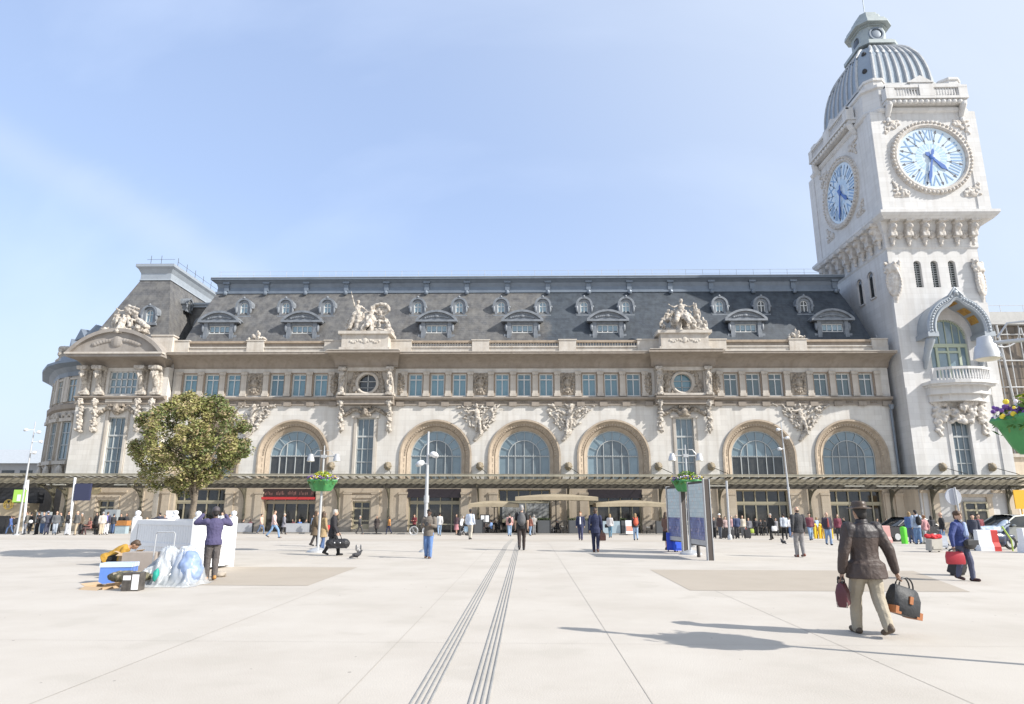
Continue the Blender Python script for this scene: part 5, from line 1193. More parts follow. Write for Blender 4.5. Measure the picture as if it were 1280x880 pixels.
# ------------------------------------------------------------------ glass canopy along the whole front
A = empty('glass_canopy', (-5, 69, 4), 'long dusty glass and iron canopy running along the station front', 'canopy', world=True)
CY0, CXA, CXB = 66.7, -92.0, 49.6
m = MB()
m.add([(CXA, CY0, 4.86), (CXB, CY0, 4.86), (CXB, 70.0, 4.45), (CXA, 70.0, 4.45)], [(0, 1, 2, 3)]); m.add([(CXA, 70.0, 4.45), (39.5, 70.0, 4.45), (39.5, 71.7, 4.3), (CXA, 71.7, 4.3)], [(0, 1, 2, 3)])
m.build('glass_panes', M_CANOPY, A)
m = MB()
for k in range(int((CXB - CXA) / .82)):
    x = CXA + .4 + k * .82; m.add([(x - .04, CY0 + .03, 4.84), (x + .04, CY0 + .03, 4.84), (x + .04, 69.9, 4.44), (x - .04, 69.9, 4.44), (x - .04, CY0 + .03, 4.72), (x + .04, CY0 + .03, 4.72), (x + .04, 69.9, 4.28), (x - .04, 69.9, 4.28)], [(0, 1, 2, 3), (4, 5, 6, 7), (0, 1, 5, 4), (0, 3, 7, 4), (1, 2, 6, 5), (2, 3, 7, 6)])
m.build('glazing_bars', M_IRON, A)
m = MB(); m.box(CXA, CXB, CY0 - .06, CY0 + .03, 4.74, 4.93); m.box(CXA, CXB, CY0 - .1, CY0 + .05, 4.93, 4.97); m.build('front_gutter', M_OLIVE, A)
m = MB(); n = int((CXB - CXA) / .41); top, bot = [], []
for k in range(n + 1): x = CXA + .41 * k; top.append((x, 4.30)); bot.append((x, 4.12 - .14 * abs(sin(k * pi / 2))))
m.add([(x, 67.9, z) for x, z in top] + [(x, 67.9, z) for x, z in bot], [(k, k + 1, n + 2 + k, n + 1 + k) for k in range(n)])
m.box(CXA, CXB, 67.86, 67.98, 4.26, 4.55)
m.build('scalloped_valance', mat('grimy_olive', (.30, .27, .20), .7, var=.6, vscale=2), A)
m = MB(); m.box(CXA, CXB, 69.1, 69.2, 3.72, 4.4); m.box(CXA, CXB, 69.02, 69.28, 3.64, 3.74); m.build('main_girder', M_IRON, A)
def bracket():
    m_ = MB(); pts = [(0, -.15 - 2.6 * sin(t) ** .9 if False else -2.75 * (1 - cos(t)), -1.9 + 1.85 * sin(t)) for t in [pi / 2 * k / 10 for k in range(11)]]
    m_.tube([(0, y - .1, z) for _, y, z in pts], .09, 6); m_.box(-.08, .08, -.2, -.06, -2.3, .3); m_.box(-.07, .07, -2.9, -.1, .0, .14)
    for k in range(2, 10): _, y, z = pts[k]; m_.tube([(0, y - .1, z), (0, y - .1, .05)], .035, 5)
    m_.ball((0, -.55, -.5), (.05, .3, .3), 10, 6); m_.tube([(0, -.1, .05), (0, -5.0, .95)], .06, 5)
    m_.box(-.11, .11, -.25, -.04, -4.2, -2.2)
    return m_.mesh('bracket', mat('dark_olive_iron', (.13, .12, .085), .6))
MBR = bracket()
for x in (-56, -50, -48.6, -40.6, -30.0, -20.0, -14.6, -5.1, 4.35, 14.0, 20.2, 29.6, 38.0, 41.0, 48.6):
    put('bracket', MBR, A, (x, (FY if -39.5 < x < 39.5 else (71 if x < 0 else 70)) - .1, 3.85))
STRIP = mat('pale_tube_light', (.8, .78, .68), .4)
for px, py in ((155, 603), (190, 604.5), (898, 607), (1068, 607.5), (1108, 607), (70, 606.5), (1135, 607.5)):
    P_ = aty(px, py, 68.3); m = MB(); m.box(P_.x - .95, P_.x + .95, 68.2, 68.42, 3.86, 3.98); m.build('tube_light', STRIP, A)

# ------------------------------------------------------------------ neighbours
RBD = empty('glazed_hall', (64, 90, gz(72)), 'brown glazed hall with pale steel ribs behind the clock tower', 'building', world=True)
m = MB(); m.box(53, 75, 86, 120, GB, 25.3); m.build('wall', mat('brown_glazed_wall', (.17, .135, .10), .3, brick=(1.6, 2.6, .05, .22), var=.6, vscale=.4, col2=(.10, .085, .07), spec=.7), RBD)
m = MB(); m.box(52, 76, 85.2, 121, 25.3, 27.0); m.build('roof_band', mat('grey_roof_band', (.42, .42, .41), .6, var=.3), RBD)
m = MB()
for k in range(15): x = 53.5 + k * 1.6; m.tube([(x, 85.7, GB), (x + .0, 85.7, 25.3)], .07, 5)
for z in (3, 6.5, 10, 13.5, 17, 20.5, 24): m.tube([(52.5, 85.6, z), (75, 85.6, z)], .09, 5)
for k in range(4):
    x = 57 + k * 5; m.tube([(x + 2.4 * cos(t), 85.2, 24.8 + 2.6 * sin(t)) for t in [pi + pi * j / 10 for j in range(11)]], .1, 6); m.tube([(x + 1.2, 85.3, GB), (x - .4, 85.3, 25.2)], .14, 6)
m.build('steel_ribs', M_GALV, RBD)
m = MB()
for k in range(8): m.tube([(54 + 3 * k, 86, 27), (54 + 3 * k, 86, 28.2)], .04, 5)
m.tube([(53, 86, 28.1), (75, 86, 28.1)], .04, 5); m.build('roof_railing', M_GALV, RBD)
RLB = empty('low_stone_annex', (54, 78, gz(72)), 'low beige annex wall right of the clock tower', 'building', world=True)
m = MB(); m.box(50.6, 64, 78, 84, GB, 7.5); m.build('wall', M_BEIGE, RLB); m = MB(); m.box(50.5, 64, 77.7, 84.2, 7.5, 7.9); m.build('wall_coping', M_TRIM, RLB)
LB = empty('distant_low_building', (-95, 120, gz(72)), 'distant low white building at the far left edge', 'building', world=True)
m = MB(); m.box(-125, -77, 118, 135, GB, 9.2); m.build('wall', mat('pale_render', (.42, .42, .42), .8, var=.2), LB)
m = MB(); m.loft([[(-126, 117, 9.2), (-76, 117, 9.2), (-76, 136, 9.2), (-126, 136, 9.2)], [(-123, 122, 12.0), (-79, 122, 12.0), (-79, 131, 12.0), (-123, 131, 12.0)]]); m.build('roof', mat('pale_grey_roof', (.40, .43, .46), .6, var=.3), LB)
for k in range(14):
    q = MB(); q.box(-1.1, 1.1, -.1, .05, 0, 1.4); q.build('window', M_DARKGL, LB, loc=(-122 + k * 3.3, 118, 6.6))
KB = empty('metro_kiosk', (-62, 70, gz(70)), 'beige kiosk wall with a metro M roundel at far left', 'kiosk', world=True)
kx0, kx1 = aty(-30, 650, 69.5).x, aty(29, 650, 69.5).x
m = MB(); m.box(kx0, kx1, 69.5, 71.5, GB, 2.05); m.build('wall', mat('sand_wall', (.52, .43, .30), .85, var=.4, vscale=.8), KB)
m = MB(); m.box(kx0, aty(42, 650, 70.5).x, 70.5, 71.6, 2.05, 4.2); m.build('canopy_shade_band', mat('painted_canopy_shade', (.035, .037, .042), .6, brick=(1.2, .35, .03, .2)), KB)  # near-black strip standing for the shade under the canopy
m = MB(); m.box(kx0, -49.5, 74.5, 75.5, GB, 4.2); m.build('back_wall', mat('brown_shutter', (.20, .175, .15), .8, brick=(.4, 4, .02, .08), var=.4), KB)
q = MB(); c_ = aty(10, 630.5, 69.0); q.loft([[(c_.x + r * cos(2 * pi * k / 28), 69.1 + d_, c_.z + r * sin(2 * pi * k / 28)) for k in range(28)] for r, d_ in ((.52, 0), (.52, -.08), (.42, -.08), (.42, 0))], False)
rnd_ = q.build('roundel', mat('old_gold_paint', (.48, .34, .07), .5), KB); me = text_mesh('M', .95, MATS['old_gold_paint'], 'letter_m', .04); o = put('letter_m', me, KB, (c_.x, 69.05, c_.z)); o.rotation_euler.x = pi / 2
# ------------------------------------------------------------------ flowers, lamps, masts
M_POT = mat('green_planter_plastic', (.06, .27, .085), .5, var=.5, vscale=5)
M_LEAF = mat('flower_leaf', (.10, .20, .04), .7); M_YEL = mat('yellow_petal', (.75, .58, .05), .7); M_PUR = mat('violet_petal', (.16, .07, .30), .7); M_WHT = mat('white_petal', (.75, .7, .75), .7); M_LIME = mat('lime_leaf', (.30, .42, .06), .7)
def leafy(mb, n, fn, size, rnd, mi):
    for _ in range(n):
        c = fn(); a = rnd.uniform(0, 2 * pi); t = rnd.uniform(-.9, .9); u = Vector((cos(a), sin(a), t)).normalized(); v = u.cross(Vector((rnd.uniform(-1, 1), rnd.uniform(-1, 1), rnd.uniform(-1, 1)))).normalized(); s_ = size * rnd.uniform(.6, 1.3)
        mb.add([c - u * s_, c + v * s_ * .45, c + u * s_, c - v * s_ * .45], [(0, 1, 2, 3)], mi)
def flower_lamp(name, base, label, tall=True, seed=1, grey_flowers=False):
    L_ = empty(name, base, label, 'street lamp', 'twin lamps with flower planters'); rnd = random.Random(seed)
    m = MB(); m.lathe([(.42, 0), (.40, .06), (.25, .12), (.09, .17)], n=20); m.build('base_plate', M_GALV, L_, 40, (0, 0, 0))
    m = MB(); m.tube([(0, 0, .1), (0, 0, 2.2), (0, 0, 3.95)], [.052, .048, .032], 12); m.build('pole', M_GALV, L_, 40, (0, 0, 0))
    m = MB(); m.tube([(-.52, 0, 3.72), (.52, 0, 3.72)], .026, 8); m.tube([(0, 0, 3.95), (0, 0, 4.15)], .02, 6); m.box(-.1, .1, -.06, .06, 3.66, 3.78)
    for sx in (-1, 1): m.tube([(sx * .1, 0, 3.95), (sx * .28, 0, 3.95), (sx * .40, 0, 3.78)], .014, 6)
    m.build('cross_arm', M_GALV, L_, 40, (0, 0, 0))
    for sx in (-1, 1):
        m = MB(); m.lathe([(.03, .12), (.09, .10), (.10, .01), (.12, -.01), (.14, -.09), (.155, -.175), (.14, -.175)], (sx * .53, 0, 3.70), 22); h = m.build('lamp_head', M_GALV, L_, 40, (0, 0, 0))
        m = MB(); m.lathe([(.0, -.17), (.137, -.168), (.115, -.19), (.0, -.205)], (sx * .53, 0, 3.70), 18); m.build('lamp_glass', mat('cream_lamp_glass', (.75, .70, .58), .3), h, 40, (0, 0, 0))
    m = MB()                                                   # three-lobed green planter round the pole
    rings = []
    for r, z in ((.16, 2.33), (.34, 2.34), (.40, 2.42), (.50, 2.66), (.57, 2.74), (.55, 2.78), (.48, 2.74)):
        rings.append([((r * (1 + .10 * cos(6 * t))) * cos(t), (r * (1 + .10 * cos(6 * t))) * sin(t), z) for t in [2 * pi * k / 48 for k in range(48)]])
    m.loft(rings); pt = m.build('planter', M_POT, L_, 40, (0, 0, 0))
    def spot(r0, z0, z1):
        def f():
            a, r = rnd.uniform(0, 2 * pi), r0 * sqrt(rnd.random()); return Vector((r * cos(a), r * sin(a), rnd.uniform(z0, z1) - .12 * (r / r0) ** 2))
        return f
    m = MB(); leafy(m, 700, spot(.58, 2.7, 2.96), .05, rnd, 0); leafy(m, 300, spot(.35, 2.9, 3.14), .05, rnd, 4 if not grey_flowers else 0)
    leafy(m, 150, spot(.34, 2.92, 3.14), .045, rnd, 1 if not grey_flowers else 4)
    for _ in range(150):
        a = rnd.uniform(0, 2 * pi); r = rnd.uniform(.35, .62); m.ball((r * cos(a), r * sin(a), rnd.uniform(2.76, 2.93)), rnd.uniform(.018, .034), 6, 4, rnd.choice((2, 2, 2, 3, 1)))
    m.build('flowers', [M_LEAF, M_YEL, M_PUR, M_WHT, M_LIME], pt, loc=(0, 0, 0))
    return L_
P1, P2 = gp(397, 690), gp(864, 693)
flower_lamp('flower_lamp', P1, 'twin lamp post with yellow flowers in a green planter, beside the duffel bag man', seed=1)
flower_lamp('flower_lamp', P2, 'twin lamp post with grey-green plants in a green planter, between the two map panels', seed=2, grey_flowers=True)
flower_lamp('flower_lamp', (6.22, 7.95, 0), 'nearest twin lamp post, violet pansies in its green planter, cut by the right edge', seed=3).rotation_euler.z = -.5

def mast(name, base, h, label, heads, lean=0.0):
    L_ = empty(name, base, label, 'light mast', 'tall galvanised floodlight masts'); L_.rotation_euler.y = lean
    m = MB(); m.tube([(0, 0, 0), (0, 0, h * .45), (0, 0, h)], [.085, .075, .04], 12); m.lathe([(.24, 0), (.22, .04), (.13, .1)], n=16); m.lathe([(.105, 0), (.105, .28)], (0, 0, h * .40), 12); m.build('pole', M_GALV, L_, 40, (0, 0, 0))
    for (dx, dz, t) in heads:
        q = MB(); R = Matrix.Rotation(t, 3, 'Y'); q.ball((dx, -.12, h + dz), (.18, .16, .12), 12, 8, R=R); q.obox((dx * .5, -.05, h + dz), 0, abs(dx), .05, .05)
        hh = q.build('spotlight', mat('white_enamel', (.72, .73, .74), .4), L_, 40, (0, 0, 0))
        q = MB(); q.ball((dx + .09 * (1 if dx > 0 else -1), -.15, h + dz - .05), (.10, .10, .10), 10, 6); q.build('spotlight_lens', M_GALV, hh, 40, (0, 0, 0))
    return L_
b = gp(531, 690); mast('floodlight_mast', b, 4.75, 'slim white mast with two round spotlights, behind the man in the olive jacket', ((.28, -.95, .4), (-.28, -1.3, -.4)))
b = gp(992, 672); mast('floodlight_mast', b, aty(980, 528, b.y).z - b.z, 'tall grey mast with three spotlights, behind the bald man in a leather jacket', ((-.35, -.6, .4), (.32, -1.3, -.4), (-.4, -2.2, .3)), lean=-.02)
b = Vector((aty(24, 650, 55).x, 55, gz(55))); mast('floodlight_mast', b, aty(43, 527, 55).z - b.z, 'tall white mast with four spotlights at the far left by the metro kiosk', ((-.6, -.7, .2), (.5, -.9, -.3), (.8, -1.7, .1), (.4, -2.6, -.3)))

# ------------------------------------------------------------------ signs and poles
def pole_at(y, px_b, px_t, py_t, r, m_, extra=None):
    b_ = Vector((aty(px_b, 655, y).x, y, gz(y))); t_ = aty(px_t, py_t, y); return b_, t_
yy = 58; b = Vector((aty(88, 655, yy).x, yy, gz(yy))); t = aty(94, 597, yy)
S_ = empty('signboard_pole', b, 'dark navy square board on a leaning white pole, left of the tree', 'sign')
m = MB(); m.tube([(0, 0, 0), t - b], .10, 8); m.build('pole', M_WHITE, S_, 40, (0, 0, 0))
c = aty(103.5, 615, yy) - b; m = MB(); m.box(c.x - .68, c.x + .68, -.12, .12, c.z - .72, c.z + .72); m.build('board', mat('navy_board', (.035, .04, .085), .4), S_, loc=(0, 0, 0))
yy = 60; b = Vector((aty(31, 655, yy).x, yy, gz(yy))); t = aty(35, 600, yy)
S_ = empty('lime_sign_pole', b, 'lime green square sign on a white pole by the metro kiosk', 'sign')
m = MB(); m.tube([(0, 0, 0), t - b], .1, 8); m.build('pole', M_WHITE, S_, 40, (0, 0, 0))
c = aty(25.5, 620, yy) - b; m = MB(); m.box(c.x - .58, c.x + .58, -.1, .1, c.z - .55, c.z + .55); bd = m.build('board', mat('lime_board', (.36, .62, .10), .4), S_, loc=(0, 0, 0)); m = MB(); m.box(c.x - .2, c.x + .12, -.115, -.102, c.z - .45, c.z + .12); m.build('white_panel', M_WHITE, bd, loc=(0, 0, 0))
o = MB(); c = aty(119, 613, 69.8); o.loft([[(c.x + r * 1.25 * cos(2 * pi * k / 24), 69.8 + d_, c.z + r * .85 * sin(2 * pi * k / 24)) for k in range(24)] for r, d_ in ((.02, -.08), (.44, -.08), (.5, -.02), (.5, .05), (.02, .05))]); tag(o.build('oval_sign', mat('ochre_oval', (.56, .46, .27), .5)), 'ochre oval sign hanging under the canopy beside the navy board', 'sign')
# round road sign seen from behind, on a leaning pole
b = Vector((aty(1203, 660, 40).x, 40, gz(40))); S_ = empty('road_sign', b, 'round grey road sign seen from behind on a leaning pole, near the tower door', 'sign')
t = aty(1193, 609, 40) - b; c = aty(1193, 621, 40) - b
m = MB(); m.tube([(0, 0, 0), t], .055, 8); m.build('pole', M_GALV, S_, 40, (0, 0, 0))
m = MB(); m.loft([[(c.x + r * cos(2 * pi * k / 28), d_ + .08, c.z + r * sin(2 * pi * k / 28)) for k in range(28)] for r, d_ in ((.03, 0), (.46, 0), (.48, .03), (.46, .05), (.03, .05))]); m.build('sign_disc', mat('grey_sign_back', (.46, .48, .53), .45, metal=.2, var=.3), S_, 40, (0, 0, 0))
b = Vector((aty(912, 668, 47).x, 47, gz(47))); t = aty(908, 601, 47); S_ = empty('canopy_post', b, 'slim grey post left of the station entrance with queueing travellers', 'post'); m = MB(); m.tube([(0, 0, 0), t - b], .075, 8); m.lathe([(.16, 0), (.16, .2), (.09, .35)], n=10); m.build('pole', M_GALV, S_, 40, (0, 0, 0))
# yellow sign at far right
m = MB(); c = aty(1276, 625, 60); m.box(c.x - .55, c.x + .6, 59.95, 60.05, c.z - .75, c.z + .85); m.tube([(c.x, 60.1, gz(60)), (c.x, 60.1, c.z + .8)], .05, 6)
tag(m.build('yellow_board', mat('amber_board', (.72, .40, .03), .45)), 'amber yellow board at the right edge by the tower', 'sign')
# two map panels on dark posts
M_MAPW, M_MAPB = mat('map_paper', (.60, .66, .66), .3, brick=(.21, .13, .012, .10), var=.7, vscale=4.5, col2=(.38, .55, .60), spots=(7.0, .62, (.62, .52, .46))), mat('map_blue', (.05, .08, .28), .3, brick=(.17, .10, .010, .25), var=.9, vscale=5, col2=(.20, .25, .44), spots=(6.0, .63, (.45, .38, .50)))
def map_panel(b0, b1, h, label, foot=False):
    b0, b1 = Vector(b0), Vector(b1); S_ = empty('map_panel', b0, label, 'information panel', 'tall map panels'); d = (b1 - b0); L_ = d.length; S_.rotation_euler.z = atan2(d.y, d.x)
    m = MB(); m.box(-.07, .05, -.085, .085, 0, h); m.build('post', mat('bronze_post', (.075, .062, .055), .5), S_, loc=(L_, 0, 0))
    for sy in (-1, 1): m = MB(); m.box(-.09, .065, min(sy * .087, sy * .112), max(sy * .087, sy * .112), 0, h + .02); m.build('post_edge', M_GALV, S_, loc=(L_, 0, 0))
    m = MB(); m.box(-.05, .02, -.08, .08, .32, h - .02); m.build('end_frame', M_GALV, S_, loc=(-.03, 0, 0))
    m = MB(); m.box(.0, L_ - .10, -.06, .06, .42, h - .04); f = m.build('case', mat('black_case', (.03, .03, .033), .4), S_, loc=(0, 0, 0))
    m = MB(); m.box(.05, L_ - .14, -.072, .072, h * .52, h - .12); m.build('upper_map', M_MAPW, f, loc=(0, 0, 0)); m = MB(); m.box(.05, L_ - .14, -.073, .073, h * .24, h * .518); m.build('lower_map', M_MAPB, f, loc=(0, 0, 0))
    m = MB(); m.box(.05, L_ - .14, -.071, .071, .46, h * .236); m.build('bottom_panel', M_GALV, f, loc=(0, 0, 0))
map_panel(gp(839, 689.5), gp(857, 692.3), 2.6, 'left of two tall map panels, beside the woman with the blue suitcase'); map_panel(gp(867, 695.8), gp(888.5, 700.6), 2.68, 'right of two tall map panels, nearest the short dark bollard')
b = gp(873.5, 696.5); m = MB(); m.lathe([(.065, 0), (.065, .38), (.05, .4)], n=12); o = m.build('short_bollard', mat('dark_brown_bollard', (.05, .043, .04), .5), None, 40, b); tag(o, 'short dark brown bollard at the foot of the right map panel', 'bollard')

# ------------------------------------------------------------------ tree in a white planter
TY = 23.6; tb = Vector((aty(240, 650, TY).x, TY, 0)); tk = aty(239, 560, TY)
T_ = empty('square_tree', tb, 'round-headed leafy tree rising from the white wooden planter', 'tree')
m = MB(); rnd = random.Random(5); crown_c = aty(240, 552, TY) - tb; crx = (aty(312, 552, TY).x - aty(167, 552, TY).x) / 2; crz = (aty(240, 478, TY).z - aty(240, 618, TY).z) / 2 * 1.03
m.tube([(0, 0, 0), (.02, 0, .8), (-.02, .02, 1.6), (.05, 0, crown_c.z - crz * .3)], [.16, .125, .11, .09], 10); LIMB = []
for k in range(16):
    a = 2 * pi * k / 16 * 2.4; z0 = rnd.uniform(1.7, crown_c.z + .4); e_ = Vector((cos(a) * crx * rnd.uniform(.45, .8), sin(a) * crx * rnd.uniform(.45, .8), crown_c.z + rnd.uniform(-.5, .8) * crz)); LIMB.append(e_)
    m.tube([(0, 0, z0), Vector((0, 0, z0)).lerp(e_, .5) + Vector((0, 0, .1)), e_], [.05, .032, .012], 6)
m.build('trunk', mat('grey_brown_bark', (.20, .165, .125), .9, var=.8, vscale=9, col2=(.11, .09, .07), bump=.6, bscale=18), T_, 40, (0, 0, 0))
m = MB(); clumps = []
for k in range(215):
    while True:
        v = Vector((rnd.uniform(-1, 1), rnd.uniform(-1, 1), rnd.uniform(-1, 1)))
        if .25 < v.length < 1.0: break
    v = v.normalized() * (v.length ** .45); n_ = .98 + .34 * noise.noise(v * 1.9 + Vector((3, 1, 2))) + .12 * noise.noise(v * 5)
    if v.z < -.15: n_ *= 1 - .1 * abs(v.z)
    sx_ = 1.0 - (.42 if v.z > .25 else 0) * (v.z - .25) / .75
    clumps.append((Vector((v.x * crx * n_ * sx_, v.y * crx * n_ * sx_, v.z * crz * n_)) * .90 + crown_c, rnd.uniform(.16, .38)))
for c, r in clumps:
    mi = rnd.choice((0, 0, 1, 2))
    for _ in range(170):
        d = Vector((rnd.gauss(0, 1), rnd.gauss(0, 1), rnd.gauss(0, 1))).normalized() * r * rnd.random() ** .4; p_ = c + d
        u = Vector((rnd.uniform(-1, 1), rnd.uniform(-1, 1), rnd.uniform(-.7, .4))).normalized(); v = u.cross(Vector((rnd.uniform(-1, 1), rnd.uniform(-1, 1), rnd.uniform(-1, 1)))).normalized(); s_ = rnd.uniform(.042, .075)
        m.add([p_ - u * s_, p_ + v * s_ * .42, p_ + u * s_, p_ - v * s_ * .42], [(0, 1, 2, 3)], mi if rnd.random() < .75 else 3)
def leafmat(n, c):
    m_ = mat(n, c, .55, var=.5, vscale=2, col2=tuple(x * .7 for x in c), spec=.4); b_ = m_.node_tree.nodes['Principled BSDF']; b_.inputs['Subsurface Weight'].default_value = 0
    return m_
m.build('crown', [leafmat('olive_leaf', (.22, .235, .075)), leafmat('mid_leaf', (.14, .175, .058)), leafmat('yellow_leaf', (.33, .31, .12)), leafmat('brown_tip_leaf', (.30, .235, .13))], T_, loc=(0, 0, 0))
PB = empty('wooden_planter', gp(228, 716), 'white wooden planter box with ball finials around the tree', 'planter', world=True)
fl, fr_, br, bl_ = (aty(166, 690, 18.6).x, 20.6), (aty(245, 690, 19).x, 18.7), (aty(288, 690, 19.6).x, 20.8), (aty(210, 690, 22.6).x, 22.7)
fl = (aty(166.5, 690, 20.0).x, 20.0); fr_ = (aty(243, 690, 18.5).x, 18.5); br = (aty(288, 690, 20.2).x, 20.2); bl_ = (fl[0] + br[0] - fr_[0], fl[1] + br[1] - fr_[1])
crn = [fl, fr_, br, bl_]; HP = 1.32
for x, y in crn:
    m = MB(); m.box(x - .09, x + .09, y - .09, y + .09, 0, HP + .08); m.build('corner_post', M_WHITE, PB); m = MB(); m.lathe([(.10, 0), (.10, .03), (.04, .05), (.07, .08), (.085, .13), (.065, .18), (.0, .205)], (x, y, HP + .08), 14); m.build('ball_finial', M_WHITE, PB, 40)
def plank_side(a, b_):
    m_ = MB(); d = Vector((b_[0] - a[0], b_[1] - a[1])); L_ = d.length; ang = atan2(d.y, d.x); n = int(L_ / .115)
    for k in range(n): t_ = (k + .5) / n; m_.obox((a[0] + d.x * t_, a[1] + d.y * t_, HP * .5), ang, L_ / n - .008, .03, HP - .16)
    for z, h_ in ((HP - .05, .13), (HP * .5, .1), (.14, .14)): m_.obox((a[0] + d.x * .5, a[1] + d.y * .5, z), ang, L_ - .16, .08, h_)
    return m_
for i in range(4): plank_side(crn[i], crn[(i + 1) % 4]).build('plank_panel', M_WHITE, PB)
m = MB(); m.add([(x, y, HP - .18) for x, y in crn], [(0, 1, 2, 3)]); m.build('soil', mat('planter_soil', (.07, .05, .035), .95, var=.6, vscale=8), PB)

# ------------------------------------------------------------------ the heap of belongings by the planter
hb = gp(205, 733)
rnd = random.Random(3); m = MB(); nx, nyv = 90, 70; hx0, hx1 = aty(168, 735, hb.y).x, aty(252, 730, hb.y + .4).x; hcx = (hx0 + hx1) / 2; hw_ = (hx1 - hx0) / 2; tops = ((.42, .15, .88, .40), (-.18, 0, .84, .34), (.10, .2, .80, .5), (-.62, -.15, .45, .28), (.75, .0, .55, .2))
def heap_z(u, v):
    z = 0
    for cx_, cy_, h_, w_ in tops: z = max(z, h_ * math.exp(-(((u - cx_) / w_) ** 2 + ((v - cy_) / .62) ** 2) ** 2.0 * .5))
    return z
def ridged(q): return 1 - abs(noise.noise(q)) * 2
vs_ = []
for j in range(nyv + 1):
    for i in range(nx + 1):
        u, v = -1.1 + 2.2 * i / nx, -1.05 + 2.1 * j / nyv; q = Vector((u * 3, v * 2, 1)); edge = max(0, 1 - max(abs(u) / 1.1, abs(v) / 1.05) ** 8)
        z = heap_z(u, v) * (.9 + .12 * noise.noise(q)); fold = .10 * ridged(Vector((u * 4.2 + .8 * v, v * 1.2, 3))) + .05 * ridged(Vector((u * 9, v * 3.5 + u * 2, 7))) + .03 * ridged(q * 5)
        vs_.append((hcx + u * hw_ + .07 * noise.noise(q * 2), hb.y + .35 + v * .62 + .07 * noise.noise(q * 2.5 + Vector((5, 0, 0))), max(.012, z * edge + (fold - .10) * (.2 + z) * edge + .012)))
m.add(vs_, [(j * (nx + 1) + i, j * (nx + 1) + i + 1, (j + 1) * (nx + 1) + i + 1, (j + 1) * (nx + 1) + i) for j in range(nyv) for i in range(nx)])
PLM = bpy.data.materials.new('clear_plastic_sheet'); PLM.use_nodes = True; b_ = PLM.node_tree.nodes['Principled BSDF']; b_.inputs['Base Color'].default_value = (.68, .72, .755, 1); b_.inputs['Roughness'].default_value = .18; b_.inputs['Alpha'].default_value = .40; b_.inputs['Specular IOR Level'].default_value = .9
sh = m.build('plastic_sheet', PLM, None, True); tag(sh, 'crumpled clear plastic sheet thrown over a heap of bags by the planter', 'plastic sheet')
def lump_at(name, c, r, m_, label, cat, seed, squash=.8):
    q = MB(); rr = random.Random(seed)
    for k in range(9): q.ball(Vector(c) + Vector((rr.uniform(-.5, .5) * r[0], rr.uniform(-.5, .5) * r[1], rr.uniform(-.3, .3) * r[2])), (r[0] * .65, r[1] * .65, r[2] * .65), 10, 7)
    o_ = put(name, remesh(q, name, m_, .03, 1, .03, 6, seed)); return tag(o_, label, cat)
hy = hb.y + .35
lump_at('full_sack', (hcx + .30, hy + .02, .38), (.38, .36, .40), mat('pale_blue_bag', (.20, .28, .47), .4, var=.5, vscale=6, col2=(.34, .40, .50)), 'pale blue sack, right-hand one under the plastic sheet', 'sack', 1)
lump_at('full_sack', (hcx - .27, hy, .30), (.28, .30, .34), mat('white_sack', (.34, .355, .37), .5, var=.8, vscale=6, col2=(.10, .12, .15)), 'grey-white sack under the plastic sheet beneath the trolley handle', 'sack', 2)
lump_at('green_cloth', (aty(197, 715, hb.y - .2).x, hb.y - .25, .27), (.06, .06, .20), mat('teal_cloth', (.02, .30, .24), .6, var=.5, vscale=8), 'teal green cloth poking out of the plastic sheet', 'cloth', 4)
lump_at('camouflage_bundle', (aty(157, 727, 14.9).x, 15.1, .2), (.50, .28, .17), mat('camouflage_cloth', (.17, .155, .095), .85, var=1.0, vscale=9, col2=(.025, .025, .02), spots=(11.0, .58, (.40, .34, .25))), 'camouflage cloth bundle in front of the blue cool box', 'bundle', 6)
lump_at('crumpled_rag', (aty(274, 717, 17.2).x, 17.3, .06), (.22, .13, .08), mat('dirty_rag', (.42, .37, .31), .9, var=.7, vscale=9), 'dirty crumpled rag at the foot of the planter corner', 'rag', 7)
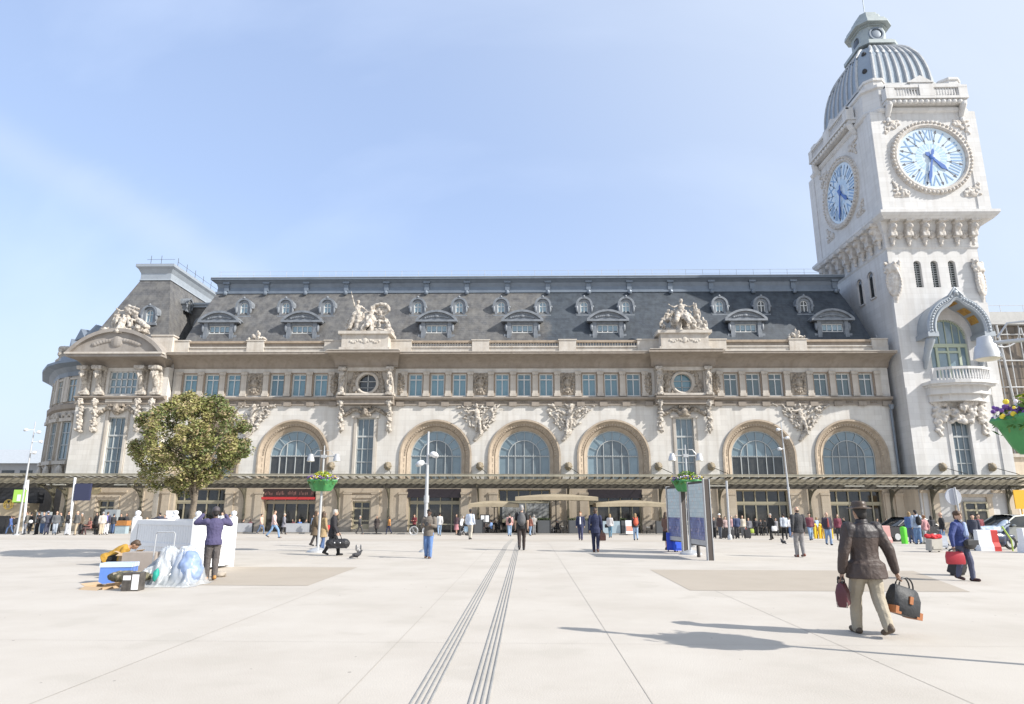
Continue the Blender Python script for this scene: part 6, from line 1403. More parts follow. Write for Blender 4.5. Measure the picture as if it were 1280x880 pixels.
def box_thing(name, c, rz, s3, m_, label, cat, lid=None, flaps=None, rx=0):
    E_ = empty(name, c, label, cat, rz=rz); m_b = MB(); sx, sy, sz = s3; w_ = .012
    if flaps is None: m_b.box(-sx / 2, sx / 2, -sy / 2, sy / 2, 0, sz)
    else:
        m_b.box(-sx / 2, sx / 2, -sy / 2, -sy / 2 + w_, 0, sz); m_b.box(-sx / 2, sx / 2, sy / 2 - w_, sy / 2, 0, sz); m_b.box(-sx / 2, -sx / 2 + w_, -sy / 2 + w_, sy / 2 - w_, 0, sz); m_b.box(sx / 2 - w_, sx / 2, -sy / 2 + w_, sy / 2 - w_, 0, sz); m_b.box(-sx / 2 + w_, sx / 2 - w_, -sy / 2 + w_, sy / 2 - w_, 0, w_)
    m_b.build('body', m_, E_, loc=(0, 0, 0))
    if lid: q = MB(); q.box(-sx / 2 - .015, sx / 2 + .015, -sy / 2 - .015, sy / 2 + .015, sz, sz + .09); q.build('lid', lid, E_, loc=(0, 0, 0))
    if flaps:
        for k, (dx, dy, a) in enumerate(((-1, 0, .5), (1, 0, .9), (0, -1, .35))):
            q = MB(); L2 = .16
            if dx: q.add([(dx * sx / 2, -sy / 2, sz), (dx * sx / 2, sy / 2, sz), (dx * (sx / 2 + L2 * cos(a)), sy / 2, sz + L2 * sin(a) * .6), (dx * (sx / 2 + L2 * cos(a)), -sy / 2, sz + L2 * sin(a) * .6)], [(0, 1, 2, 3)])
            else: q.add([(-sx / 2, -sy / 2, sz), (sx / 2, -sy / 2, sz), (sx / 2, -sy / 2 - L2 * cos(a), sz - L2 * sin(a)), (-sx / 2, -sy / 2 - L2 * cos(a), sz - L2 * sin(a))], [(0, 1, 2, 3)])
            f_ = q.build('flap', m_, E_, loc=(0, 0, 0)); md = f_.modifiers.new('t', 'SOLIDIFY'); md.thickness = .006
    return E_
M_CARD = mat('cardboard', (.44, .32, .20), .9, var=.4, vscale=3, col2=(.36, .25, .155)); M_CARDG = mat('grey_card', (.36, .31, .27), .9, var=.4, vscale=3)
box_thing('cardboard_box', (aty(178, 705, 16.9).x, 16.9, 0), .12, (.78, .5, .62), M_CARDG, 'grey-brown cardboard box standing against the planter', 'cardboard box')
box_thing('cardboard_box', (aty(161, 705, 17.5).x, 17.5, 0), .05, (.34, .4, .56), M_CARD, 'open tan cardboard box behind the crouching person', 'cardboard box', flaps=True)
box_thing('cool_box', (aty(148.5, 716, 15.9).x, 15.9, 0), .2, (.66, .42, .36), mat('blue_plastic_box', (.12, .24, .62), .4, var=.3, vscale=3), 'blue cool box with a white lid in front of the crouching person', 'cool box', lid=mat('pale_blue_lid', (.55, .66, .80), .4))
box_thing('cardboard_tray', (aty(124, 733, 14.9).x + .1, 14.85, 0), -.3, (.5, .42, .05), M_CARD, 'flattened tan cardboard tray lying at the left end of the heap', 'cardboard', flaps=True)
bx_ = box_thing('battered_box', (aty(161, 735, 14.35).x, 14.5, 0), .1, (.34, .3, .36), mat('grimy_black_box', (.05, .045, .04), .8, var=.8, vscale=7, col2=(.13, .115, .10)), 'battered black and white box at the front of the heap', 'box'); q = MB(); q.box(.03, .165, -.156, -.1505, .03, .33); q.box(-.15, .0, -.155, -.1505, .22, .31); q.build('white_label', M_WHITE, bx_, loc=(0, 0, 0))
m = MB(); tx = aty(203, 700, 15.6).x; pts = [(tx - .22, 15.6, .2), (tx - .22, 15.62, 1.10), (tx - .19, 15.62, 1.14), (tx + .19, 15.62, 1.14), (tx + .22, 15.62, 1.10), (tx + .22, 15.6, .2)]; m.tube(pts, .013, 8); m.box(tx - .26, tx + .26, 15.45, 15.7, .1, .2); m.tube([(tx - .28, 15.65, .08), (tx + .28, 15.65, .08)], .075, 10); tag(m.build('hand_trolley', M_GALV, None, 40), 'chrome hand trolley handle sticking up from the plastic heap', 'trolley')

# ------------------------------------------------------------------ cafe: parasols, screens, hedges, boards
M_PAR = mat('beige_parasol_canvas', (.38, .32, .225), .9, var=.45, vscale=1.5)
def parasol(x, y, hx, hy_, z, label):
    b_ = Vector((x, y, gz(y) + .1)); E_ = empty('cafe_parasol', b_, label, 'parasol', 'beige cafe parasols under the canopy'); m_ = MB(); n = 10; top = z - b_.z
    rings = []
    for k in range(n + 1):
        f_ = 1 - k / n * .94; ring = []
        for sx, sy in ((-1, -1), (-.33, -1), (.33, -1), (1, -1), (1, -.33), (1, .33), (1, 1), (.33, 1), (-.33, 1), (-1, 1), (-1, .33), (-1, -.33)):
            sag = .16 * (1 - max(abs(sx), abs(sy)) if False else (0 if abs(sx) == abs(sy) else 1)) * f_
            ring.append((sx * hx * f_, sy * hy_ * f_, top - .34 * f_ ** 1.4 + sag * .35 if True else 0))
        rings.append(ring)
    m_.loft([[(q[0], q[1], q[2] - .34) for q in rings[0]]] + rings, False); m_.add(rings[-1], [tuple(range(12))]); cv = m_.build('canvas', M_PAR, E_, loc=(0, 0, 0))
    m_ = MB(); m_.tube([(0, 0, 0), (0, 0, top)], .05, 8); m_.box(-.4, .4, -.4, .4, 0, .12); m_.build('pole', M_BLACK, E_, loc=(0, 0, 0))
    m_ = MB()
    for sx, sy in ((-1, -1), (1, -1), (1, 1), (-1, 1)): m_.tube([(0, 0, top - .08), (sx * hx * .97, sy * hy_ * .97, top - .42)], .025, 5); m_.tube([(0, 0, top - .75), (sx * hx * .55, sy * hy_ * .55, top - .2)], .02, 5)
    m_.build('ribs', M_BLACK, E_, loc=(0, 0, 0))
parasol(aty(617, 650, 67).x, 68.2, 2.45, 1.7, aty(617, 627, 67).z + .12, 'left beige parasol, the lowest of three at the cafe')
parasol(aty(696, 650, 66).x, 67.6, 4.0, 1.9, aty(700, 618.5, 66).z + .12, 'middle beige parasol, largest and highest of three at the cafe')
parasol(aty(790, 650, 67).x, 68.2, 3.5, 1.7, aty(785, 626.5, 67).z + .12, 'right-hand beige parasol over the doorway with a dark fascia')
M_SCR = mat('charcoal_screen', (.085, .09, .095), .5, var=.3, vscale=2); M_HEDGE = mat('clipped_hedge', (.06, .085, .035), .8, var=.6, vscale=6)
def screen(px0, px1, y, z1, label, m_=None, hedge=False):
    x0, x1 = aty(px0, 660, y).x, aty(px1, 660, y).x; b_ = Vector(((x0 + x1) / 2, y, gz(y) + .05)); E_ = empty('cafe_screen', b_, label, 'terrace screen', 'screens round the cafe terraces'); w2 = (x1 - x0) / 2
    q = MB(); q.box(-w2, w2, -.04, .04, .12, z1); q.build('panel', m_ or M_SCR, E_, loc=(0, 0, 0)); q = MB()
    for x in (-w2, w2): q.box(x - .05, x + .05, -.06, .06, 0, z1 + .05)
    q.build('posts', M_BLACK, E_, loc=(0, 0, 0))
    if hedge:
        q = MB(); rr = random.Random(int(px0)); leafy(q, 500, lambda: Vector((rr.uniform(-w2, w2), rr.uniform(.06, .3), z1 + rr.uniform(-.1, .22))), .07, rr, 0); q.build('hedge', M_HEDGE, E_, loc=(0, 0, 0))
M_PALEBL = mat('pale_blue_screen', (.36, .45, .50), .3, var=.4, vscale=1.5); M_SILV = mat('silver_screen', (.42, .43, .45), .4, var=.3, vscale=1.5)
screen(592, 604, 66.2, 1.35, 'charcoal screen at the left end of the middle cafe terrace')
screen(672, 688, 66.2, 1.3, 'charcoal screen topped by a hedge, right of the tan cafe sign', hedge=True)
screen(711, 736, 66.2, 1.3, 'charcoal planter screen with a hedge, behind the man in an open navy blazer', hedge=True)
screen(753, 776, 66.2, 1.25, 'pale blue glass screen behind the woman with a small black bag', M_PALEBL)
screen(776, 783, 66.2, 1.3, 'narrow charcoal screen left of the white menu board', hedge=True)
screen(820, 832, 66.2, 1.25, 'charcoal screen at the right end of the cafe, beside the woman in a brown jacket')
screen(296, 316, 66.2, 0.95, 'silver screen of the left terrace, beyond the tree', M_SILV)
screen(356, 388, 66.2, 0.95, 'silver screen in front of the terrace under the red sign band', M_SILV)
b = Vector((aty(787, 665, 65.8).x, 65.8, gz(66) + .13)); E_ = empty('menu_board', b, 'white and red menu board standing right of the pale blue screen', 'menu board'); q = MB(); q.obox((0, 0, .62), 0, .72, .05, 1.25, rx=-.12); q.build('board', M_WHITE, E_, loc=(0, 0, 0)); q = MB(); q.obox((0, -.06, .5), 0, .6, .02, .45, rx=-.12); q.build('red_print', mat('coral_print', (.65, .30, .22), .6), E_, loc=(0, 0, 0))
b = Vector((aty(606, 665, 66.4).x, 66.4, gz(66) + .13)); E_ = empty('menu_stand', b, 'dark menu stand with two white sheets by the left parasol', 'menu board'); q = MB(); q.box(-.48, .48, -.05, .05, .95, 1.75); q.box(-.05, .05, -.04, .04, 0, .95); q.build('frame', M_BLACK, E_, loc=(0, 0, 0))
for sx in (-1, 1): q = MB(); q.box(sx * .22 - .17, sx * .22 + .17, -.07, -.052, 1.05, 1.66); q.build('sheet', M_WHITE, E_, loc=(0, 0, 0))
def cafe_sign(px0, px1, py0, py1, y):
    a, b_ = aty(px0, py1, y), aty(px1, py0, y); E_ = empty('glazed_cafe_front', Vector(((a.x + b_.x) / 2, y, a.z)), 'glazed cafe front with painted pale sky reflections, behind the grey-haired man', 'shop front'); q = MB(); w2, h_ = (b_.x - a.x) / 2, b_.z - a.z
    q.box(-w2, w2, 0, .08, 0, h_); q.build('glass', mat('painted_reflection_glass', (.10, .10, .09), .1, var=1.0, vscale=2.2, col2=(.55, .57, .56), spec=.8), E_, loc=(0, 0, 0)); q = MB(); q.box(-w2, w2, -.05, .1, -.35, 0); q.box(-w2, w2, -.05, .1, h_, h_ + .15); q.box(-.06, .06, -.05, .1, 0, h_); q.build('frame', M_BRONZE, E_, loc=(0, 0, 0))  # sky reflections are painted as pale mottling in the glass colour
cafe_sign(628, 686, 629, 649, 71.6)
# small cafe tables with chairs
def table_set(px, y, label):
    b_ = Vector((aty(px, 662, y).x, y, gz(72) + .13)); E_ = empty('cafe_table', b_, label, 'table', 'small cafe tables on the terraces'); q = MB(); q.lathe([(.36, .72), (.36, .75)], n=16); q.build('tabletop', mat('grey_table', (.4, .4, .4), .4), E_, loc=(0, 0, 0)); q = MB(); q.tube([(0, 0, .03), (0, 0, .72)], .03, 8); q.lathe([(.24, 0), (.2, .03)], n=12); q.build('leg', M_BLACK, E_, loc=(0, 0, 0))
def chair(px, y, rz, label):
    b_ = Vector((aty(px, 662, y).x, y, gz(72) + .13)); E_ = empty('cafe_chair', b_, label, 'chair', 'cafe chairs on the terraces', rz=rz); mm = mat('dark_wicker', (.06, .05, .045), .7)
    q = MB(); q.box(-.22, .22, -.22, .22, .43, .47); q.build('seat', mm, E_, loc=(0, 0, 0)); q = MB(); q.box(-.21, .21, -.24, -.20, .5, .92); q.build('backrest', mm, E_, loc=(0, 0, 0))
    for sx in (-1, 1):
        for sy in (-1, 1): q = MB(); q.tube([(sx * .2, sy * .2, 0), (sx * .19, sy * .19, .45)], .018, 6); q.build('leg', M_BLACK, E_, loc=(0, 0, 0))
for px, y, l in ((693, 67.6, 'cafe table between two seated guests under the middle parasol'), (609, 67.6, 'cafe table beside the dark menu stand'), (368, 67.8, 'cafe table behind the silver screen under the red band'), (306, 67.8, 'cafe table behind the silver screen right of the tree'), (808, 67.2, 'cafe table alone right of the white menu board'), (700.5, 68.6, 'cafe table at the back, below the middle parasol')): table_set(px, y, l)
for px, y, r, l in ((804, 67.0, .4, 'empty dark cafe chair left of the lone table'), (812.5, 67.2, 2.0, 'empty dark cafe chair right of the lone table'), (706, 67.0, 1.2, 'empty dark cafe chair right of the guests under the middle parasol'), (362, 67.5, .3, 'empty dark cafe chair at the left end of the red-band terrace'), (384, 67.6, 2.6, 'empty dark cafe chair at the right end of the red-band terrace'), (311, 67.4, 2.2, 'empty dark cafe chair on the terrace right of the tree')): chair(px, y, r, l)
for px, y, hgt, l in ((4, 60, 1.5, 'black litter bin at the left edge by the kiosk'), (11, 62, 1.35, 'pale grey cabinet below the metro roundel'),):
    b_ = Vector((aty(px, 660, y).x, y, gz(y))); q = MB(); q.box(-.55, .55, -.4, .4, .0, hgt); q.box(-.58, .58, -.43, .43, hgt, hgt + .06); q.box(-.4, .4, -.42, -.4, .2, hgt - .2); tag(q.build('street_cabinet', M_BLACK if 'bin' in l else mat('pale_cabinet', (.42, .46, .50), .5), None, loc=b_), l, 'cabinet')
for px, py0, py1, y, l in ((141, 637, 663, 66, 'grey cash machine kiosk beside the two dark-clothed people'), (56, 640, 660, 68, 'dark cabinet behind the people at the left')):
    a_ = aty(px, py0, y); q = MB(); q.box(-.6, .6, -.3, .3, 0, a_.z - gz(y) - .1); q.box(-.4, .4, -.34, -.3, .9, 1.6); tag(q.build('kiosk_cabinet', mat('grey_kiosk', (.30, .33, .35), .5, var=.3), None, loc=(a_.x, y, gz(y) + .1)), l, 'cabinet')
b_ = Vector((aty(153, 657, 64.5).x, 64.5, gz(64.5))); E_ = empty('luggage_stack', b_, 'orange crate on a pale box before the two dark-clothed people', 'crate'); q = MB(); q.box(-.5, .5, -.3, .3, 0, .75); q.build('box', M_PALEBL, E_, loc=(0, 0, 0)); q = MB(); q.box(-.6, .6, -.35, .35, .75, 1.2); q.build('crate', mat('orange_crate', (.45, .20, .06), .7, var=.5), E_, loc=(0, 0, 0))
a_ = aty(212, 620, 66); q = MB(); q.box(-.35, .35, -.12, .12, 1.2, 2.1); q.box(-.06, .06, -.06, .06, 0, 1.2); q.box(-.22, .22, -.15, .0, .5, 1.1); tag(q.build('white_ticket_post', M_WHITE, None, loc=(aty(212, 650, 62).x, 62, gz(62))), 'white notice post among the seated people behind the planter', 'post')

def bench(px, y, label):
    b_ = Vector((aty(px, 660, y).x, y, gz(y))); E_ = empty('street_bench', b_, label, 'bench', 'dark benches near the station wall'); mm = mat('dark_bench', (.05, .045, .04), .6)
    q = MB(); q.box(-.8, .8, -.22, .22, .40, .45); q.build('seat', mm, E_, loc=(0, 0, 0)); q = MB(); q.box(-.8, .8, .24, .28, .5, .85); q.build('backrest', mm, E_, loc=(0, 0, 0))
    for sx in (-1, 1): q = MB(); q.box(sx * .65 - .04, sx * .65 + .04, -.2, .26, 0, .40); q.build('leg', M_BLACK, E_, loc=(0, 0, 0))
bench(111.5, 58.05, 'dark bench under the person in a rust coat'); bench(182, 58.05, 'dark bench behind the left end of the white planter'); bench(221, 57.05, 'dark bench right of the white notice post behind the planter')
# ------------------------------------------------------------------ cars, scooter, bicycle, barriers, bollards, pigeons
def car(name, base, rz, paint, label, L=4.3, Wd=1.78, Hh=1.46, taxi=False):
    E_ = empty(name, base, label, 'car', 'cars parked by the tower', rz=rz); hl, hw_ = L / 2, Wd / 2
    prof_ = [(-hl, .45), (-hl + .03, .72), (-hl + .25, .88), (-hl + 1.15, .96), (hl - .55, .98), (hl - .06, .86), (hl, .55), (hl - .05, .32)]
    def ring(y, k): return [(x, y, .62 + (z - .62) * k) for x, z in ([(-hl + .1, .26)] + prof_ + [(hl - .2, .26)])]
    m_ = MB(); n = 9; rings = []
    for i in range(n):
        t = -1 + 2 * i / (n - 1); e_ = 1 - .06 * abs(t) ** 4; rings.append([(x * e_, t * hw_ * (1.0 - .04 * max(0, (z - .7))), z) for x, y, z in ring(0, 1 - .10 * abs(t) ** 6)])
    m_.loft(rings); m_.build('body', paint, E_, 35, (0, 0, 0))
    cab = [(-hl + 1.05, .95), (-hl + 1.75, Hh - .06), (-hl + 2.3, Hh), (hl - 1.35, Hh - .03), (hl - .45, .97)]
    m_ = MB(); rings = []
    for t, k in ((-1, .0), (-.93, .75), (-.8, .98), (0, 1.02), (.8, .98), (.93, .75), (1, .0)): rings.append([(x, t * hw_ * .93, .95 + (z - .95) * k) for x, z in cab])
    m_.loft(rings); cb = m_.build('cabin_glass', M_DARKGL, E_, 40, (0, 0, 0))
    m_ = MB(); m_.loft([[(x, t * hw_ * .74, Hh - .07 + .085 * k) for x in (-hl + 1.72, -hl + 2.3, hl - 1.3)] for t, k in ((-1, .3), (-.8, 1), (0, 1.25), (.8, 1), (1, .3))], False, 0, False)
    for sy in (-1, 1):
        a = sy * hw_ * .9
        m_.tube([(-hl + 1.0, a, .95), (-hl + 1.78, a * .83, Hh - .05), (-hl + 2.3, a * .8, Hh), (hl - 1.32, a * .8, Hh - .02), (hl - .42, a, .97)], .045, 6); m_.tube([(-hl + 2.45, a * .83, Hh - .02), (-hl + 2.5, a * 1.02, .95)], .045, 6)
    m_.build('roof', paint, E_, 40, (0, 0, 0))
    for sx in (-1, 1):
        for sy in (-1, 1):
            c = (sx * (hl - .82), sy * (hw_ - .1), .32); w_ = MB(); R90 = lambda r, y: [(c[0] + r * cos(2 * pi * k / 20), c[1] + y, c[2] + r * sin(2 * pi * k / 20)) for k in range(20)]
            w_.loft([R90(.25, -.1), R90(.32, -.09), R90(.32, .09), R90(.25, .1)]); wh = w_.build('wheel', mat('tyre_rubber', (.02, .02, .02), .8), E_, 40, (0, 0, 0)); q = MB(); q.loft([R90(.2, -.11), R90(.21, 0), R90(.2, .11)]); q.build('rim', M_GALV, wh, loc=(0, 0, 0))
            q = MB(); q.ball((sx * (hl - .12), sy * (hw_ - .28), .72), (.1, .2, .09), 8, 6); q.build('headlight' if sx < 0 else 'tail_light', mat('lamp_lens', (.6, .62, .63), .15) if sx < 0 else mat('red_lens', (.5, .03, .03), .2), E_, loc=(0, 0, 0))
    for sy in (-1, 1): q = MB(); q.ball((-hl + 1.45, sy * (hw_ + .06), 1.0), (.08, .12, .07), 8, 6); q.build('wing_mirror', paint, E_, loc=(0, 0, 0))
    return E_
PBLK, PGRY = mat('black_car_paint', (.015, .015, .018), .25, coat=.8), mat('silver_grey_car_paint', (.30, .31, .29), .28, metal=.5, coat=.8)
car('parked_car', (aty(1127, 660, 44).x + .2, 44, gz(44)), radians(12), PBLK, 'black car parked behind the green post and the people at right')
car('parked_car', (aty(1262, 660, 34).x + .3, 34, gz(34)), radians(4), PGRY, 'silver grey saloon behind the parked motor scooter', L=4.6)
car('parked_car', (aty(1278, 640, 41).x + 2.0, 42, gz(42)), radians(5), PBLK, 'dark car behind the silver saloon, roof just showing', Hh=1.62)
def barrier(base, rz, mats, label, w_=.55, L=1.0, h=.85):
    E_ = empty('plastic_barrier', base, label, 'barrier', 'plastic road barriers by the cars', rz=rz); n = len(mats)
    for i, m_ in enumerate(mats):
        q = MB(); a, b_ = -L / 2 + L * i / n, -L / 2 + L * (i + 1) / n
        q.loft([[(a, -w_ / 2 * k, z), (b_, -w_ / 2 * k, z), (b_, w_ / 2 * k, z), (a, w_ / 2 * k, z)] for k, z in ((1, 0), (1, .18), (.62, .35), (.55, h - .03), (.45, h))]); q.build('segment', m_, E_, loc=(0, 0, 0))
M_RED = mat('red_plastic', (.60, .06, .05), .5, var=.2)
barrier(gp(1235, 688.5), -.1, [M_WHITE, M_WHITE, M_RED], 'white and red plastic barrier behind the woman with the red briefcase', L=.80, h=.85)
barrier(gp(1298, 691), .1, [M_WHITE], 'white plastic block at the right edge in front of the silver saloon', L=1.3, h=.95)
barrier(Vector((aty(1104, 668, 40).x, 40, gz(40))), .1, [mat('pink_plastic', (.55, .30, .28), .6)], 'faded pink barrier half hidden by the man in the brimmed hat', L=.7, h=.95)
# motor scooter
b = gp(1247, 687); E_ = empty('motor_scooter', b, 'dark blue motor scooter under a pale cover beside the red and white barrier', 'scooter', rz=radians(8))
for x in (-.62, .66):
    q = MB(); R90 = lambda r, y: [(x + r * cos(2 * pi * k / 22), y, .28 + r * sin(2 * pi * k / 22)) for k in range(22)]
    q.loft([R90(.20, -.05), R90(.28, -.05), R90(.28, .05), R90(.20, .05), R90(.20, -.05)], False); w_ = q.build('wheel', mat('tyre_rubber', (.02, .02, .02)), E_, 40, (0, 0, 0)); q = MB(); q.loft([R90(.19, -.03), R90(.19, .03)]); q.build('rim', M_GALV, w_, loc=(0, 0, 0))
q = MB(); q.cap((-.55, 0, .55), .2, (.25, 0, .5), .2); q.cap((-.6, 0, .72), .16, (.15, 0, .72), .14); q.cap((.3, 0, .35), .12, (.3, 0, .3), .14); q.cap((.45, 0, .5), .17, (.55, 0, .95), .14); q.cap((.66, 0, .3), .08, (.5, 0, .95), .07); q.ball((.66, 0, .55), (.3, .1, .09), 10, 6)
put('body', remesh(q, 'body', mat('navy_scooter_paint', (.03, .045, .09), .3, coat=.5), .03, 2), E_, (0, 0, 0))
q = MB(); q.cap((-.7, 0, .82), .17, (.2, 0, .86), .16); q.cap((.2, 0, .86), .17, (.62, 0, 1.12), .15); q.ball((-.2, 0, .8), (.5, .24, .14), 12, 8); put('cover', remesh(q, 'cover', mat('pale_blue_cover', (.34, .42, .52), .5, var=.5, vscale=5), .03, 2, .02, 6), E_, (0, 0, 0))
q = MB(); q.tube([(.5, -.32, 1.1), (.53, 0, 1.05), (.5, .32, 1.1)], .025, 6); q.tube([(.5, -.25, 1.1), (.48, -.3, 1.28)], .012, 5); q.ball((.48, -.3, 1.32), (.04, .08, .06), 8, 6); q.build('handlebar', M_BLACK, E_, loc=(0, 0, 0))
b = gp(1263, 672); q = MB(); P_ = aty(1256, 660, 29.3) - Vector((0, 0, 0)); a_, c_ = aty(1253, 659, 29.3), aty(1264, 675, 29.3); q.tube([a_, c_], .035, 8); q.ball(a_, .045, 8, 6); q.tube([c_, (c_.x, c_.y, 0)], .03, 8); tag(q.build('lime_bar', mat('lime_bar', (.42, .62, .12), .4)), 'lime green bar leaning beside the motor scooter', 'bar')
# posts and bollards
b = Vector((aty(1131, 678, 38).x, 38, 0)); q = MB(); q.lathe([(.16, 0), (.16, .82), (.14, .88), (.0, .91)], n=16); tag(q.build('green_post', mat('fluorescent_green', (.14, .72, .05), .45), None, 40, (b.x, 38, gz(38))), 'bright green plastic post in front of the black car', 'post')
for i, (px, l) in enumerate(((1020, 'first yellow looped bollard counting from the man in the maroon top'), (1026, 'second yellow looped bollard counting from the man in the maroon top'), (1032, 'third yellow looped bollard counting from the man in the maroon top'), (1039, 'yellow looped bollard right behind the man in the red shirt'))):
    y = 52; x = aty(px, 668, y).x; q = MB(); q.tube([(-.22, 0, 0), (-.22, 0, .75)] + [(.22 * cos(t), 0, .8 + .22 * sin(t)) for t in [pi - pi * k / 8 for k in range(9)]] + [(.22, 0, .75), (.22, 0, 0)], .085, 8); o = q.build('yellow_bollard', mat('yellow_paint', (.78, .52, .03), .45), None, 40, (x, y, gz(y))); tag(o, l, 'bollard', 'yellow looped bollards by the entrance'); o.rotation_euler.z = .9
# bicycle against the glazed doorway
b = Vector((aty(525, 668, 62).x, 62, gz(62))); E_ = empty('parked_bicycle', b, 'grey bicycle with large wheels standing before the left dark-fascia doorway', 'bicycle')
for x in (-.58, .58):
    q = MB(); q.tube([(x + .38 * cos(t), 0, .38 + .38 * sin(t)) for t in [2 * pi * k / 28 for k in range(29)]], .032, 6); q.tube([(x + .33 * cos(t), 0, .38 + .33 * sin(t)) for t in [2 * pi * k / 28 for k in range(29)]], .018, 5)
    for k in range(8): t = pi * k / 8; q.tube([(x + .33 * cos(t), 0, .38 + .33 * sin(t)), (x - .33 * cos(t), 0, .38 - .33 * sin(t))], .006, 4)
    q.build('wheel', M_GALV, E_, loc=(0, 0, 0))
q = MB(); F = [(.58, .38), (.44, .95), (-.16, .88), (-.1, .34), (-.58, .38)]
for a, c in ((0, 1), (1, 2), (2, 3), (1, 3), (3, 4), (2, 4)): q.tube([(F[a][0], 0, F[a][1]), (F[c][0], 0, F[c][1])], .022, 6)
q.tube([(.44, 0, .95), (.42, 0, 1.08)], .02, 6); q.tube([(.42, -.28, 1.08), (.42, .28, 1.08)], .018, 6); q.build('frame', M_IRON, E_, loc=(0, 0, 0))
q = MB(); q.ball((-.2, 0, .97), (.15, .08, .05), 10, 6); q.build('saddle', M_BLACK, E_, loc=(0, 0, 0))
# pigeons
def pigeon(px, py, rz, m_, label, flying=False):
    b_ = gp(px, py); q = MB(); z0 = .0
    q.ball((0, 0, .13), (.075, .14, .075), 10, 8, R=Matrix.Rotation(.35, 3, 'X')); q.cap((0, .10, .16), .05, (0, .15, .25), .035); q.ball((0, .165, .265), (.035, .042, .035), 8, 6); q.cap((0, .2, .262), .010, (0, .225, .255), .005, 6); q.cap((0, -.12, .10), .05, (0, -.27, .06), .03)
    for sx in (-1, 1):
        q.cap((sx * .03, .01, .08), .012, (sx * .035, .015, .012), .008, 6)
        if flying: q.ball((sx * .09, -.03, .22), (.02, .10, .13), 8, 6)
        else: q.ball((sx * .065, -.03, .14), (.025, .14, .06), 8, 6)
    o_ = put('pigeon', remesh(q, 'pigeon', m_, .012, 1), None, b_, rz); tag(o_, label, 'pigeon', 'pigeons on the square'); return o_
pigeon(446, 698.5, -.8, mat('dark_feather', (.03, .03, .035), .7), 'dark pigeon walking, nearer of the two by the duffel bag man')
o = pigeon(447.5, 692, .6, mat('pale_feather', (.42, .41, .40), .7, var=.8, vscale=14), 'pale grey pigeon taking off just behind the dark one', True)
pigeon(979, 680.5, .2, mat('dark_feather', (.03, .03, .035), .7), 'dark pigeon in front of the man in a denim shirt')
# ------------------------------------------------------------------ people
SKIN, SKIND, SKINT = (.52, .33, .235), (.10, .058, .04), (.40, .24, .16)
HAIRC = {'brown': (.07, .042, .025), 'dark': (.015, .012, .011), 'grey': (.30, .29, .28), 'blond': (.30, .20, .10), 'white': (.42, .39, .36), 'ginger': (.26, .11, .04)}
BLK, CHAR, NAVY, JEAN, LJEAN, WHT, GREY, LGREY, KHAKI, BEIGE = (.016, .016, .018), (.05, .05, .055), (.022, .028, .065), (.07, .12, .24), (.22, .31, .44), (.72, .72, .72), (.17, .17, .175), (.42, .42, .43), (.40, .35, .27), (.52, .43, .32)
FR = lambda x, y, z: (x, y, z)
PHONE = dict(armL=((-.06, .02, -.27), (.10, .24, .06)), armR=((.06, .02, -.27), (-.10, .24, .06)))
TPL = {
    'walk': dict(step=.27), 'walk2': dict(step=-.25), 'stride': dict(step=.36), 'stand': dict(step=.03), 'idle': dict(step=-.05, twist=.15), 'phone': dict(step=.05, head=(0, .35), **PHONE),
    'walkf': dict(step=.24, fem=True, hair='long'), 'walkf2': dict(step=-.22, fem=True, hair='bun'), 'standf': dict(step=.04, fem=True, hair='long'),
    'coatf': dict(step=.18, fem=True, hair='long', hem=.55, loose=1.12), 'coat': dict(step=.2, hem=.6, loose=1.1), 'skirtf': dict(step=.1, fem=True, hair='long', bottoms='skirt', hem=.9),
    'phonef': dict(step=.04, fem=True, hair='long', head=(.2, .3), armL=((-.06, .0, -.27), (.12, .2, .08)), armR=((.08, 0, -.27), (.02, .1, -.22))),
    'talk': dict(step=.04, armR=((.1, .02, -.26), (-.02, .22, .08)), head=(.4, 0)), 'reach': dict(step=.05, armL=((-.2, .15, -.1), (-.14, .2, .02)), lean=.2),
    'bend': dict(step=.12, lean=.75, armL=((-.05, .1, -.26), (.05, .12, -.22)), armR=((.05, .1, -.26), (-.05, .12, -.22)), head=(0, -.2)), 'lean': dict(step=.15, lean=.3, fem=True, hair='long'),
    'shade': dict(step=.03, armR=((.12, .18, -.12), (-.12, .06, .24))), 'sit': dict(legs='sit', lean=.12, armL=((-.06, .05, -.26), (.06, .24, .0)), armR=((.06, .05, -.26), (-.06, .24, .0))), 'sitf': dict(legs='sit', fem=True, hair='long', lean=.1, armL=((-.06, .05, -.26), (.06, .24, .0)), armR=((.08, .05, -.26), (-.04, .24, .05))),
    'baldwalk': dict(step=.2, hair='bald'), 'baldstand': dict(step=.04, hair='bald'), 'capstand': dict(step=.04, hair='short', hat='cap'), 'hoodwalk': dict(step=.16, fem=True, hair='cap', hem=.6),
    'crouch': dict(legs='crouch', lean=1.05, armL=((-.05, .18, -.2), (.05, .2, -.05)), armR=((.05, .18, -.2), (-.02, .22, -.05)), fat=1.12),
}
_cache = {}
NAMES = {'top': 'jacket', 'legs': 'trousers', 'shoes': 'shoes', 'shoeL': 'shoe', 'shoeR': 'shoe', 'hair': 'hair', 'hat': 'hat'}
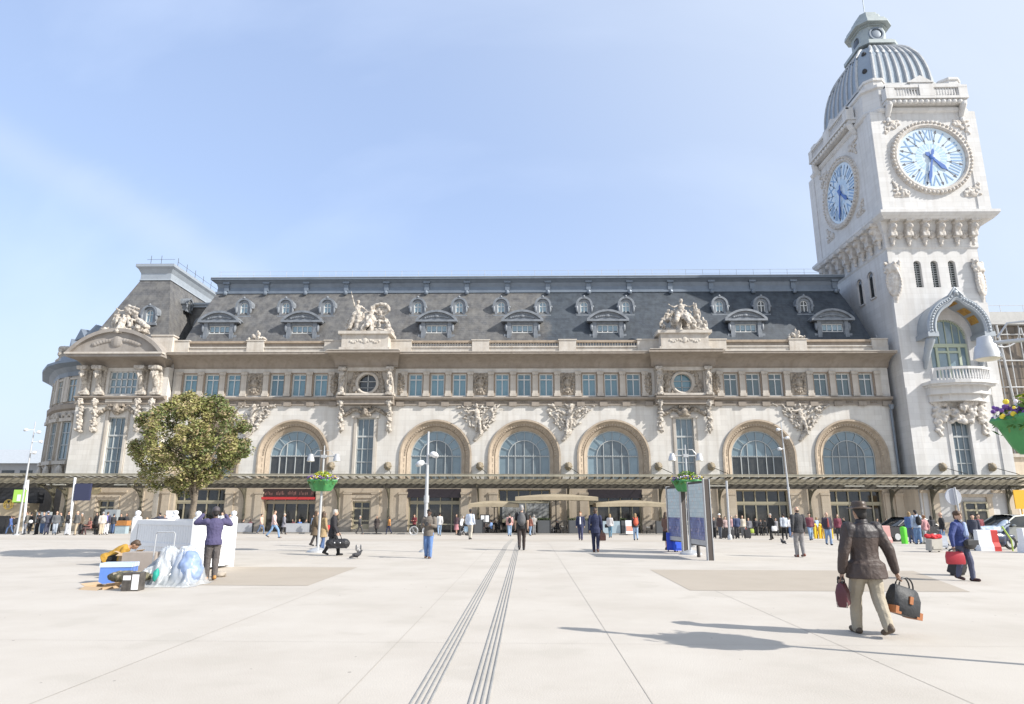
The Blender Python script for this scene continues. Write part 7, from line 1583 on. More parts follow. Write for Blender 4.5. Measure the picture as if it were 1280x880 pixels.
def figure(key, kw, voxel, fold=0.0):
    ck = (key, voxel)
    if ck not in _cache:
        P, J = human(**kw); ms = {}
        for k in ('body', 'top', 'legs', 'shoes', 'hair', 'hat', 'shoeL', 'shoeR'):
            if k == 'shoes' and voxel <= .018 or k[:4] == 'shoe' and k != 'shoes' and voxel > .018: continue
            if P[k].v:
                cl = k in ('top', 'legs')
                ms[k] = remesh(P[k], NAMES.get(k, 'person'), mat('placeholder_skin', SKIN), voxel * (1.0 if k == 'body' else 1.15), 2 if voxel > .012 else 3, fold if cl else 0.0, 9.0, 3)
        _cache[ck] = (ms, J)
    return _cache[ck]
def dress(o, m_):
    o.material_slots[0].link = 'OBJECT'; o.material_slots[0].material = m_
def person(label, px, py, top, rz, tpl, tops, legs, skin=SKIN, hair='brown', shoes=BLK, y=None, group=None, kw=None, voxel=None, hatc=CHAR, fold=None, H=None, legname=None, topname=None):
    if y is None:
        b_ = gp(px, py)
        if b_.y > 65.5: b_ = Vector((aty(px, py, 65.5).x, 65.5, gz(65.5)))
    else: b_ = Vector((aty(px, py, y).x, y, gz(y) + (.13 if y > 66 else 0)))
    base = dict(TPL.get(tpl, {})); 
    if kw: base.update(kw)
    if voxel is None: voxel = .034 if b_.y > 45 else (.024 if b_.y > 32 else .016)
    if fold is None: fold = .010 if b_.y > 32 else .007
    if H is None:
        H = aty(px, top, b_.y).z - b_.z
        if base.get('legs') == 'sit': H = H / .76
        H = max(1.50, min(1.92, H))
    ms, J = figure(tpl + ('' if not kw else str(sorted(kw.items()))), base, voxel, fold); s_ = H / 1.75
    o = put('person', ms['body'], None, b_, radians(rz)); o.scale = (s_, s_, s_); dress(o, mat('skin_%d' % int(skin[0] * 100), skin, .55)); tag(o, label, 'person', group)
    for k, c in (('top', tops), ('legs', legs), ('shoes', shoes), ('shoeL', shoes), ('shoeR', shoes), ('hair', HAIRC[hair]), ('hat', hatc)):
        if k in ms:
            nm = NAMES[k]
            if k == 'legs' and base.get('bottoms') == 'skirt': nm = 'skirt'
            if k == 'legs' and legname: nm = legname
            if k == 'top' and topname: nm = topname
            c_ = put(nm, ms[k], o, (0, 0, 0)); dress(c_, cloth(c) if k in ('top', 'legs') else mat('matte_%d_%d_%d' % tuple(int(255 * x) for x in c), c, .6))
    M_ = Matrix.Translation(b_) @ Matrix.Rotation(radians(rz), 4, 'Z') @ Matrix.Scale(s_, 4)
    return o, J, M_
def backpack(M_, col, label, size=1.0):
    E_ = tag(bpy.data.objects.new('backpack', None), label, 'backpack'); COL.objects.link(E_); E_.matrix_world = M_; q = MB()
    q.cap((0, -.21, 1.08), .12 * size, (0, -.20, 1.34), .11 * size); q.ball((0, -.22, 1.18), (.15 * size, .11 * size, .22 * size), 12, 8); put('body', remesh(q, 'body', cloth(col), .025, 1), E_, (0, 0, 0))
    q = MB(); q.ball((0, -.31, 1.10), (.11 * size, .05, .10 * size), 10, 6); q.build('pocket', cloth(tuple(c * .8 + .01 for c in col)), E_, 40, (0, 0, 0))
    for sx in (-1, 1): q = MB(); q.tube([(sx * .12, -.14, 1.38), (sx * .14, -.02, 1.50), (sx * .14, .11, 1.40), (sx * .15, .1, 1.22), (sx * .17, -.06, 1.08)], .018, 6); q.build('strap', cloth(col), E_, 40, (0, 0, 0))
def hold_bag(M_, J, hand, col, label, w_=.34, h_=.26, d_=.13, drop=.14, rz=0.0, cat='bag', name='hand_bag', trim=None, tilt=0.0):
    p_ = M_ @ J[hand]; E_ = empty(name, p_ - Vector((0, 0, drop + h_)), label, cat, rz=rz); E_.rotation_euler.y = tilt; q = MB()
    q.loft([[(sx * w_ / 2 * k, sy * d_ / 2 * kd, z) for sx, sy in ((-1, -.6), (-.8, -1), (.8, -1), (1, -.6), (1, .6), (.8, 1), (-.8, 1), (-1, .6))] for k, kd, z in ((.92, .85, 0), (1, 1, .03), (1.0, 1.0, h_ * .6), (.9, .6, h_ * .92), (.82, .25, h_))]); q.build('body', cloth(col) if not hasattr(col, 'name') else col, E_, 40, (0, 0, 0))
    q = MB()
    for sy in (-1, 1): q.tube([(w_ * .28 * cos(t), sy * .03, h_ - .01 + (drop + .02) * sin(t)) for t in [pi * k / 10 for k in range(11)]], .011, 6)
    q.build('handle', trim or M_BLACK, E_, 40, (0, 0, 0)); return E_
def suitcase(px, py, w_, h_, d_, m_, label, rz=0.0, tilt=0.0, handle=.35, y=None):
    b_ = gp(px, py) if y is None else Vector((aty(px, py, y).x, y, gz(y))); E_ = empty('suitcase', b_, label, 'suitcase', rz=rz); E_.rotation_euler.x = tilt; q = MB()
    q.loft([[(sx * w_ / 2, sy * d_ / 2, z) for sx, sy in ((-1, -.7), (-.88, -1), (.88, -1), (1, -.7), (1, .7), (.88, 1), (-.88, 1), (-1, .7))] for z in (.06, .06 + h_)]); q.build('body', m_, E_, loc=(0, 0, 0))
    q = MB(); q.box(-w_ * .38, w_ * .38, -d_ / 2 - .03, -d_ / 2, .14, h_ * .55); q.build('pocket', m_, E_, loc=(0, 0, 0))
    for sx in (-1, 1): q = MB(); q.tube([(sx * w_ * .38 - .02, .0, .04), (sx * w_ * .38 + .02, 0, .04)], .04, 10); q.build('wheel', M_BLACK, E_, loc=(0, 0, 0))
    if handle: q = MB(); q.tube([(-w_ * .22, d_ * .3, h_), (-w_ * .22, d_ * .3, h_ + handle), (w_ * .22, d_ * .3, h_ + handle), (w_ * .22, d_ * .3, h_)], .012, 6); q.build('pull_handle', M_GALV, E_, 40, (0, 0, 0))
    return E_
def face(o, J, lips=(.35, .14, .12)):
    hc, Rh = J['head'], J['Rh']; h = lambda x, y, z: hc + Rh @ Vector((x, y, z))
    for sx in (-1, 1): q = MB(); q.ball(h(sx * .031, .090, .010), (.012, .008, .008), 10, 6); q.build('eye', mat('dark_eye', (.03, .022, .018), .2), o, loc=(0, 0, 0))
    q = MB()
    for sx in (-1, 1): q.cap(h(sx * .016, .096, .034), .0045, h(sx * .046, .086, .034), .003, 6)
    q.build('eyebrows', mat('brow', (.05, .035, .025), .8), o, loc=(0, 0, 0)); q = MB(); q.cap(h(-.02, .094, -.062), .006, h(.02, .094, -.062), .006, 6); q.build('lips', mat('lips', lips, .5), o, loc=(0, 0, 0))

# ---- the nearest figures
M_HAT = mat('dark_leather_hat', (.075, .05, .035), .45, var=.4, vscale=10)
o, J, M4 = person('man in brown brimmed hat and dark jacket walking away, a bag in each hand', 1092, 795, 628, 4, 'hatman', (.050, .037, .033), (.39, .345, .27), skin=SKINT, hair='dark', shoes=(.09, .065, .045), kw=dict(step=.23, hat='brim', hem=.76, loose=1.3, legloose=1.06, flare=1.30, collar=True, fingers=True, fat=1.10, armL=((-.11, -.02, -.30), (-.02, .07, -.26)), armR=((.13, -.05, -.29), (.07, .03, -.26))), voxel=.0085, hatc=(.07, .048, .034), fold=.006, H=1.80)
for c in o.children:
    if c.name.startswith('jacket'): c.material_slots[0].material = mat('brown_waxed_jacket', (.050, .034, .029), .62, var=.6, vscale=4, col2=(.075, .053, .045), bump=.35, bscale=16)
    if c.name.startswith('hat'): c.material_slots[0].material = M_HAT
    if c.name.startswith('trousers'): c.material_slots[0].material = mat('khaki_trousers', (.37, .325, .25), .8, var=.4, vscale=6, col2=(.29, .25, .19), bump=.5, bscale=9)
jk = [c for c in o.children if c.name.startswith('jacket')][0]; q = MB(); idx = {}     # darker shoulder yoke laid over the jacket's back
for p_ in jk.data.polygons:
    c_ = p_.center
    if c_.z > 1.27 + .05 * abs(c_.x) and c_.y < .03 and abs(c_.x) < .25 and p_.normal.y < .25:
        f_ = []
        for vi in p_.vertices:
            if vi not in idx: v_ = jk.data.vertices[vi]; idx[vi] = len(q.v); q.v.append(tuple(v_.co + v_.normal * .006))
            f_.append(idx[vi])
        q.f.append(f_); q.m.append(0)
q.build('yoke', mat('dark_waxed_yoke', (.032, .026, .028), .5, bump=.3, bscale=14), o, True, (0, 0, 0))
E_ = hold_bag(M4, J, 'handL', mat('burgundy_leather', (.10, .025, .035), .4, var=.4, vscale=8), 'small burgundy bag in the left hand of the man in a brimmed hat', .20, .32, .15, .06, rz=.9, tilt=-.10, name='hand_bag')
q = MB(); q.box(-.09, .09, -.07, .07, -.004, .07); q.build('grey_base', mat('tan_leather', (.36, .31, .27), .5), E_, loc=(0, 0, 0))
E_ = hold_bag(M4, J, 'handR', mat('black_canvas', (.028, .030, .034), .6, var=.5, vscale=7, bump=.4, bscale=9), 'black weekend bag with tan corners held by the man in a brimmed hat', .46, .38, .24, .12, rz=.35, tilt=.28, cat='travel bag', name='travel_bag')
for sx in (-1, 1): q = MB(); q.box(sx * .19 - .05, sx * .19 + .05, -.118, .118, -.006, .09); q.build('leather_corner', mat('tan_saddle_leather', (.34, .13, .05), .5), E_, loc=(0, 0, 0))
q = MB(); q.box(-.03, .03, -.14, -.10, .16, .26); q.build('buckle_tag', mat('tan_saddle_leather', (.34, .13, .05)), E_, loc=(0, 0, 0))

o, J, M4 = person('woman in a blue jacket carrying a red briefcase and pulling a black suitcase', 1208, 726, 635.5, 205, 'redwoman', (.045, .065, .20), (.085, .095, .15), hair='brown', shoes=(.05, .02, .018), kw=dict(fem=True, hair='short', step=.13, fingers=True, loose=1.15, hem=.88, collar=True, head=(.15, .0), armR=((.17, .0, -.27), (.0, .02, -.25)), armL=((-.06, -.02, -.27), (.04, .12, -.2))), voxel=.009, fold=.009, H=1.66); face(o, J)
q = MB(); q.cap((-.05, .12, 1.42), .05, (-.02, .14, 1.15), .075, 8); q.build('shirt_front', cloth((.34, .42, .62)), o, 40, (0, 0, 0)); q = MB(); hc = J['head']; q.ball(hc + Vector((.0, -.01, .055)), (.104, .108, .085), 14, 8); q.ball(hc + Vector((.055, .065, .06)), (.055, .045, .04), 10, 6); q.build('fringe', mat('brown_hair', (.085, .048, .026), .6), o, 40, (0, 0, 0))
hold_bag(M4, J, 'handR', mat('red_leather', (.42, .03, .045), .45, var=.3, vscale=5), 'red leather briefcase held by the woman in a blue jacket', .42, .30, .10, .05, rz=-.15, cat='briefcase', name='briefcase'); 
E_ = empty('shoulder_bag', M4 @ Vector((-.02, .22, .92)), 'black shoulder bag across the waist of the woman in a blue jacket', 'bag', rz=radians(205)); q = MB(); q.ball((0, 0, 0), (.22, .09, .13), 14, 8); q.box(-.2, .2, .03, .09, -.02, .09); q.build('body', M_BLACK, E_, 40, (0, 0, 0)); q = MB(); q.tube([(-.18, -.02, .08), (-.1, -.08, .4), (.10, -.16, .58)], .014, 6); q.build('strap', M_BLACK, E_, 40, (0, 0, 0))
suitcase(1194, 719, .42, .55, .26, mat('black_suitcase', (.025, .025, .028), .6, var=.4, vscale=5), 'black wheeled suitcase trailing behind the woman with the red briefcase', rz=.5, tilt=.35, handle=.45)

o, J, M4 = person('man in purple sweater and dark cap, both hands raised to his face', 262, 725.5, 638, 35, 'purpleman', (.070, .062, .135), (.10, .088, .084), skin=SKIND, hair='dark', shoes=(.42, .21, .06), kw=dict(step=.05, hat='beanie', fingers=True, loose=1.14, lean=.06, fat=1.05, armL=((-.22, .16, -.02), (.16, .10, .20)), armR=((.20, .16, -.06), (-.10, .12, .22))), voxel=.009, hatc=(.07, .06, .065), fold=.011, H=1.70, topname='sweater')
o, J, M4 = person('person in a mustard jacket crouching by the blue cool box', 131, 719.5, 690, -70, 'crouch', (.42, .24, .035), BLK, skin=SKINT, hair='brown', voxel=.011, fold=.012, kw=dict(fingers=False), H=1.72)
o, J, M4 = person('man in an olive jacket and jeans looking at his phone, before a slim mast', 535, 698, 636.5, 172, 'phone', (.155, .135, .115), (.12, .21, .42), skin=SKIND, hair='dark', shoes=(.10, .05, .03), kw=dict(loose=1.22, fingers=True, hem=.80, collar=True), voxel=.011); face(o, J, (.12, .05, .045))
p_ = M4 @ ((J['handL'] + J['handR']) / 2); q = MB(); q.obox((0, -.02, .02), 0, .075, .012, .15, rx=-.6); tag(q.build('mobile_phone', M_BLACK, None, loc=p_), 'black mobile phone held by the man in the olive jacket', 'phone')
o, J, M4 = person('bald man in a black leather jacket and grey jeans standing before the entrance', 1001, 696.5, 633, 8, 'baldstand', (.045, .045, .05), (.25, .24, .24), hair='brown', shoes=(.17, .055, .035), kw=dict(loose=1.10, fingers=True, collar=True, step=.07), voxel=.011, topname='leather_jacket')
o, J, M4 = person('grey-haired man in a black T-shirt and dark trousers walking away with a backpack', 652, 688, 631, 0, 'walk2', BLK, (.05, .038, .036), hair='grey', kw=dict(sleeve=.4, step=-.20, fingers=True), voxel=.012, topname='t_shirt'); backpack(M4, (.11, .11, .115), 'grey backpack on the grey-haired man in black', 1.15)
o, J, M4 = person('man in a navy suit seen from behind carrying a brown briefcase', 745, 690.5, 635, -10, 'suitback', (.022, .028, .07), (.022, .027, .065), hair='brown', shoes=(.09, .04, .025), kw=dict(step=.10, loose=1.06, hem=.76, fingers=True, collar=True), voxel=.012, topname='suit_jacket'); hold_bag(M4, J, 'handR', mat('brown_leather', (.14, .065, .05), .5), 'brown leather briefcase of the man in the navy suit', .34, .30, .12, .04, rz=.5, cat='briefcase', name='briefcase')
o, J, M4 = person('man in an open navy blazer and pale shirt walking towards the camera', 726, 675.5, 639.5, 168, 'walk', (.025, .032, .075), (.045, .05, .11), hair='ginger', kw=dict(step=.13, hem=.78), voxel=.018, topname='blazer'); q = MB(); q.cap((0, .135, 1.40), .03, (0, .15, 1.02), .055, 8); q.build('shirt_front', cloth(WHT), o, 40, (0, 0, 0))
o, J, M4 = person('man in a black jacket striding right with a large black duffel bag', 414, 694.5, 636, -75, 'duffelman', (.028, .026, .03), BLK, hair='white', kw=dict(step=.26, loose=1.15, hem=.72, fingers=True, lean=.08, collar=True, armR=((.06, .05, -.28), (.05, .14, -.22)), armL=((-.06, .08, -.28), (-.02, .16, -.22))), voxel=.012)
p_ = M4 @ J['handL']; E_ = empty('duffel_bag', M4 @ Vector((.20, .22, .28)), 'large black duffel bag carried by the man striding right', 'travel bag', rz=radians(10)); q = MB(); q.cap((-.27, 0, .17), .17, (.27, 0, .17), .17, 14); q.box(-.34, .34, -.14, .14, 0, .1); put('body', remesh(q, 'body', mat('black_nylon', (.022, .022, .026), .5, var=.5, vscale=9, bump=.5, bscale=14), .02, 2, .012, 6), E_, (0, 0, 0)); q = MB(); q.tube([(-.16, -.1, .28), (-.05, -.02, .52), (.05, -.02, .52), (.16, -.1, .28)], .014, 6); q.build('handle', M_BLACK, E_, 40, (0, 0, 0))
for sx in (-1, 1): q = MB(); q.ball((sx * .1, -.165, .2), (.022, .01, .022), 8, 6); q.build('eyelet', M_WHITE, E_, loc=(0, 0, 0))
person('woman in a long brown fur-trimmed coat with a dark bag, left of the flower lamp', 392.5, 683, 638, -60, 'coatf', (.13, .095, .06), (.035, .03, .03), hair='brown', voxel=.018)
o, J, M4 = person('woman in a tan coat and jeans half hidden by the flower lamp pole', 402, 689, 639, -40, 'coatf2', (.34, .25, .14), JEAN, hair='brown', kw=dict(step=.12, fem=True, hair='long', hem=.62, loose=1.1), voxel=.018); hold_bag(M4, J, 'handR', (.50, .05, .05), 'small red bag by the woman in a tan coat', .2, .2, .1, -.30, rz=.2)
o, J, M4 = person('woman in a brown jacket and black skirt reading the map panel', 834, 687.5, 640, -60, 'mapwoman', (.17, .095, .07), BLK, hair='brown', kw=dict(step=.04, fem=True, hair='long', hem=.86, head=(-.2, .25), bottoms='skirt', loose=1.08, armR=((.05, .02, -.27), (-.02, .22, -.1)), armL=((-.06, 0, -.28), (.02, .12, -.22))), voxel=.016, legname='skirt')
suitcase(841, 689.5, .46, .68, .28, mat('bright_blue_suitcase', (.02, .07, .52), .45), 'bright blue suitcase beside the woman in a brown jacket', rz=-.2, handle=.25); suitcase(848.5, 690, .42, .55, .26, mat('royal_blue_suitcase', (.025, .09, .58), .5), 'smaller royal blue suitcase next to the map panel post', rz=.2, handle=0)
hold_bag(M4, J, 'handR', (.22, .10, .05), 'tan shoulder bag of the woman reading the map panel', .28, .22, .1, .0, rz=-.8)

# ---- middle distance and the crowd by the doors
CR = 'travellers on the square'
person('man in a pale pink shirt and jeans striding right past the red-band doorway', 341, 672.5, 637, -85, 'stride', (.60, .45, .42), (.20, .32, .50), group=CR)
person('woman in grey with a pale pink headscarf walking behind the man in pink', 354, 668, 640.5, -75, 'hoodwalk', (.22, .22, .25), CHAR, hair='white', group=CR)
person('person in a peach top and jeans standing left of the red-band doorway', 325.5, 667, 642, -95, 'walk', (.60, .42, .34), (.12, .17, .27), hair='dark', group=CR)
person('woman in a dark coat standing by the wall left of the bicycle', 470.5, 666, 644.5, 170, 'coatf', (.05, .04, .038), BLK, group=CR)
person('person in a dark red top standing behind the parked bicycle', 517.5, 666, 642.5, 150, 'phone', (.16, .03, .035), BLK, group=CR)
person('woman in a white top and pale jeans seen from behind at the glazed doorway', 549, 670.3, 640, 10, 'walkf2', (.56, .55, .53), LJEAN, hair='dark', group=CR)
person('woman in a black and pink print dress with a pushchair', 570.5, 668.5, 642.5, 150, 'skirtf', (.08, .05, .06), (.45, .20, .22), hair='brown', group=CR)
person('person in a white shirt leaning over a pushchair', 576, 668.5, 644, -120, 'lean', (.62, .63, .66), CHAR, hair='grey', group=CR)
o, J, M4 = person('man in a white shirt and khaki trousers standing left of the cafe', 587.5, 674.5, 634.5, -20, 'stand', (.58, .64, .74), (.47, .43, .36), skin=SKIND, hair='dark', kw=dict(hat='cap', step=.12), hatc=BLK, group=CR, topname='shirt'); hold_bag(M4, J, 'handL', (.45, .60, .72), 'pale blue carrier bag of the man in a white shirt', .26, .34, .1, .04)
o, J, M4 = person('person in a pink shirt and pale jeans with a black backpack before the cafe', 637, 670.5, 641.5, 5, 'idle', (.55, .32, .30), LJEAN, hair='dark', group=CR); backpack(M4, BLK, 'black backpack on the person in a pink shirt', .9)
person('person in a rust brown top and jeans just right of the grey backpack', 662.5, 670, 644, -30, 'walkf', (.20, .08, .06), LJEAN, group=CR)
person('person in a grey check shirt by the cafe behind the grey-haired man', 667.5, 668, 643, 30, 'talk', (.30, .29, .28), GREY, hair='grey', group=CR)
o, J, M4 = person('woman in a white and black top and jeans with a small black bag', 763, 672.5, 642, -20, 'walkf', (.50, .48, .48), (.10, .20, .28), hair='blond', group=CR, kw=dict(step=.12)); hold_bag(M4, J, 'handL', BLK, 'small black bag of the woman in a white and black top', .34, .26, .12, -.2)
o, J, M4 = person('blonde woman in jeans with an orange red backpack walking to the doorway', 795, 675.5, 641.5, 0, 'walkf', (.05, .045, .05), (.30, .42, .58), hair='blond', kw=dict(step=.08), group=CR); backpack(M4, (.70, .13, .07), 'orange red backpack on the blonde woman', 1.1)
QG = 'travellers waiting by the entrance'
person('dark-clothed person at the left end of the waiting travellers', 893.5, 673, 646, 170, 'stand', CHAR, BLK, group=QG)
person('person in a white cap and dark brown top among the waiting travellers', 901, 673.5, 642, 120, 'capstand', (.09, .06, .055), (.10, .11, .13), hatc=WHT, group=QG)
person('person in a pale pink and black top beside the one in a white cap', 907.5, 672.5, 645.5, -150, 'talk', (.35, .26, .25), BLK, hair='brown', group=QG)
person('woman with long hair in a grey top behind the slim grey post', 912.5, 671.5, 647, 150, 'standf', (.24, .21, .2), CHAR, group=QG)
person('man in a navy jacket seen from behind among the waiting travellers', 922, 673.5, 643, 5, 'baldstand', (.04, .055, .12), CHAR, hair='grey', kw=dict(loose=1.15), group=QG)
person('person in a pink shirt left of the man in a navy jacket', 915.5, 672, 644.5, 175, 'stand', (.50, .30, .30), GREY, hair='grey', group=QG)
person('woman in a cream jacket right of the man in a navy jacket', 929.5, 672.5, 644, 160, 'standf', (.55, .49, .40), GREY, hair='brown', group=QG)
o, J, M4 = person('person in grey with a lime green bag before the dark doorway', 937, 672.5, 647, 150, 'idle', (.20, .20, .22), CHAR, hair='brown', group=QG); hold_bag(M4, J, 'handL', (.36, .46, .08), 'lime green bag hanging before the dark doorway', .3, .32, .12, .0)
person('dark-suited person in the doorway, left of two', 946, 669.5, 647.5, 175, 'stand', (.03, .03, .035), BLK, group=QG)
person('dark-clothed person in the doorway holding something white', 952, 669.5, 649, 180, 'phone', (.045, .045, .05), BLK, hair='brown', group=QG)
o, J, M4 = person('grey-haired person in black walking left with a white bag', 965, 675, 641.5, 110, 'walk', BLK, BLK, hair='grey', kw=dict(step=.15), group=QG); hold_bag(M4, J, 'handL', WHT, 'white bag of the grey-haired person in black', .34, .32, .12, -.12)
person('man in a pale denim shirt and black trousers walking away to the entrance', 981.5, 675, 641.5, 0, 'walk', (.46, .50, .56), BLK, hair='dark', kw=dict(step=.14), group=QG)
person('person in a white top right of the man in a pale denim shirt', 989, 671.5, 645.5, 20, 'stand', (.58, .58, .60), JEAN, hair='brown', group=QG)
person('man in a maroon top and grey jacket walking towards the camera in jeans', 1014, 675.5, 641, 178, 'walk2', (.17, .05, .07), (.22, .32, .46), hair='dark', kw=dict(step=-.1), group=QG)
person('man in a red shirt and navy jacket and jeans walking towards the camera', 1036.5, 681.5, 640, 178, 'baldwalk', (.05, .04, .06), (.20, .29, .44), hair='grey', kw=dict(step=.1), group=QG)
q = MB(); q.cap((0, .14, 1.4), .03, (0, .15, 1.0), .06, 8); q.build('red_shirt_front', cloth((.36, .09, .08)), list(o.children)[0].parent if False else [x for x in COL.objects if x.get('label', '').startswith('man in a red shirt')][0], 40, (0, 0, 0))
person('person in a maroon jumper just left of the brimmed hat', 1049.5, 676, 642.5, 170, 'standf', (.19, .045, .07), CHAR, group=QG)
person('dark figure in the doorway right of the brimmed hat', 1099, 672, 648, 180, 'stand', BLK, BLK, group=QG)
for lb, px, py, tp, rz, tl, c, lg, hr in (
    ('man in a charcoal coat beside the left map panel, farther back', 884, 671, 646, 160, 'coat', CHAR, BLK, 'grey'), ('woman in a beige coat at the back of the waiting travellers', 898, 669.5, 648, 170, 'coatf', (.40, .32, .22), BLK, 'blond'),
    ('person in a dark green jacket behind the one in a pink shirt', 917.5, 669, 648.5, 20, 'stand', (.035, .07, .045), CHAR, 'brown'), ('person in a red scarf coat behind the woman in cream', 932, 669.5, 648, 175, 'coatf', (.22, .04, .05), BLK, 'brown'),
    ('dark-coated person right of the two figures in the doorway', 957.5, 669.5, 648, 10, 'coat', BLK, CHAR, 'dark'), ('person in a grey hoodie behind the white bag', 971, 670, 647.5, 185, 'hoodwalk', (.22, .22, .24), CHAR, 'brown'),
    ('person in a navy coat right of the denim shirt man', 994, 669.5, 648, 165, 'coat', NAVY, BLK, 'brown'), ('woman in a pale blue top near the yellow bollards', 1022.5, 671, 646, 30, 'walkf', (.36, .45, .58), JEAN, 'blond'),
    ('man in a black suit by the wall left of the brimmed hat', 1057, 671, 646.5, 90, 'stand', BLK, BLK, 'dark'), ('person in a teal jacket far behind the black car', 1110, 671, 648.5, 200, 'idle', (.03, .14, .16), CHAR, 'brown'),
    ('person in an orange top walking by the long bare wall', 486, 667, 645, 90, 'walkf', (.52, .24, .08), NAVY, 'brown'), ('man in a dark grey suit passing the side door', 449, 668, 644, -90, 'walk', (.06, .06, .065), (.055, .055, .06), 'grey'),
    ('person in a light blue shirt beside the silver screen', 391, 667, 643.5, 160, 'stand', (.36, .46, .60), KHAKI, 'dark')):
    person(lb, px, py, tp, rz, tl, c, lg, hair=hr, group=QG if px > 800 else CR)
RG = 'travellers by the parked cars'
o, J, M4 = person('man in a pale denim jacket and jeans seen from behind by the green post', 1149, 680.5, 637.5, 0, 'shade', (.38, .46, .58), (.13, .22, .38), hair='dark', kw=dict(loose=1.2, step=.06), group=RG); backpack(M4, BLK, 'black backpack on the man in a pale denim jacket', 1.0)
person('blond woman in a blue jacket left of the man in pale denim', 1140.5, 679.5, 639.5, -30, 'standf', (.10, .16, .34), (.12, .14, .25), hair='blond', group=RG)
person('woman in a pink cardigan behind the grey suitcase', 1158.5, 680, 643.5, 20, 'walkf2', (.50, .26, .27), LGREY, hair='ginger', group=RG)
person('black-haired person between the woman in pink and the bald man', 1167.5, 677, 644.5, 0, 'standf', (.05, .05, .055), CHAR, hair='dark', group=RG)
person('bald man in a black jacket right of the grey suitcase', 1181, 683, 640, 60, 'baldstand', (.02, .02, .025), (.12, .19, .32), hair='grey', kw=dict(loose=1.15, step=.12), group=RG)
person('dark-dressed person half hidden behind the woman with the red briefcase', 1221.5, 688, 644.5, 150, 'stand', (.05, .055, .08), BLK, hair='dark', group=RG)
person('person in a red-trimmed top behind the red and white barrier', 1228, 684, 648, 170, 'idle', (.20, .05, .06), CHAR, hair='brown', group=RG)
suitcase(1168, 690, .62, .46, .3, mat('silver_suitcase', (.40, .38, .34), .5, var=.3), 'silver grey suitcase with a red cloth on top by the bald man', rz=.3, tilt=.1, handle=0)
b_ = gp(1168, 690); q = MB(); rnd = random.Random(2)
for k in range(9): q.ball((rnd.uniform(-.25, .25), rnd.uniform(-.1, .1), rnd.uniform(0, .1)), (.14, .12, .07), 8, 6)
tag(put('red_cloth', remesh(q, 'red_cloth', mat('red_cloth', (.55, .03, .035), .8), .03, 1, .03, 7), None, b_ + Vector((.05, 0, .57))), 'crumpled red cloth lying on the silver grey suitcase', 'cloth')
suitcase(1178.5, 686, .40, .5, .25, mat('pale_grey_suitcase', (.50, .53, .58), .5), 'pale blue-grey suitcase just right of the silver one', handle=.3)
suitcase(904, 674, .42, .62, .28, M_BLACK, 'black suitcase beside the person in a white cap', handle=.4, y=50); suitcase(914, 674, .42, .58, .28, mat('dark_grey_suitcase', (.05, .05, .055), .6), 'dark grey suitcase at the foot of the slim grey post', handle=.4, y=49); suitcase(934.5, 674, .44, .6, .28, mat('charcoal_suitcase', (.035, .035, .04), .5), 'charcoal suitcase below the lime green bag', handle=.3, y=50)
LG = 'people along the left of the station'
person('person bending over in a black jacket with a blue hood at far left', 20.5, 664.5, 637, 80, 'bend', BLK, GREY, group=LG, y=57, kw=None, H=1.72)
person('man in an olive grey jacket right of the bending person', 31, 664.5, 636, 120, 'stand', (.13, .125, .11), (.17, .18, .21), group=LG, y=57.5)
person('person in a black leather jacket and dark cap with a white helmet', 45.5, 665, 632, 100, 'capstand', BLK, BLK, group=LG, y=56.5, kw=dict(loose=1.15, hat='cap'), hatc=BLK)
person('person in a navy jacket with a grey cap leaning towards the helmet holder', 58, 665, 635, 60, 'reach', (.04, .045, .07), (.05, .055, .09), group=LG, y=56, kw=dict(hat='beanie'), hatc=(.25, .26, .33))
person('bald man in a dark grey hoodie and pale jeans left of the leaning pole', 68, 665, 635, -150, 'baldstand', (.11, .115, .125), (.34, .38, .44), group=LG, y=56)
person('person in a black jacket and pale trousers facing right at the leaning pole', 82.5, 666, 637.5, -70, 'talk', (.025, .025, .03), (.42, .44, .48), hair='dark', group=LG, y=55)
person('elderly man in a grey jacket and beige trousers right of the leaning pole', 94, 666, 637.5, 160, 'baldstand', (.12, .115, .11), (.44, .36, .26), hair='white', group=LG, y=55, kw=dict(step=.08))
person('person in a rust coat with a red bag sitting by the wall', 111.5, 665.5, 643, 150, 'sitf', (.26, .11, .09), (.09, .05, .05), group=LG, y=58)
person('person in a cream jumper just left of the purple backpack', 126, 666.5, 639.5, 30, 'stand', (.52, .47, .42), BEIGE, hair='grey', group=LG, y=56)
o, J, M4 = person('person in white trousers with a purple backpack seen from behind', 131.5, 668.5, 639, 0, 'idle', (.05, .05, .075), (.70, .70, .72), hair='brown', group=LG); backpack(M4, (.20, .18, .48), 'purple backpack above white trousers at the left', 1.2)
person('dark-clothed person left of two behind the orange crate', 149.5, 662, 642, 180, 'stand', BLK, BLK, group=LG, y=65.3); person('dark-clothed person right of two behind the orange crate', 156.5, 662, 641.5, 170, 'standf', CHAR, BLK, group=LG, y=65.3)
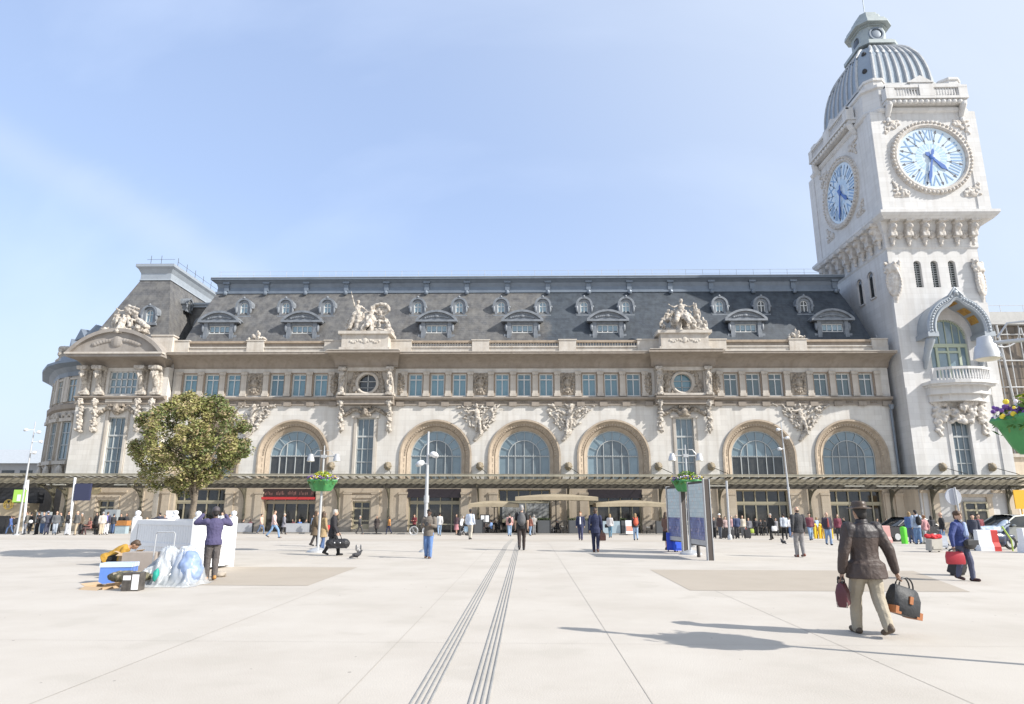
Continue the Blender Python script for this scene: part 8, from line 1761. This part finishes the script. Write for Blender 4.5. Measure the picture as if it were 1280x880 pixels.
for lb, px, tp, rz, tl, c, lg, hr, y in (
    ('person in a black puffer jacket right behind the olive grey jacket man', 36, 640, 20, 'coat', BLK, CHAR, 'dark', 60), ('person in a grey jumper between the helmet holder and the leaning one', 52, 639.5, 190, 'stand', (.20, .2, .21), JEAN, 'brown', 60),
    ('person in a dark anorak behind the bald man in a hoodie', 73.5, 640, 160, 'hoodwalk', (.04, .045, .05), BLK, 'dark', 61), ('person in brown tweed half hidden behind the elderly man', 100, 641, 150, 'idle', (.16, .12, .085), CHAR, 'grey', 61),
    ('woman in a long black coat between the bench and the cream jumper', 119, 640.5, 170, 'coatf', BLK, BLK, 'dark', 62), ('child-sized person in blue at the far left edge', 12, 644, 90, 'walk', (.07, .12, .3), JEAN, 'brown', 59), ('person in a dark cap by the grey cash machine', 140, 642, 0, 'capstand', CHAR, JEAN, 'dark', 63)):
    person(lb, px, 664, tp, rz, tl, c, lg, hair=hr, group=LG, y=y)
SG_ = 'people resting behind the wooden planter'
for lb, px, tp, rz, tl, c, lg, hr, y in (('blond person sitting behind the left end of the planter', 182, 643, -150, 'sitf', (.42, .30, .20), BEIGE, 'blond', 58), ('dark-haired person in navy stretching an arm behind the planter', 199, 640.5, 60, 'reach', (.03, .035, .06), NAVY, 'dark', 57), ('person in a navy striped top next to the white notice post', 204, 643, 170, 'talk', (.08, .07, .1), CHAR, 'brown', 58), ('man in a dark jacket sitting right of the white notice post', 221, 645, 180, 'sit', (.055, .055, .06), CHAR, 'brown', 57), ('man in a white shirt standing in the doorway behind the purple sweater', 276, 637.5, 170, 'shade', (.60, .62, .66), KHAKI, 'brown', 58), ('person in a dark coat right of the man in the white shirt', 285.5, 642.5, -100, 'coat', (.04, .04, .045), BLK, 'dark', 60)):
    person(lb, px, 664, tp, rz, tl, c, lg, hair=hr, group=SG_, y=y)
CG = 'guests seated at the cafe tables'
for lb, px, rz, tl, c, lg, hr, y in (('seated guest in brown with long hair by the dark menu stand', 604.5, -60, 'sitf', (.14, .08, .07), BLK, 'brown', 67.0), ('seated guest in a blue shirt at the dark menu stand', 614.5, 70, 'sit', (.16, .26, .48), BLK, 'dark', 66.9), ('seated guest in black right of the one in the blue shirt', 618.5, 160, 'sitf', BLK, BLK, 'dark', 68.0), ('seated guest in black left of the pink shirted backpacker', 624.5, 60, 'sitf', (.02, .02, .022), BLK, 'dark', 67.3), ('seated guest in a white top under the middle parasol', 686, -80, 'sitf', (.52, .50, .50), GREY, 'brown', 67.3), ('bald seated guest in black under the middle parasol', 698, 75, 'sit', (.03, .03, .035), BLK, 'grey', 67.3), ('seated guest in a bright blue top under the red sign band', 374, 170, 'sit', (.10, .22, .55), CHAR, 'blond', 67.4), ('seated guest in dark red under the red sign band', 366, 150, 'sitf', (.18, .06, .07), BLK, 'dark', 67.2), ('seated guest in black at the right of the red-band terrace', 381, -120, 'sit', CHAR, BLK, 'brown', 67.6), ('seated guest in dark clothes left on the terrace beyond the tree', 302, -70, 'sit', (.06, .045, .045), BLK, 'dark', 67.4), ('seated guest in maroon right on the terrace beyond the tree', 312.5, 60, 'sitf', (.12, .05, .06), BLK, 'brown', 67.6)):
    person(lb, px, 664, 0, rz, tl, c, lg, hair=hr, group=CG, y=y, H=1.7)
    chair(px, y, radians(rz), 'dark cafe chair under the ' + lb.replace('seated guest', 'guest'))
# pushchair
b_ = Vector((aty(577.5, 668, 60).x + .15, 60, gz(60))); E_ = empty('pushchair', b_, 'black pushchair before the woman in the print dress', 'pushchair', rz=.4); q = MB(); q.cap((-.05, 0, .5), .2, (.15, 0, .75), .18); q.ball((.2, 0, .9), (.25, .22, .2), 10, 7); put('seat', remesh(q, 'seat', M_BLACK, .04, 1), E_, (0, 0, 0)); q = MB()
for sy in (-.2, .2): q.tube([(-.4, sy, .18), (.1, sy, .6), (.45, sy, 1.05)], .02, 6); q.tube([(.3, sy, .18), (-.1, sy, .6)], .02, 6)
q.build('frame', M_GALV, E_, loc=(0, 0, 0))
for x in (-.4, .3):
    for sy in (-.22, .22): q = MB(); q.loft([[(x + r * cos(2 * pi * k / 16), sy + d_, .15 + r * sin(2 * pi * k / 16)) for k in range(16)] for r, d_ in ((.1, -.03), (.15, -.02), (.15, .02), (.1, .03))]); q.build('wheel', M_BLACK, E_, loc=(0, 0, 0))
q = MB(); q.ball((0, 0, 0), (.16, .14, .14), 12, 8); b_ = aty(38.5, 652, 56.3); tag(q.build('helmet', M_WHITE, None, True, (b_.x, 56.3, b_.z)), 'white helmet held beside the person in the black leather jacket', 'helmet')
